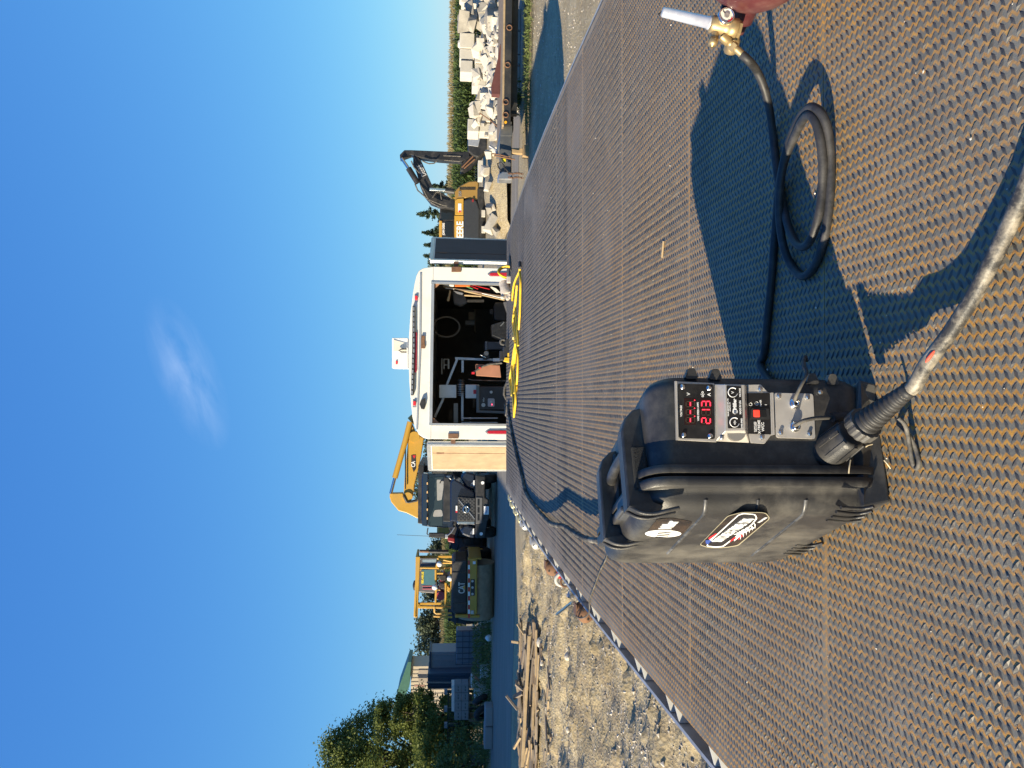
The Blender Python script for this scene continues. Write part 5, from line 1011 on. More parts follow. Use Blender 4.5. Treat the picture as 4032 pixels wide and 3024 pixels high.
bp_ = TE('bumper', [(1168, 610), (1168, 1300), (1270, 1295), (1300, 1110), (1315, 1090), (1310, 880), (1270, 850), (1275, 620)], -0.05, 0.35, M_mblk, bev=0.04)
TE('bumper_bar', [(1172, 850), (1172, 1140), (1240, 1135), (1245, 855)], -0.08, 0.05, mat('bumper_grey', (0.10, 0.10, 0.10), 0.5), bp_, 0.02)
for y0, y1 in ((870, 940), (960, 1020), (1035, 1105)): exr('bumper_slot', cE, (1190, 1212, y0, y1), YT_ - 0.085, 0.01, M_pblk, bp_)
exr('licence_plate', cE, (1258, 1312, 950, 1040), YT_ - 0.10, 0.02, M_wht, bp_); ftext('plate_lettering', '06629', cE, (1287, 1020), (1287, 962), YT_ - 0.105, 0.11, M_blue, bp_)
for x, y in ((1245, 695), (1230, 1250)):
    q = at_y(*cE(x, y), YT_ - 0.08); mb = MB(); mb.cyl(q, q + Vector((0, 0.06, 0)), 0.065, n=14); mb.build('fog_lamp', mat('led_white', (0.8, 0.8, 0.8), 0.2), bp_, world=True)
for r_ in ((660, 830, 1243, 1290), (690, 860, 558, 590)): exr('mirror', cE, r_, YT_ + 1.3, 0.18, M_mblk, tk, 0.02)
rod('mirror_arm', cE, [(650, 1185), (640, 1250), (655, 1262)], YT_ + 1.35, 0.025, M_mblk, tk); exr('hood_mirror', cE, (835, 870, 1255, 1300), YT_ + 0.6, 0.1, M_zinc, tk, 0.02); rod('mirror_arm', cE, [(860, 1270), (900, 1240), (940, 1180)], YT_ + .6, 0.025, M_zinc, tk)
exr('hood_mirror', cE, (850, 890, 620, 655), YT_ + 0.6, 0.1, M_zinc, tk, 0.02); rod('mirror_arm', cE, [(880, 640), (920, 670), (960, 700)], YT_ + .6, 0.025, M_zinc, tk)
rod('antenna', cE, [(315, 1260), (660, 1275)], YT_ + 1.5, 0.008, M_mblk, tk)
for y in (640, 1225):
    q = at_y(*cE(1290, y), YT_ + 0.9); wheel(tk, (q.x, q.y, 0.52), (1, 0, 0), 0.52, 0.36, M_galv)
for yw in (YT_ + 5.2, YT_ + 6.6):
    for y in (690, 1150): q = at_y(*cE(1290, y), yw); wheel(tk, (q.x, yw, 0.52), (1, 0, 0), 0.52, 0.56, M_galv)
mb = MB(); q0_, q1_ = at_y(*cE(1200, 1100), YT_ + .4), at_y(*cE(1200, 740), YT_ + .4); mb.bb(q0_.x, q1_.x, YT_ + .3, YT_ + 8.0, 0.62, 0.95); mb.build('chassis', M_mblk, tk, world=True)

# ------------------------------------------------------------------ yellow soil compactor
YC = 32.0
rc_ = thing('drum_roller', 'yellow single drum soil compactor with black hood and roll bar', 'roller', (at_y(*cQ(1700, 760), YC).x, YC + 2, 0))
def QE(nm, pts, dy, dep, m, par=rc_, bev=0.015, rad=0.0): return ext(nm, cQ, pts, YC + dy, dep, m, par, bev, rad)
M_drum = mat('dusty_drum', (0.36, 0.28, 0.19), 0.8, 0.1, var=0.15, scale=3, dirt=(0.15, 0.11, 0.07), dirt_amt=0.5)
dl, dr = at_y(*cQ(1700, 1355), YC + .8), at_y(*cQ(1700, 175), YC + .8)
mb = MB(); mb.cyl((dl.x, YC + 0.8, 0.77), (dr.x, YC + 0.8, 0.77), 0.77, n=40); mb.build('drum', M_drum, rc_, world=True)
fr_ = QE('front_frame', [(1340, 108), (1340, 1335), (1500, 1345), (1540, 1300), (1545, 125), (1430, 105)], -0.15, 0.4, M_yel, bev=0.03)
exr('frame_arm', cQ, (1060, 1600, 1345, 1400), YC - .1, 2.4, M_yel, rc_, 0.03); exr('frame_arm', cQ, (1360, 1640, 92, 130), YC - .1, 2.4, M_yel, rc_, 0.03)
for i, y in enumerate(range(150, 1320, 97)): exr('reflector_tape', cQ, (1345 - i * 0, 1382, y, y + 93), YC - .165, 0.012, M_red if i % 2 == 0 else M_wht, fr_, 0.0)
exr('tow_plate', cQ, (1400, 1490, 560, 915), YC - .17, 0.03, M_mblk, fr_)
for y in (600, 740, 880):
    q = at_y(*cQ(1440, y), YC - .2); mb = MB(); mb.cyl(q, q + Vector((0, 0.05, 0)), 0.05, n=12); mb.build('tow_lug', M_zinc, fr_, world=True)
exr('work_lamp', cQ, (1450, 1510, 170, 230), YC - .2, 0.06, M_wht, fr_, 0.01); exr('work_lamp', cQ, (1400, 1470, 1240, 1320), YC - .2, 0.06, M_zinc, fr_, 0.01)
hk = QE('hood', [(990, 240), (1010, 180), (1080, 150), (1340, 140), (1335, 1330), (1090, 1330), (1000, 1290), (970, 1200)], 0.1, 2.0, M_mblk, bev=0.08)
for y in (400, 1075): exr('hood_seam', cQ, (1000, 1335, y, y + 18), YC + 0.08, 0.03, M_pblk, hk, 0.0)
ftext('brand_lettering', 'CAT', cQ, (1210, 860), (1210, 630), YC + 0.075, 0.36, mat('decal_grey', (0.55, 0.53, 0.48), 0.5), hk, bold=0.010, sx=0.66, ext_=0.006)
QE('logo_triangle', [(1278, 790), (1278, 690), (1215, 740)], 0.06, 0.012, M_yel, hk, 0.0)
rp = QE('roll_bar', [(215, 60), (155, 1385), (245, 1390), (305, 62)], 0.9, 0.2, M_yel, bev=0.03)
for pts in ([(260, 292), (990, 300), (990, 345), (260, 330)], [(240, 1135), (600, 1145), (600, 1200), (235, 1195)], [(650, 1150), (985, 1160), (985, 1205), (650, 1200)], [(605, 1150), (655, 1155), (655, 1195), (605, 1195)]): QE('roll_post', pts, 0.92, 0.16, M_yel, rp, 0.02)
QE('gusset', [(255, 345), (255, 420), (340, 345)], 0.93, 0.1, M_yel, rp, 0.0); QE('gusset', [(225, 1040), (225, 1135), (300, 1135)], 0.93, 0.1, M_yel, rp, 0.0)
mb = MB(); a = at_y(*cQ(175, 1385), YC + 1); c = at_y(*cQ(215, 62), YC + 1); mb.bb(a.x, c.x, YC + 0.9, YC + 2.6, c.z - 0.06, c.z + 0.02); mb.build('canopy', M_yel, rp, world=True)
for x0 in (a.x + 0.2, c.x - 0.3): mb = MB(); mb.bar((x0, YC + 2.4, 1.4), (x0, YC + 2.4, c.z), 0.1); mb.build('roll_post', M_yel, rp, world=True)
mb = MB(); q = at_y(*cQ(165, 690), YC + 1.6); mb.lathe(q - Vector((0, 0, 0.05)), (0, 0, 1), [(0, 0.22), (0.06, 0.2), (0.1, 0.05), (0.1, 0.001)], 16, cap=False); mb.build('beacon', M_mblk, rp, world=True)
for pts in ([(1020, 200), (700, 195), (665, 215), (655, 300)], [(640, 350), (640, 620)], [(735, 785), (640, 785), (635, 1080)], [(860, 640), (855, 1140)], [(990, 1300), (650, 1300), (615, 1280), (610, 1150)], [(660, 425), (800, 425)], [(670, 100), (1050, 185)], [(590, 1360), (1000, 1385)]): rod('hand_rail', cQ, pts, YC + 0.6, 0.045, M_yel, rc_)
QE('platform_edge', [(955, 300), (960, 1140), (1000, 1150), (1000, 300)], 0.5, 0.8, M_yel); QE('console_panel', [(820, 640), (960, 760), (960, 860), (830, 780)], 0.6, 0.3, M_yel); QE('console', [(700, 690), (740, 640), (850, 660), (840, 780), (740, 760)], 0.6, 0.35, M_mblk)
QE('seat', [(680, 480), (900, 470), (960, 420), (960, 560), (760, 600)], 1.3, 0.5, M_mblk)
for x, y, mt in ((720, 235, M_wht), (615, 742, M_wht), (945, 550, M_wht)):
    q = at_y(*cQ(x, y), YC + .45); mb = MB(); mb.lathe(q, (0, 1, 0), [(0, 0.001), (0, 0.10), (0.08, 0.12), (0.14, 0.06)], 14, cap=False); mb.build('work_lamp', mt, rc_, world=True)
for sx2 in (dl.x + .25, dr.x - .25): wheel(rc_, (sx2, YC + 3.6, 0.76), (1, 0, 0), 0.76, 0.55, M_yel)
mb = MB(); mb.bb(dl.x + .5, dr.x - .5, YC + 1.2, YC + 4.6, 0.7, 1.3); mb.build('chassis', M_yel, rc_, world=True)

# ------------------------------------------------------------------ maroon tractor behind the compactor
YM = 38.0
tc_ = thing('farm_tractor', 'dark red farm tractor with large tyres behind the yellow compactor', 'tractor', (at_y(*cQ(900, 700), YM).x, YM + 1.5, 0))
M_tred = mat('tractor_red', (0.22, 0.02, 0.025), 0.4, var=0.15)
def lugwheel(par, cx, cy, r, w):
    wheel(par, (cx, cy, r), (1, 0, 0), r, w, M_tred); mb = MB()
    for i in range(22):
        a = 6.2832 * i / 22; sgn = 1 if i % 2 else -1
        p = Vector((cx + sgn * w * 0.05, cy - math.cos(a) * r, r + math.sin(a) * r)); q = Vector((cx + sgn * w * 0.5, cy - math.cos(a + .12) * r, r + math.sin(a + .12) * r))
        mb.bar(p, q, 0.09, 0.09, up=Vector((0, -math.cos(a), math.sin(a))))
    mb.build('tyre_lug', M_tyre, par, world=True)
for px in ((1300, 215), (1300, 30), (1300, 1210)):
    q = at_y(*cF(*px), YM); lugwheel(tc_, q.x, YM + 2.3, 0.96, 0.66)
q = at_y(*cQ(760, 900), YM); 
cb_ = ext('cab', cQ, [(255, 270), (640, 260), (680, 280), (660, 820), (600, 870), (250, 840), (250, 300)], YM + 1.5, 1.5, mat('cab_grey', (0.10, 0.095, 0.10), 0.5), tc_, 0.05)
ext('windscreen', cQ, [(340, 350), (620, 345), (640, 640), (600, 690), (335, 680)], YM + 1.46, 0.03, mat('teal_glass', (0.06, 0.15, 0.17), 0.06, spec=0.9), cb_, 0.0)
ext('side_window', cQ, [(340, 80), (660, 85), (640, 240), (345, 190)], YM + 1.6, 0.03, mat('pale_glass', (0.24, 0.32, 0.37), 0.1, spec=0.8), cb_, 0.0)
ext('pillar', cQ, [(310, 75), (310, 260), (690, 265), (690, 210), (345, 205), (345, 130), (680, 125), (680, 80)], YM + 1.58, 0.08, mat('cab_grey', (0.1, 0.1, 0.1)), cb_, 0.0)
ext('red_stripe', cQ, [(345, 700), (620, 700), (620, 722), (345, 722)], YM + 1.45, 0.02, mat('stripe_pink', (0.35, 0.10, 0.12), 0.5), cb_, 0.0); ext('red_stripe', cQ, [(350, 760), (620, 760), (620, 785), (350, 785)], YM + 1.45, 0.02, mat('stripe_pink', (0.35, 0.1, 0.12)), cb_, 0.0)
ftext('screen_lettering', 'BELARUS', cQ, (352, 640), (358, 405), YM + 1.44, 0.15, mat('letter_yellow', (0.75, 0.6, 0.03), 0.5), cb_, bold=0.006)
ext('hood', cQ, [(730, 500), (830, 470), (860, 600), (800, 760), (830, 960), (700, 960), (690, 880), (730, 700)], YM + .3, 1.3, M_tred, tc_, 0.06)
ext('hood', cF, [(1030, 40), (1130, 60), (1130, 130), (1040, 110)], YM + .3, 1.0, M_tred, tc_, 0.05)
mb = MB(); q = at_y(*cQ(745, 925), YM + .2); mb.cyl(q, q + Vector((0, 0.5, 0)), 0.22, n=16); mb.build('air_filter', mat('filter_red', (0.5, 0.06, 0.07), 0.5), tc_, world=True)
rod('exhaust_stack', cF, [(670, 232), (790, 235)], YM + .6, 0.075, M_rust, tc_); rod('exhaust_stack', cF, [(790, 235), (1050, 240)], YM + .6, 0.095, M_mblk, tc_)
mb = MB(); a = at_y(*cQ(900, 900), YM); c = at_y(*cQ(900, 300), YM); mb.bb(a.x, c.x, YM + .3, YM + 3.2, 0.7, 1.25); mb.build('chassis', M_mblk, tc_, world=True)

# ------------------------------------------------------------------ yellow excavator behind the truck
YX = 43.0
xc = thing('yellow_excavator', 'yellow excavator with raised boom showing over the navy truck', 'excavator', (at_y(*cE(900, 700), YX).x, YX + 1, 0))
bm_ = ext('boom', cE, [(470, 40), (520, 160), (606, 205), (575, 400), (540, 560), (500, 720), (495, 800), (470, 862), (420, 880), (385, 800), (400, 560), (420, 380), (428, 290), (432, 180), (450, 100)], YX, 0.6, M_yel, xc, 0.04)
ext('boom_upper', cE, [(235, 808), (232, 850), (250, 905), (330, 1000), (420, 1025), (530, 1080), (640, 1100), (640, 880), (540, 880), (420, 905), (385, 830), (375, 805)], YX + .05, 0.5, M_yel, xc, 0.04)
rod('cylinder', cE, [(455, 30), (400, 250), (290, 640)], YX - .1, 0.16, M_yel, xc, 12); rod('piston', cE, [(290, 640), (245, 810)], YX - .1, 0.09, M_chr, xc, 10)
rod('hydraulic_line', cE, [(480, 60), (410, 200), (405, 300), (405, 760)], YX - .15, 0.035, M_mblk, bm_); rod('hydraulic_line', cE, [(385, 830), (420, 905), (440, 905), (535, 885)], YX - .1, 0.07, M_mblk, bm_)
ext('decal', cE, [(468, 395), (518, 395), (520, 540), (495, 580), (468, 500)], YX - .02, 0.02, M_mblk, bm_); ftext('decal_lettering', 'CA', cE, (492, 520), (492, 462), YX - .03, 0.30, M_wht, bm_, bold=0.006, sx=0.8)
ext('decal_red', cE, [(480, 395), (518, 395), (500, 430)], YX - .03, 0.02, M_red, bm_)
for px_, r_ in (((500, 195), 0.3), ((430, 850), 0.26)): q = at_y(*cE(*px_), YX - .1); mb = MB(); mb.cyl(q, q + Vector((0, 0.8, 0)), r_, n=16); mb.build('pivot', M_yel, bm_, world=True)
q = at_y(*cE(900, 1000), YX); mb = MB(); mb.bb(q.x - 1.3, q.x + 2.2, YX - 1.2, YX + 2.2, 1.1, 2.6); mb.build('house', M_yel, xc, world=True, bevel=0.08)
for dy in (-1.4, 1.4): mb = MB(); mb.bb(q.x - 2, q.x + 2.6, YX + .5 + dy - .3, YX + .5 + dy + .3, 0, 0.9); mb.build('track', M_tyre, xc, world=True, bevel=0.2)
mb = MB(); mb.bb(q.x - 1.0, q.x + 1.2, YX - 1.2, YX + 2, 0.7, 1.1); mb.build('chassis', M_mblk, xc, world=True)
rod('stick', cE, [(470, 30), (560, -60), (900, -100)], YX + .3, 0.3, M_yel, xc, 8)
# ------------------------------------------------------------------ excavator with black boom on the right
YD = 46.0
de = thing('black_boom_excavator', 'excavator with black boom and grapple bucket beside the rubble heap', 'excavator', (at_y(*cC(1100, 950), YD).x, YD + 1, 0))
def CE(nm, pts, dy, dep, m, par=de, bev=0.03, rad=0.0): return ext(nm, cC, pts, YD + dy, dep, m, par, bev, rad)
bo = CE('boom', [(350, 315), (395, 318), (440, 370), (565, 650), (640, 700), (800, 800), (800, 890), (640, 870), (545, 835), (470, 740), (430, 640), (385, 480), (350, 390)], 0.2, 0.5, M_mblk)
ftext('boom_lettering', 'DEERE', cC, (475, 535), (415, 410), YD + .18, 0.44, mat('letter_silver', (0.45, 0.45, 0.45), 0.5), bo, bold=0.008, sx=0.60)
CE('arm', [(208, 345), (205, 300), (255, 250), (330, 250), (600, 262), (770, 268), (960, 265), (965, 330), (880, 375), (640, 360), (440, 335), (330, 300), (250, 330)], 0.15, 0.6, M_mblk)
rod('cylinder', cC, [(400, 610), (300, 450)], YD, 0.17, M_mblk, de, 10); rod('piston', cC, [(300, 450), (225, 340)], YD, 0.09, M_chr, de, 10)
rod('cylinder', cC, [(700, 690), (800, 705)], YD - .1, 0.17, M_mblk, de, 10); rod('piston', cC, [(530, 680), (700, 690)], YD - .1, 0.10, M_chr, de, 10)
for pts in ([(370, 620), (400, 690), (560, 830), (640, 870)], [(440, 640), (520, 790), (640, 840), (720, 860)], [(560, 770), (600, 710), (650, 715), (660, 790)], [(330, 370), (360, 440), (420, 500)], [(450, 370), (520, 400), (580, 395), (610, 365)], [(690, 360), (860, 375)], [(680, 310), (870, 320)]): rod('hydraulic_line', cC, pts, YD - .05, 0.04, M_rubd, de)
gb = CE('bucket', [(945, 80), (1000, 65), (1150, 68), (1150, 110), (1160, 230), (1100, 300), (1060, 330), (1000, 310), (950, 265), (948, 160)], 0, 1.1, M_mblk, bev=0.06)
CE('bucket_plate', [(950, 90), (1090, 75), (1060, 215), (950, 200)], -.03, 0.04, M_gal2, gb)
CE('thumb', [(865, 480), (870, 410), (920, 340), (1010, 290), (1060, 340), (1010, 400), (990, 430), (900, 480)], 0.2, 0.7, M_mblk, bev=0.04)
for pts in ([(880, 440), (1000, 320)], [(905, 450), (1020, 350)]): rod('thumb_rib', cC, pts, YD + .15, 0.05, M_rust, de)
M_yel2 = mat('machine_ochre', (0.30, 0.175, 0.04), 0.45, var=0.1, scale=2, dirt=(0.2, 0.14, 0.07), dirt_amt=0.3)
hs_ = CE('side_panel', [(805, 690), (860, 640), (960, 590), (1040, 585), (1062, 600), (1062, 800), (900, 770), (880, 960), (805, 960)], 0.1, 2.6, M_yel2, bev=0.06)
for y in (655, 667, 679): exr('panel_groove', cC, (855, 1030, y, y + 5), YD + .08, 0.03, M_mblk, hs_)
CE('door_panel', [(808, 800), (830, 780), (900, 775), (898, 955), (808, 955)], 0.06, 0.05, M_yel, hs_)
exr('sticker', cC, (840, 875, 833, 925), YD + .04, 0.02, M_wht, hs_); exr('sticker', cC, (845, 872, 910, 926), YD + .03, 0.02, M_red, hs_); ftext('model_lettering', '350', cC, (862, 755), (862, 705), YD + .07, 0.24, mat('letter_slate', (0.2, 0.24, 0.3)), hs_)
CE('upper_band', [(800, 962), (900, 962), (900, 1330), (800, 1330)], 0.05, 2.6, M_yel, bev=0.03)
ftext('body_lettering', 'DEERE', cC, (864, 1292), (864, 1010), YD + .03, 0.56, M_wht, de, bold=0.014, sx=0.86)
CE('counterweight', [(902, 960), (905, 1340), (1075, 1340), (1080, 900), (1040, 790), (960, 775), (904, 790)], 0.0, 2.7, mat('counterweight_grey', (0.035, 0.037, 0.04), 0.45, var=0.2), bev=0.1)
exr('tail_lamp', cC, (990, 1010, 785, 815), YD - .03, 0.05, mat('lamp_dull_red', (0.22, 0.02, 0.02), 0.4), de)
cb2 = CE('cab', [(640, 875), (640, 1200), (660, 1330), (800, 1330), (800, 870)], 0.8, 1.7, M_mblk, bev=0.05)
CE('cab_glass', [(655, 885), (655, 1010), (785, 1010), (785, 885)], 0.77, 0.04, M_dglass, cb2, 0.0); CE('cab_glass', [(700, 1030), (700, 1190), (780, 1190), (780, 1030)], 0.77, 0.04, M_dglass, cb2, 0.0)
CE('cab_top', [(633, 1015), (633, 1330), (665, 1330), (665, 1020)], 0.72, 1.6, M_yel, cb2); ftext('cab_lettering', 'JOHN DEERE', cC, (682, 1180), (682, 1040), YD + .75, 0.19, M_wht, cb2, bold=0.005, sx=0.68)
for pts in ([(600, 870), (590, 780), (620, 715), (650, 720), (655, 800), (800, 810)], [(770, 775), (805, 770), (805, 800), (770, 800)]): rod('guard_rail', cC, pts, YD + .3, 0.04, M_mblk if pts[0][0] == 600 else M_yel, de)
a, c = at_y(*cC(1100, 1330), YD), at_y(*cC(1100, 640), YD)
for dy in (0.4, 2.6): mb = MB(); mb.bb(a.x, c.x, YD + dy - .35, YD + dy + .35, 0, 0.62); mb.build('track', M_tyre, de, world=True, bevel=0.2)
mb = MB(); mb.bb(a.x + 1, c.x - 1, YD + .4, YD + 2.6, 0.3, 0.8); mb.build('undercarriage', M_mblk, de, world=True)
for y in (905, 1080): exr('track_pad', cC, (1095, 1135, y, y + 70), YD - .1, 0.2, M_conc, de)

# ------------------------------------------------------------------ black gooseneck trailer on the right
YG = 19.4
gt = thing('black_deck_trailer', 'black low deck trailer with wooden deck parked across the yard', 'trailer', (12.0, YG + 1, 0))
M_bfr = mat('satin_black_steel', (0.022, 0.023, 0.025), 0.45, 0.1, var=0.25, scale=2, dirt=(0.14, 0.12, 0.09), dirt_amt=0.4, dscale=1.2)
xl_, xr_ = at_y(*cD(800, 1370), YG).x, 17.0
zt = 0.5 * (at_y(*cD(772, 1370), YG).z + at_y(*cD(815, 60), YG).z); zbm = 0.5 * (at_y(*cD(845, 1370), YG).z + at_y(*cD(890, 60), YG).z)
for yy_ in (YG, YG + 2.35): mb = MB(); mb.bb(xl_, xr_, yy_, yy_ + 0.08, zbm, zt); mb.build('side_rail', M_bfr, gt, world=True, bevel=0.008)
for i in range(8):
    y0 = YG + 0.085 + i * 0.283; mb = MB(); mb.bb(xl_ + .02, xr_, y0, y0 + 0.272, zt - 0.005, zt + 0.045 + rs.rand() * .004); mb.build('deck_plank', M_wood, gt, world=True)
mb = MB(); mb.bb(xl_ + .01, xr_, YG - .004, YG + .08, zt + .002, zt + 0.05); mb.build('edge_plank', M_woodl, gt, world=True)
mb = MB(); mb.bb(xl_ + .5, xr_, YG + .5, YG + .7, zbm - .2, zbm); mb.bb(xl_ + .5, xr_, YG + 1.7, YG + 1.9, zbm - .2, zbm); mb.build('under_beam', M_bfr, gt, world=True)
for px in ((845, 300), (826, 706), (806, 1110), (806, 1250)):
    q = at_y(*cD(*px), YG - .02); mb = MB(); mb.tube([q + Vector((0.066 * math.cos(t), 0, 0.066 * math.sin(t))) for t in [6.283 * i / 18 for i in range(18)]], 0.015, 7, closed=True); mb.build('tie_ring', M_rust, gt, world=True)
q = at_y(*cD(805, 1330), YG - .02); mb = MB(); mb.cyl(q, q + Vector((0, 0.03, 0)), 0.035, n=12); mb.build('amber_lamp', mat('amber', (0.75, 0.38, 0.02), 0.3), gt, world=True)
M_neck = mat('neck_grey', (0.10, 0.105, 0.11), 0.5, 0.2, var=0.2, scale=2, dirt=(0.2, 0.18, 0.14), dirt_amt=0.4)
nk = ext('tongue_beam', cC, [(1300, -60), (1425, -60), (1420, 300), (1408, 550), (1292, 550), (1292, 300)], YG + .3, 0.16, M_neck, gt, 0.01)
ext('tongue_beam', cD, [(752, 1365), (880, 1365), (878, 1480), (750, 1480)], YG + .28, 1.9, M_neck, gt, 0.01)
ext('coupler', cC, [(1275, 575), (1275, 515), (1330, 480), (1430, 490), (1435, 575)], YG + .2, 0.35, M_zinc, gt, 0.03)
for k in range(2):
    for i in range(9):
        q = at_y(*cC(1400 + i * 17, 505 + 45 * k + 4 * math.sin(i)), YG + .2); mb = MB(); d1 = Vector((0, 1, 0)) if i % 2 else Vector((1, 0, 0)); mb.tube([q + (d1 * math.cos(t) * 0.022 + Vector((0, 0, 1)) * math.sin(t) * 0.036) for t in [6.283 * j / 10 for j in range(10)]], 0.008, 5, closed=True); mb.build('chain_link', M_rust, gt, world=True)
mb = MB(); q = at_y(*cC(1420, 265), YG + .4); q2 = at_y(*cC(1620, 255), YG + .4); mb.bb(q.x - .07, q.x + .07, YG + .33, YG + .47, 0.16, q.z + .3); mb.bb(q.x - .14, q.x + .14, YG + .26, YG + .54, 0.0, 0.16); mb.build('jack_leg', mat('jack_tan', (0.36, 0.25, 0.13), 0.7, var=0.25), gt, world=True, bevel=0.01)
exr('warning_tag', cC, (1325, 1358, 345, 378), YG + .28, 0.015, mat('tag_yellow', (0.8, 0.7, 0.03), 0.5), gt)
for pts in ([(1310, 480), (1280, 440), (1270, 400), (1300, 385), (1340, 420), (1350, 470)], [(1330, 430), (1380, 480), (1395, 505)], [(1210, 290), (1290, 300), (1380, 325), (1405, 318)], [(1230, 310), (1330, 330), (1460, 355)]): rod('cable', cC, pts, YG + .15, 0.018, M_mblk if pts[0][0] > 1300 else M_rust, gt)
rod('crank', cC, [(1180, 205), (1250, 250), (1270, 300)], YG + .2, 0.03, M_gal2, gt)
for xw in (14.2, 15.1):
    for yy_ in (YG + .25, YG + 2.2): wheel(gt, (xw, yy_, 0.38), (0, 1, 0), 0.38, 0.22, M_galv)
mb = MB(); P = tp(cD, [(650, 930), (655, 1020), (740, 1025), (745, 880), (760, 500), (745, 480), (720, 640)], YG + 1.0); mb.prism(P, (0, 0.25, 0)); o = mb.build('steel_channel', mat('red_oxide', (0.10, 0.035, 0.03), 0.7, var=0.2), None); tag(o, 'red oxide steel channel lying on the black trailer deck', 'channel')

# ------------------------------------------------------------------ concrete blocks and rubble
def block(r, Y, dep=0.8, tilt=0.0, lab='pale precast concrete block in the stack behind the black trailer', nub=True, m=M_conc, c=cD):
    P = tp(c, rect(*r), Y); cx = sum((p for p in P), Vector()) / 4; w = abs(P[0].x - P[2].x); h = abs(P[0].z - P[2].z)
    mb = MB(); o = thing('concrete_block', lab, 'concrete block', (cx.x, Y + dep / 2, cx.z - h / 2), tilt, 'precast blocks behind the black trailer')
    mb.bb(-w / 2 + .006, w / 2 - .006, -dep / 2, dep / 2, 0.004, h - .004); mb.build('block_body', m, o, bevel=0.025)
    if nub and w > 0.5:
        k = max(1, int(round(w / 0.6)))
        for i in range(k):
            x = -w / 2 + w * (i + 0.5) / k; mb = MB(); mb.lathe((x, 0, h - .006), (0, 0, 1), [(0, 0.16), (0.07, 0.11), (0.07, 0.001)], 8, smooth=False, cap=False); mb.build('locating_knob', m, o)
    return o
YB = 27.5
LBS = ['pale precast concrete block on the top course behind the black trailer', 'pale precast concrete block in the lower courses behind the black trailer']
for i, (r, dy) in enumerate([((325, 490, -260, 36), 0), ((487, 640, -260, -130), 0), ((487, 640, -125, 212), -.1), ((320, 466, 212, 340), 0.1), ((305, 466, 346, 520), 0), ((303, 464, 522, 650), 0.05), ((310, 446, 652, 800), 0), ((470, 590, 516, 690), -.05), ((470, 590, 692, 832), 0), ((440, 592, 836, 948), 0.1), ((470, 640, 380, 512), 0.3), ((594, 740, 936, 1105), -.1), ((592, 740, 700, 934), 0.1), ((513, 606, 1080, 1196), 0.1), ((518, 640, 1200, 1330), 0), ((518, 640, 1332, 1440), 0.05), ((392, 516, 1292, 1445), 0)]):
    block(r, YB + dy, 0.75, rs.normal(0, 0.03), LBS[0] if r[0] < 460 else LBS[1])
for r in ((740, 1010, 420, 600), (740, 1010, 602, 800), (740, 1010, 802, 935), (742, 1010, 940, 1105), (642, 1010, 1110, 1320), (642, 1010, 1322, 1445), (642, 1010, -260, -20), (642, 1010, -18, 212), (642, 1010, 214, 418)):
    P = tp(cD, rect(*r), YB + .15); w = abs(P[0].x - P[2].x); zt_ = P[0].z
    o = thing('concrete_block', 'dusty concrete block at the foot of the stack behind the black trailer', 'concrete block', ((P[0].x + P[2].x) / 2, YB + .55, 0), 0, 'bottom course of the block stack')
    mb = MB(); mb.bb(-w / 2 + .008, w / 2 - .008, -.38, .38, 0, zt_ - .01); mb.build('block_body', M_conc, o, bevel=0.025)
for (r, lb) in (((905, 1000, 90, 330), 'shaded concrete slab lying under the black trailer'), ((905, 1000, 335, 580), 'second shaded slab under the black trailer'), ((895, 1000, 720, 960), 'grey block in the shade under the black trailer'), ((900, 1045, 1000, 1145), 'sunlit broken block beside the weeds under the trailer'), ((905, 965, 600, 700), 'small sunlit chunk between the slabs under the trailer')):
    P = tp(cD, rect(*r), YG + 3.2); w = abs(P[0].x - P[2].x); h = P[0].z
    mb = MB(); mb.bb(-w / 2, w / 2, -.3, .3, 0, max(0.15, h)); o = mb.build('concrete_slab', M_conc, None, bevel=0.03); o.location = ((P[0].x + P[2].x) / 2, YG + 3.5, 0); o.rotation_euler = (0, 0, rs.normal(0, .06)); tag(o, lb, 'slab')
def rock(x, y, z, r, lab, grp, m, sq=None):
    mb = MB(); mb.blob((0, 0, 0), r, 2, 0.16, sq or (rs.uniform(.8, 1.35), rs.uniform(.7, 1.1), rs.uniform(.55, .95))); o = mb.build('rubble_chunk', m, None); o.location = (x, y, z); o.rotation_euler = (rs.uniform(-.5, .5), rs.uniform(-.5, .5), rs.uniform(0, 6)); tag(o, lab, 'rubble', grp)
M_rockl = mat('rubble_pale', (0.48, 0.445, 0.38), 0.95, var=0.2, scale=3, bump=0.4, bscale=20, dirt=(0.28, 0.24, 0.19), dirt_amt=0.5, dscale=2)
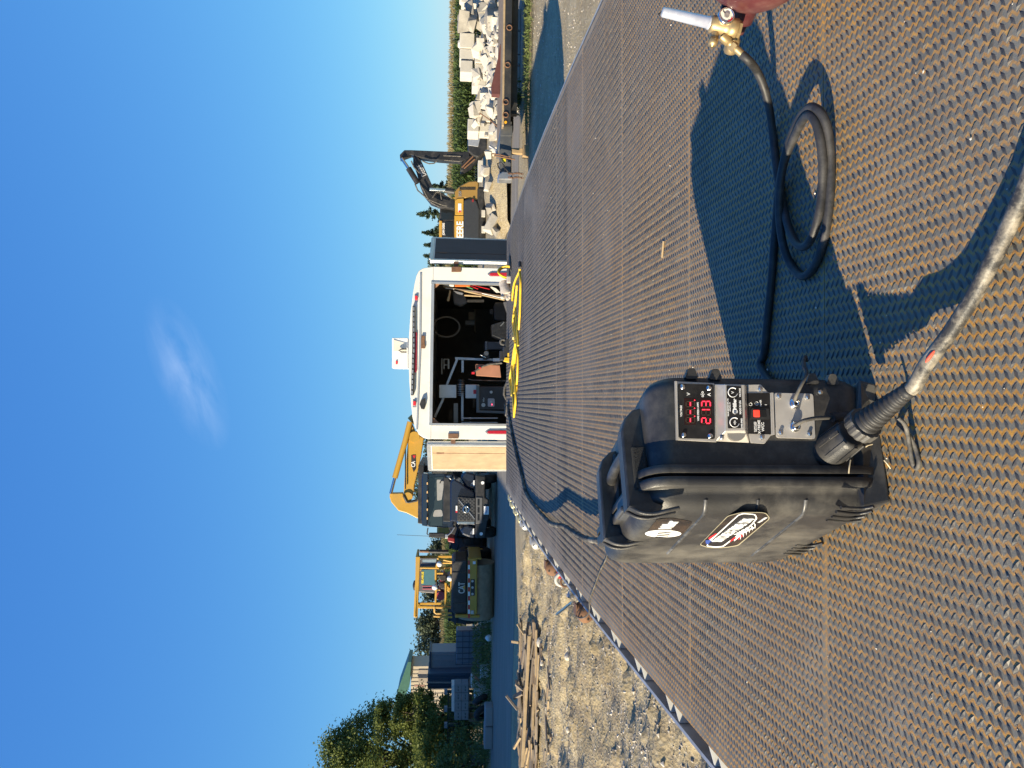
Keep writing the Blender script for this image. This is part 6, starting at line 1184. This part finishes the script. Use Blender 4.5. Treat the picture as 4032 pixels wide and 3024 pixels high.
def chunk(px, r, Y, lab='broken concrete chunk in the heap behind the black trailer', grp='rubble heap chunks', m=None):
    q = at_y(*cD(*px), Y); 
    mb = MB(); n_ = 7; sq = (rs.uniform(.8, 1.5), rs.uniform(.7, 1), rs.uniform(.45, 1.0))
    bm = bmesh.new(); 
    for ii in range(8): bm.verts.new(tuple(((1 if ii & (1 << kk) else -1) * rs.uniform(.55, 1.0) + rs.normal(0, .08)) * r * sq[kk] for kk in range(3)))
    for ii in range(3): v = Vector(rs.normal(0, 1, 3)); v.normalize(); bm.verts.new((v.x * r * sq[0], v.y * r * sq[1], v.z * r * sq[2]))
    bmesh.ops.convex_hull(bm, input=list(bm.verts)); me = bpy.data.meshes.new('rubble_chunk'); bm.to_mesh(me); bm.free(); dk_ = rs.rand() < .3; me.materials.append(m or (M_rock if dk_ else M_rockl)); lab = lab.replace('broken', ('dark grey broken' if dk_ else 'pale broken')) if r < 2 else lab
    o = bpy.data.objects.new('rubble_chunk', me); COL.objects.link(o); o.location = q; WM[o.name] = Matrix.Identity(4); o.rotation_euler = (rs.normal(0, .25), rs.normal(0, .35), rs.normal(0, .6)); b = o.modifiers.new('bevel', 'BEVEL'); b.width = r * .05; tag(o, lab, 'rubble', grp); return o
# earth bank under the rubble
def bank(name, prof, Y, dep, m, lab):
    mb = MB(); n_ = len(prof); P = []
    rows = 7
    for j in range(rows):
        t = j / (rows - 1)
        for (x, z) in prof: k = math.sin(math.pi * (0.08 + 0.84 * t)); P.append((x + rs.normal(0, .08), Y + dep * (t - .35) + rs.normal(0, .06), max(0, z * k * .94 + rs.normal(0, .05) * (0 < j < rows - 1)) - 0.03 * (j in (0, rows - 1))))
    mb.add(P, [(j * n_ + i, j * n_ + i + 1, (j + 1) * n_ + i + 1, (j + 1) * n_ + i) for j in range(rows - 1) for i in range(n_ - 1)], True); o = mb.build(name, m); o['kind'] = 'structure'; return o
M_dirt = mat('rubble_dirt', (0.36, 0.31, 0.25), 0.95, var=0.25, scale=2, bump=0.8, bscale=8, dirt=(0.24, 0.19, 0.14), dirt_amt=0.5, dscale=1.5)
def gx_(c, px, py, Y): q = at_y(*c(px, py), Y); return (q.x, max(0.02, q.z))
bank('earth_bank', [gx_(cC, 1330, 1240, 27), gx_(cC, 1180, 1100, 27), gx_(cC, 1150, 900, 27), gx_(cC, 1110, 700, 27), gx_(cC, 1105, 560, 27), gx_(cC, 1120, 400, 27), gx_(cC, 1150, 200, 27), gx_(cD, 620, 1450, 27), gx_(cD, 700, 1200, 27), gx_(cD, 720, 900, 27), gx_(cD, 700, 600, 27), gx_(cD, 690, 300, 27), gx_(cD, 640, 60, 27), gx_(cD, 640, -300, 27)], 26.6, 3.0, M_gravel, '')
for i in range(120):
    y = rs.uniform(-60, 1480); x = rs.uniform(640, 775) if rs.rand() < .6 else rs.uniform(470, 700)
    chunk((x, y), rs.uniform(0.08, 0.24) * (1.4 if rs.rand() < .2 else 1), 26.3 - (x - 600) / 100 * .6)
for px, r in (((640, 690), .55), ((620, 620), .4), ((650, 410), .45), ((430, 240), .5), ((560, 430), .4), ((600, 320), .42), ((350, 240), .45), ((180 + 240, 110), .4), ((620, 120), .5), ((700, 100), .5), ((480, 1180), .42), ((460, 1210), .3), ((540, 1050), .35), ((640, 1180), .34), ((560, 990), .35)): chunk(px, r * .62, 26.6, 'large broken concrete lump in the heap behind the black trailer', 'large rubble lumps')
for px, r in (((1180, 880), .30), ((1160, 640), .25), ((1200, 1060), .45), ((1240, 1130), .35), ((1215, 880), .25), ((1130, 480), .35), ((1240, 220), .35), ((1170, 300), .3)):
    q = at_y(*cC(*px), 26.2); chunk((0, 0), r * .6, 27.5, 'grey boulder on the earth bank below the excavator', 'boulders on the bank').location = q
ext_bk = thing('concrete_block', 'long flat concrete block by the corn beneath the excavator grapple', 'concrete block', tuple(at_y(*cC(1090, 450), 32))); exr('block_body', cC, (1058, 1112, 360, 552), 32, 0.7, M_conc, ext_bk, 0.02)
mb = MB(); P = tp(cD, [(280, 170), (300, 265), (390, 130), (380, 75)], YB - .3); mb.prism(P, (0, 0.3, 0)); tag(mb.build('concrete_slab', M_rock), 'tilted grey slab leaning on the top of the block stack', 'slab')
rb_ = rod('rebar', cD, [(520, 1230), (640, 1310), (730, 1395)], 24.5, 0.018, M_rust, None); tag(rb_, 'bent dark steel bar poking out of the rubble', 'bar')

# ------------------------------------------------------------------ vegetation
def leafmat(name, c0, c1, sc=1.2, tr=0.25):
    m, nt, b, oc = newmat(name)
    nt.links.new(ramp(nt, noise(nt, oc, sc, 4), [(0.3, c0), (0.7, c1)]), b.inputs['Base Color']); b.inputs['Roughness'].default_value = 0.6
    b.inputs['Specular IOR Level'].default_value = 0.25
    t = nt.nodes.new('ShaderNodeBsdfTranslucent'); nt.links.new(ramp(nt, noise(nt, oc, sc, 4), [(0.3, c0), (0.7, c1)]), t.inputs['Color'])
    mx = nt.nodes.new('ShaderNodeMixShader'); mx.inputs[0].default_value = tr; nt.links.new(b.outputs[0], mx.inputs[1]); nt.links.new(t.outputs[0], mx.inputs[2]); nt.links.new(mx.outputs[0], nt.nodes['Material Output'].inputs[0]); return m
M_leaf = leafmat('broad_leaves', (0.095, 0.135, 0.030), (0.21, 0.235, 0.065), tr=0.4); M_spr = leafmat('spruce_needles', (0.022, 0.040, 0.024), (0.06, 0.082, 0.042), 2.0, 0.1)
M_corn = leafmat('corn_leaves', (0.060, 0.098, 0.028), (0.12, 0.16, 0.05), 0.8); M_tas = leafmat('corn_tassels', (0.20, 0.165, 0.075), (0.33, 0.27, 0.14), 0.8); M_bark = mat('bark', (0.10, 0.075, 0.055), 0.95, var=0.3, scale=4, bump=0.5, bscale=20)
M_weed = leafmat('weeds', (0.07, 0.11, 0.03), (0.18, 0.21, 0.07), 2.0); M_far = leafmat('far_leaves', (0.05, 0.072, 0.045), (0.11, 0.13, 0.075), 0.4)
def quads(name, C, N_, size, m, par, asp=0.55, droop=0.0):
    n = len(C); d = rs.normal(0, 1, (n, 3)) * np.array([1, 1, 0.6]); d[:, 2] -= droop; d /= np.linalg.norm(d, axis=1)[:, None]
    e = np.cross(d, rs.normal(0, 1, (n, 3))); e /= np.linalg.norm(e, axis=1)[:, None]; s = size * rs.uniform(.6, 1.4, n)
    P = np.stack([C - d * s[:, None] * .5, C + e * (s * asp * .5)[:, None], C + d * s[:, None] * .5, C - e * (s * asp * .5)[:, None]], 1).reshape(-1, 3)
    inv = np.array(WM[par.name].inverted()) if par else np.eye(4); P = P @ inv[:3, :3].T + inv[:3, 3]
    me = bpy.data.meshes.new(name); np_mesh(me, P, np.arange(4 * n).reshape(-1, 4), 4); me.materials.append(m); o = bpy.data.objects.new(name, me); COL.objects.link(o)
    if par: o.parent = par; WM[o.name] = WM[par.name].copy()
    return o
def broad_tree(loc, h, w, label, grp=None, n=9000, size=0.2, m=None, low=0.12, name='broadleaf_tree', seedk=40, dep=None):
    t = thing(name, label, 'tree', loc, 0, grp); L = Vector(loc); mb = MB(); mb.tube([L, L + Vector((.05, 0, h * .25)), L + Vector((-.1, .05, h * .55)), L + Vector((0, 0, h * .85))], [h * .028, h * .02, h * .012, h * .003], 8)
    cl = []
    for i in range(seedk):
        zt_ = low + (0.97 - low) * rs.rand(); rad = w * .5 * (math.sin(math.pi * min(1, max(0.05, (zt_ - low * .6) / (1.06 - low * .6)) ** .75))) ** .8; a = rs.uniform(0, 6.283); rr = rad * rs.rand() ** .45
        c = np.array([L.x + rr * math.cos(a), L.y + rr * math.sin(a) * (dep or 1), L.z + h * zt_]); cl.append(c)
        if i % 2 == 0: mb.tube([L + Vector((0, 0, h * zt_ * .55)), (L + Vector((0, 0, h * zt_ * .75))) * .5 + Vector(c) * .5, Vector(c)], [h * .008, h * .005, h * .002], 5)
    mb.build('trunk', M_bark, t, world=True); cl = np.array(cl); k = rs.randint(0, len(cl), n); sp_ = w * (.10 if seedk < 30 else .055)
    C = cl[k] + rs.normal(0, 1, (n, 3)) * np.array([sp_, sp_, sp_ * .75]); C[:, 2] = np.maximum(C[:, 2], L.z + .1)
    quads('crown', C, n, size, m or M_leaf, t); return t
def spruce(loc, h, w, label, grp, n=3500, size=0.35):
    t = thing('spruce_tree', label, 'tree', loc, 0, grp); L = np.array(loc); mb = MB(); mb.tube([Vector(loc), Vector(loc) + Vector((0, 0, h))], [h * .018, h * .002], 7); 
    C = []; nb = int(h * 7)
    for i in range(nb):
        zt_ = (i + rs.rand()) / nb * .94 + .05; rad = w * .5 * (1 - zt_) ** .85 * rs.uniform(.7, 1.15); a = rs.uniform(0, 6.283); k = max(6, int(n / nb * (1.6 - 1.2 * zt_)))
        s = rs.rand(k) ** .7; drop = -0.28 * s * rad + .25 * rad * s ** 2.5
        C.append(np.stack([L[0] + s * rad * math.cos(a) + rs.normal(0, .05 + .07 * rad * s, k), L[1] + s * rad * math.sin(a) + rs.normal(0, .05 + .07 * rad * s, k), L[2] + h * zt_ + drop + rs.normal(0, .10, k)], -1))
    mb.build('trunk', M_bark, t, world=True); C = np.concatenate(C); quads('crown', C, len(C), size, M_spr, t, .4, .4); return t
def gx0(x, y, Y): return at_y(x, y, Y).x
def toph(x, y, Y): return at_y(x, y, Y).z
# big leafy tree on the left, beside the road: lobes placed after its outline
bt = broad_tree((gx0(1900, 2975, 44), 44, 0), toph(1275, 2940, 44), 6.4, 'tall dense leafy tree beyond the road with sunlit top', None, 52000, 0.15, None, 0.10, seedk=150)
broad_tree((gx0(1900, 2835, 42), 42.5, 0), toph(1470, 2810, 42.5), 3.0, 'lower leafy tree next to the green roofed shed', None, 24000, 0.14, None, 0.06, seedk=90)
broad_tree((gx0(1900, 2960, 40), 40.5, 0), toph(1640, 2960, 40.5), 4.6, 'dark leafy bush in the shade beside the iron fence', None, 18000, 0.14, None, 0.05, seedk=70, name='leafy_bush')
SPL = ['tall spruce behind the black boom excavator', 'spruce showing above the right trailer door', 'thin spruce top beyond the brown chimney stub', 'small spruce beside the white trailer corner', 'short bushy evergreen behind the excavator boom']
for (c, px, py, w, lb) in ((cC, 400, 945, 5.2, SPL[0]), (cC, 455, 1150, 4.2, SPL[1]), (cC, 480, 1285, 3.2, SPL[2]), (cC, 465, 1395, 3.4, SPL[3]), (cC, 560, 640, 4.6, SPL[4])):
    x, y = c(px, py); spruce((gx0(x, y, 92), 92, 0), toph(x, y, 92), w, lb, 'spruces behind the corn')
for i, (px, py, w) in enumerate(((620, 1560, 0), )): pass
# tree line far beyond the left corn
FL = [(cF, 620, 1430, 9.5), (cF, 680, 1230, 7.0), (cF, 690, 1060, 6.5), (cF, 740, 850, 8.0), (cF, 840, 280, 9.0), (cF, 850, 150, 6.0), (cF, 640, 1600, 10), (cE, 500, 800, 9), (cE, 530, 640, 8), (cE, 615, 370, 7), (cE, 620, 220, 6), (cC, 520, 1440, 4.5), (cC, 640, 1500, 5)]
for i, (c, px, py, w) in enumerate(FL):
    x, y = c(px, py); broad_tree((gx0(x, y, 150), 150 + rs.uniform(-6, 6), 0), toph(x, y, 150), w, 'distant dusty green tree in the line beyond the left corn' if c is not cC else 'distant tree seen beside the white trailer', 'distant tree line', 2200, 0.6, M_far, 0.05, seedk=24)
# corn
def corn(x0, x1, y0, rows, hgt, name, lab, gap=0.24):
    xs = []; ys = []
    for r in range(rows):
        k = int((x1 - x0) / gap); xs.append(x0 + gap * (np.arange(k) + rs.rand(k) * .8)); ys.append(np.full(k, y0 + r * .76) + rs.normal(0, .06, k))
    X = np.concatenate(xs); Y = np.concatenate(ys); n = len(X); H_ = hgt * rs.uniform(.9, 1.06, n); V = []; F_ = []; 
    nl = 9; P = []; 
    for l in range(nl):
        zl = H_ * (0.12 + 0.72 * l / nl) ; a = rs.uniform(0, 6.283, n); L_ = rs.uniform(.45, .75, n) * (1.05 - .35 * abs(l / nl - .5)); w = 0.075
        dx, dy = np.cos(a), np.sin(a); ox, oy = -dy * w, dx * w
        b0_ = np.stack([X, Y, zl], -1); m1 = np.stack([X + dx * L_ * .5, Y + dy * L_ * .5, zl + L_ * .42], -1); t1 = np.stack([X + dx * L_, Y + dy * L_, zl + L_ * rs.uniform(-.15, .2, n)], -1); o_ = np.stack([ox, oy, np.zeros(n)], -1)
        P.append(np.stack([b0_ - o_ * .3, b0_ + o_ * .3, m1 + o_, m1 - o_], 1)); P.append(np.stack([m1 - o_, m1 + o_, t1 + o_ * .1, t1 - o_ * .1], 1))
    s = .014; P.append(np.stack([np.stack([X - s, Y, X * 0], -1), np.stack([X + s, Y, X * 0], -1), np.stack([X + s, Y, H_ * .92], -1), np.stack([X - s, Y, H_ * .92], -1)], 1))
    A = np.concatenate(P).reshape(-1, 3); me = bpy.data.meshes.new(name); np_mesh(me, A, np.arange(len(A)).reshape(-1, 4), 4); me.materials.append(M_corn); o = bpy.data.objects.new(name, me); COL.objects.link(o); struct(o, 'stuff'); o['label'] = lab
    T = []
    for l in range(6):
        a = rs.uniform(0, 6.283, n); L_ = rs.uniform(.12, .3, n); dx, dy = np.cos(a) * .12, np.sin(a) * .12; z0_ = H_ * .9
        b0_ = np.stack([X, Y, z0_], -1); t1 = np.stack([X + dx, Y + dy, z0_ + L_ + .05], -1); o_ = np.stack([-dy, dx, np.zeros(n)], -1) * .12
        T.append(np.stack([b0_ - o_, b0_ + o_, t1 + o_, t1 - o_], 1))
    A = np.concatenate(T).reshape(-1, 3); me = bpy.data.meshes.new('corn_tassels'); np_mesh(me, A, np.arange(len(A)).reshape(-1, 4), 4); me.materials.append(M_tas); o2 = bpy.data.objects.new('corn_tassels', me); COL.objects.link(o2); o2.parent = o; o2['kind'] = 'stuff'
corn(6, 62, 60, 12, 2.42, 'corn_field', 'tall green corn field with tan tassels behind the rubble')
corn(-75, 6, 84, 10, 2.75, 'corn_field', 'corn field seen between the machines beyond the road', 0.3)

# ------------------------------------------------------------------ shed, totes and clutter beyond the road on the left
YS = 56.0
sd = thing('green_roofed_shed', 'tan metal shed with green roof behind the trees', 'shed', (gx0(1750, 2650, YS), YS + 3, 0))
a, c = at_y(*cG(1100, 520), YS), at_y(*cG(1100, 300), YS); ze = at_y(*cG(1030, 300), YS).z
M_tan = mat('tan_siding', (0.42, 0.36, 0.27), 0.6, var=0.06); M_grn = mat('green_metal', (0.035, 0.12, 0.085), 0.45, var=0.1)
mb = MB(); mb.bb(a.x - 5, c.x, YS, YS + 2.2, 0, ze); mb.build('wall', M_tan, sd, world=True)
for i in range(22): x = c.x - 0.05 - i * 0.28; mb = MB(); mb.bb(x - .03, x + .03, YS - .03, YS, 0, ze); mb.build('siding_rib', M_tan, sd, world=True)
P = tp(cG, [(998, 262), (1030, 262), (1030, 275), (1012, 500), (870, 830), (840, 830), (900, 540)], YS - .3); mb = MB(); mb.prism(P, (0, 2.7, 0)); mb.build('roof', M_grn, sd, world=True)
exr('door', cG, (1100, 1250, 340, 470), YS - .05, 0.06, mat('door_tan', (0.30, 0.25, 0.2), 0.6), sd); exr('door', cG, (1060, 1160, 485, 500), YS - .4, 0.1, mat('post_red', (0.32, 0.17, 0.13), 0.7), sd)
def tote(r, Y, label, solid, cage, h0=0.0):
    P = tp(cG, rect(*r), Y); x0, x1 = min(p.x for p in P), max(p.x for p in P); z1 = max(p.z for p in P); z0 = max(0.0, min(p.z for p in P)) if h0 is None else h0
    t = thing('caged_tote', label, 'tote', ((x0 + x1) / 2, Y + .5, z0), 0, 'bulk liquid totes'); mb = MB(); mb.bb(x0 + .03, x1 - .03, Y + .05, Y + 1.0, z0 + .12, z1 - .02); mb.build('bladder', solid, t, world=True, bevel=0.06)
    for i in range(7): x = x0 + (x1 - x0) * i / 6; mb = MB(); mb.bb(x - .012, x + .012, Y, Y + .024, z0 + .1, z1); mb.build('cage_bar', cage, t, world=True)
    for i in range(5): z = z0 + .12 + (z1 - z0 - .13) * i / 4; mb = MB(); mb.bb(x0 - .012, x1 + .012, Y - .022, Y + .002, z - .012, z + .012); mb.build('cage_bar', cage, t, world=True)
    mb = MB(); mb.bb(x0, x1, Y, Y + 1.05, z0, z0 + .11); mb.build('pallet_base', M_mblk, t, world=True); return t
M_slate = mat('tote_slate', (0.16, 0.18, 0.21), 0.5, var=0.1); M_cage = mat('cage_dark', (0.05, 0.07, 0.10), 0.5, 0.4)
tote((1465, 1730, -40, 285), 41, 'blue grey caged liquid tote standing near the compactor', M_slate, M_cage)
P = tp(cG, rect(1218, 1510, 165, 365), 45); o = thing('storage_box', 'tall pale grey storage box behind the caged tote', 'box', ((P[0].x + P[2].x) / 2, 45.5, 0)); M_gbox = mat('box_grey', (0.22, 0.23, 0.24), 0.55, var=0.08)
mb = MB(); mb.bb(P[2].x, P[0].x, 45, 46.6, 0, P[0].z); mb.build('box_shell', M_gbox, o, world=True, bevel=0.03)
for y in (190, 250, 310, 350): exr('box_rib', cG, (1235, 1500, y, y + 8), 44.96, 0.04, M_gbox, o)
exr('box_top', cG, (1205, 1220, 160, 370), 44.9, 1.8, mat('cage_dark', (0.05, 0.07, 0.1)), o)
P = tp(cG, rect(1190, 1560, 375, 515), 44); o = thing('steel_bin', 'dark blue corrugated steel bin beside the grey storage box', 'bin', ((P[0].x + P[2].x) / 2, 44.8, 0)); M_bin = mat('bin_blue', (0.05, 0.085, 0.13), 0.5, 0.2, var=0.15)
mb = MB(); mb.bb(P[2].x, P[0].x, 44, 46, 0, P[0].z); mb.build('bin_shell', M_bin, o, world=True)
for y in range(385, 510, 26): exr('bin_rib', cG, (1200, 1555, y, y + 12), 43.95, 0.05, M_bin, o)
exr('bin_post', cG, (1180, 1560, 455, 468), 43.9, 0.06, M_galv, o)
# pallet of blocks
YP = 38.0
pb = thing('pallet', 'wooden pallet carrying the stack of cinder blocks', 'pallet', (gx0(*cG(1590, 650), YP), YP + .5, 0)); 
for y0, y1 in ((480, 560), (560, 640), (640, 735), (735, 825)):
    for x0, x1 in ((1450, 1520), (1522, 1585)):
        P = tp(cG, rect(x0, x1, y0 + 2, y1 - 2), YP); o = thing('cinder_block', 'grey cinder block in the stack by the iron fence', 'cinder block', ((P[0].x + P[2].x) / 2, YP + .4, min(p.z for p in P)), 0, 'cinder block stack'); mb = MB(); mb.bb(P[2].x, P[0].x, YP, YP + .8, P[1].z, P[0].z); mb.build('block_body', mat('cinder', (0.25, 0.245, 0.24), 0.9, var=0.1), o, world=True, bevel=0.015)
        for k in (0.33, 0.67): exr('core_slot', cG, ((x0 + x1) / 2 - 3, (x0 + x1) / 2 + 3, y0 + (y1 - y0) * k - 10, y0 + (y1 - y0) * k + 10), YP - .004, 0.02, M_mblk, o)
P = tp(cG, rect(1590, 1655, 600, 830), YP); zz = max(0.15, tp(cG, [(1586, 700)], YP)[0].z)
for k in range(4): mb = MB(); x0, x1 = gx0(*cG(1600, 830), YP), gx0(*cG(1600, 480), YP); mb.bb(x0, x1, YP + .02 + .22 * k, YP + .16 + .22 * k, zz - .03, zz - .004); mb.build('deck_board', M_wood, pb, world=True)
for k in range(3): x = x0 + (x1 - x0) * k / 2; mb = MB(); mb.bb(x - .06, x + .06, YP + .02, YP + .86, 0, zz - .032); mb.build('bearer', M_wood, pb, world=True)
o = exr('white_sheet', cG, (1420, 1448, 490, 740), YP, 0.8, M_wpaint, None); tag(o, 'white panel lying on top of the cinder blocks', 'panel')
# iron fence
fn = thing('iron_fence', 'dark green iron fence with capped posts under the trees', 'fence', (gx0(*cG(1650, 800), 39.5), 39.6, 0)); M_iron = mat('fence_iron', (0.03, 0.045, 0.04), 0.5, 0.3, var=0.1)
for y in (545, 712, 870):
    x = gx0(*cG(1500, y), 39.5); zt_ = at_y(*cG(1380, y), 39.5).z; mb = MB(); mb.bb(x - .06, x + .06, 39.45, 39.57, 0, zt_); o = mb.build('post', M_iron, fn, world=True); mb = MB(); mb.bb(x - .12, x + .12, 39.4, 39.62, zt_, zt_ + .16); mb.build('post_cap', mat('cap_grey', (0.2, 0.21, 0.22), 0.6), o, world=True)
xa, xb = gx0(*cG(1500, 1070), 39.5), gx0(*cG(1500, 530), 39.5); zt_ = at_y(*cG(1382, 800), 39.5).z
for z in (zt_ - .02, 0.35): mb = MB(); mb.bb(xa, xb, 39.49, 39.53, z - .02, z + .02); mb.build('rail', M_iron, fn, world=True)
for i in range(28): x = xa + (xb - xa) * (i + .5) / 28; mb = MB(); mb.bb(x - .01, x + .01, 39.5, 39.52, .1, zt_); mb.build('picket', M_iron, fn, world=True)
# tyres and kerb stones at the road edge
tr0 = thing('old_tyre', 'worn old tyre leaning on the stone block by the road', 'tyre', (gx0(*cG(1750, 790), 33.6), 33.6, 0)); q = at_y(*cG(1700, 770), 33.6); mb = MB(); mb.lathe(Vector((q.x, 33.55, .36)), Vector((.35, .85, .45)), [(0, .18), (0, .31), (.04, .36), (.18, .36), (.22, .31), (.22, .18)], 26, cap=False); mb.build('tyre_carcass', M_tyre, tr0, world=True)
tr1 = thing('old_tyre', 'second old tyre stacked against the worn tyre by the road', 'tyre', (gx0(*cG(1750, 650), 34), 34, 0)); q = at_y(*cG(1700, 650), 34); mb = MB(); mb.lathe(Vector((q.x, 34, .42)), Vector((.75, .5, .45)), [(0, .18), (0, .31), (.04, .36), (.18, .36), (.22, .31), (.22, .18)], 26, cap=False); mb.build('tyre_carcass', M_tyre, tr1, world=True)
def edge_stone(r, Y, lab, m=M_conc, dep=0.7):
    P = tp(cG, rect(*r), Y); mb = MB(); w = abs(P[0].x - P[2].x); h = max(.2, P[0].z); mb.bb(-w / 2, w / 2, -dep / 2, dep / 2, 0, h)
    o = mb.build('stone_block', m, None, bevel=0.05); o.location = ((P[0].x + P[2].x) / 2, Y + dep / 2, 0); tag(o, lab, 'stone block'); return o
M_gst = mat('grey_stone', (0.27, 0.26, 0.25), 0.9, var=0.15, scale=2, bump=0.4, bscale=12, dirt=(0.2, 0.19, 0.17), dirt_amt=0.4)
edge_stone((1745, 1836, 706, 886), 32.2, 'cracked grey stone block at the road edge beside the old tyre', M_gst); edge_stone((1738, 1840, 892, 1110), 32.3, 'long grey stone block at the road edge', M_gst); edge_stone((1640, 1740, 530, 640), 34.6, 'pale sunlit block behind the old tyres', M_conc); edge_stone((1700, 1760, 310, 420), 34.8, 'white slab with an orange patch lying in the weeds', M_wpaint, .4); edge_stone((1610, 1700, 415, 520), 36, 'pale rectangular rubble block next to the cinder block pallet', M_conc)
edge_stone((1600, 1700, 1110, 1270), 38.5, 'dark grey utility box under the tree beyond the road', mat('utility_grey', (0.13, 0.15, 0.17), 0.6), .6)
P = tp(cG, [(1645, 395), (1690, 430), (1690, 460), (1640, 420)], 34.7); mb = MB(); mb.prism(P, (0, .05, 0)); tag(mb.build('orange_sheet', mat('orange_rust', (0.42, 0.16, 0.08), 0.7)), 'orange brown sheet leaning on the white slab', 'sheet')
for r, Y, lb in (((1765, 1790, 10, 50), 32.5, 'white plastic jug lying at the road edge by the compactor'),): P = tp(cG, rect(*r), Y); mb = MB(); mb.blob((P[0] + P[2]) / 2, .14, 2, .15); tag(mb.build('plastic_jug', M_wpaint), lb, 'jug')
# weeds
def weeds(name, n, fx_, lab, hmax=.6, size=.22):
    C = np.array([fx_() for _ in range(n)]); o = quads(name, C, n, size, M_weed, None, .16, -1.4); struct(o, 'stuff'); o['label'] = lab
def wz(x, y, s=.25, h=.6): z = rs.rand() ** 1.8 * h; return (x + rs.normal(0, s), y + rs.normal(0, s), z + .05)
weeds('weeds', 2600, lambda: wz(gx0(*cG(1780, rs.uniform(-60, 700)), 33.8), 33.8 + rs.uniform(0, 2.5), .2, .75), 'tall weeds along the far edge of the road')
weeds('weeds', 900, lambda: wz(gx0(*cG(1700, rs.uniform(780, 1280)), 33.6), 33.6 + rs.uniform(0, 1.5), .2, .7), 'weeds behind the stone blocks')
weeds('weeds', 2600, lambda: wz(rs.uniform(7, 15), 19.1 + rs.uniform(-.2, .5), .12, .14), 'low weeds along the shaded ground under the black trailer', size=.10)
weeds('weeds', 260, lambda: wz(gx0(*cD(1010, 1080), YG + 2.8), YG + 2.8, .18, .45), 'clump of weeds beside the sunlit block')
broad_tree((gx0(*cG(1700, 1250), 36), 36, 0), 2.2, 2.8, 'small leafy shrub at the road edge under the big tree', None, 2200, .16, M_weed, .02, 'leafy_shrub', 25)

# ------------------------------------------------------------------ scrap lumber pile on the left
def board(p, q, w, h, m, lab, grp): 
    p, q = Vector(p), Vector(q); d = q - p; o = MB(); L_ = d.length; n_ = 3; 
    o.bar((-L_ / 2, 0, 0), (L_ / 2, 0, 0), w, h); ob = o.build('scrap_board', m, None, bevel=min(w, h) * .12); ob.location = (p + q) / 2; ob.rotation_euler = d.to_track_quat('X', 'Z').to_euler(); tag(ob, lab, 'board', grp); return ob
YW = 16.4
def wpt(px, py, Y): x, y = cP(px, py); return at_y(x, y, Y)
A, B = wpt(222, 270, YW - .1), wpt(150, 1640, YW - .1); board(A, B, .10, .065, M_woodl, 'long pale squared beam lying on top of the scrap lumber', None)
M_wg = mat('grey_wood', (0.20, 0.165, 0.13), 0.9, var=0.3, scale=8, bump=0.3, bscale=50, dirt=(0.1, 0.08, 0.06), dirt_amt=0.5)
wm = [M_wood, M_woodl, M_wg, M_wg]; LB = ['grey brown scrap board on the lumber pile', 'short broken plank end on the lumber pile']
for i in range(150):
    py = rs.uniform(300, 1640) if i > 25 else rs.uniform(1100, 1640); px = rs.uniform(120, 330); Yq = YW + (230 - px) / 110 * .55 + rs.uniform(-.1, .35); c = wpt(px, py, Yq); c.z = max(.06, min(c.z, .60 + .1 * rs.rand()))
    L_ = rs.uniform(.25, 1.3); a = rs.normal(0, .22); t = rs.normal(0, .10); d = Vector((math.cos(a), math.sin(a), t)) * L_ / 2; k = 0 if L_ > .8 else 1
    if c.z - abs(d.z) < .03: d.z *= .3
    mi_ = rs.randint(0, 4); board(c - d, c + d, rs.uniform(.06, .15), rs.uniform(.025, .05), wm[mi_], [['long brown weathered board', 'long pale tan board', 'long grey weathered board', 'long grey weathered board'], ['short brown broken plank', 'short pale tan plank', 'short grey broken plank', 'short grey broken plank']][k][mi_] + ' in the scrap lumber pile', ('scrap boards in the lumber pile', 'plank ends in the lumber pile')[k])
for (p, q, w) in (((-20, 900), (100, 1050), .16), ((60, 920), (150, 870), .10), ((80, 780), (160, 850), .09), ((40, 335), (115, 345), .05), ((100, 150), (170, 260), .06), ((60, 1450), (130, 1330), .08)):
    board(wpt(*p, YW + .2), wpt(*q, YW + .1), w, .05, M_wg if w > .08 else M_woodl, 'splintered board end sticking up from the lumber pile', 'upright splintered boards')
for i in range(26):
    py = rs.uniform(200, 1640); px = rs.uniform(350, 420); c = at_z(*cP(px, py), .05); L_ = rs.uniform(.15, .6); a = rs.normal(0, .5); d = Vector((math.cos(a), math.sin(a), 0)) * L_ / 2; c.z = gz(c.x, c.y) + .03
    board(c - d, c + d, rs.uniform(.03, .09), .03, wm[rs.randint(0, 4)], 'small loose wood offcut on the gravel before the lumber pile', 'loose offcuts')
for px, py, r in ((345, 340, .10), (370, 560, .06), (585, 500, .05), (600, 490, .07), (710, 1255, .045)):
    c = at_z(*cP(px, py), .05); mb = MB(); mb.blob((0, 0, 0), r, 2, .12, (1, .8, .7)); o = mb.build('loose_stone', M_rockl); o.location = (c.x, c.y, gz(c.x, c.y) + r * .5); tag(o, 'smooth pale fieldstone on the gravel before the lumber pile', 'stone', 'fieldstones')
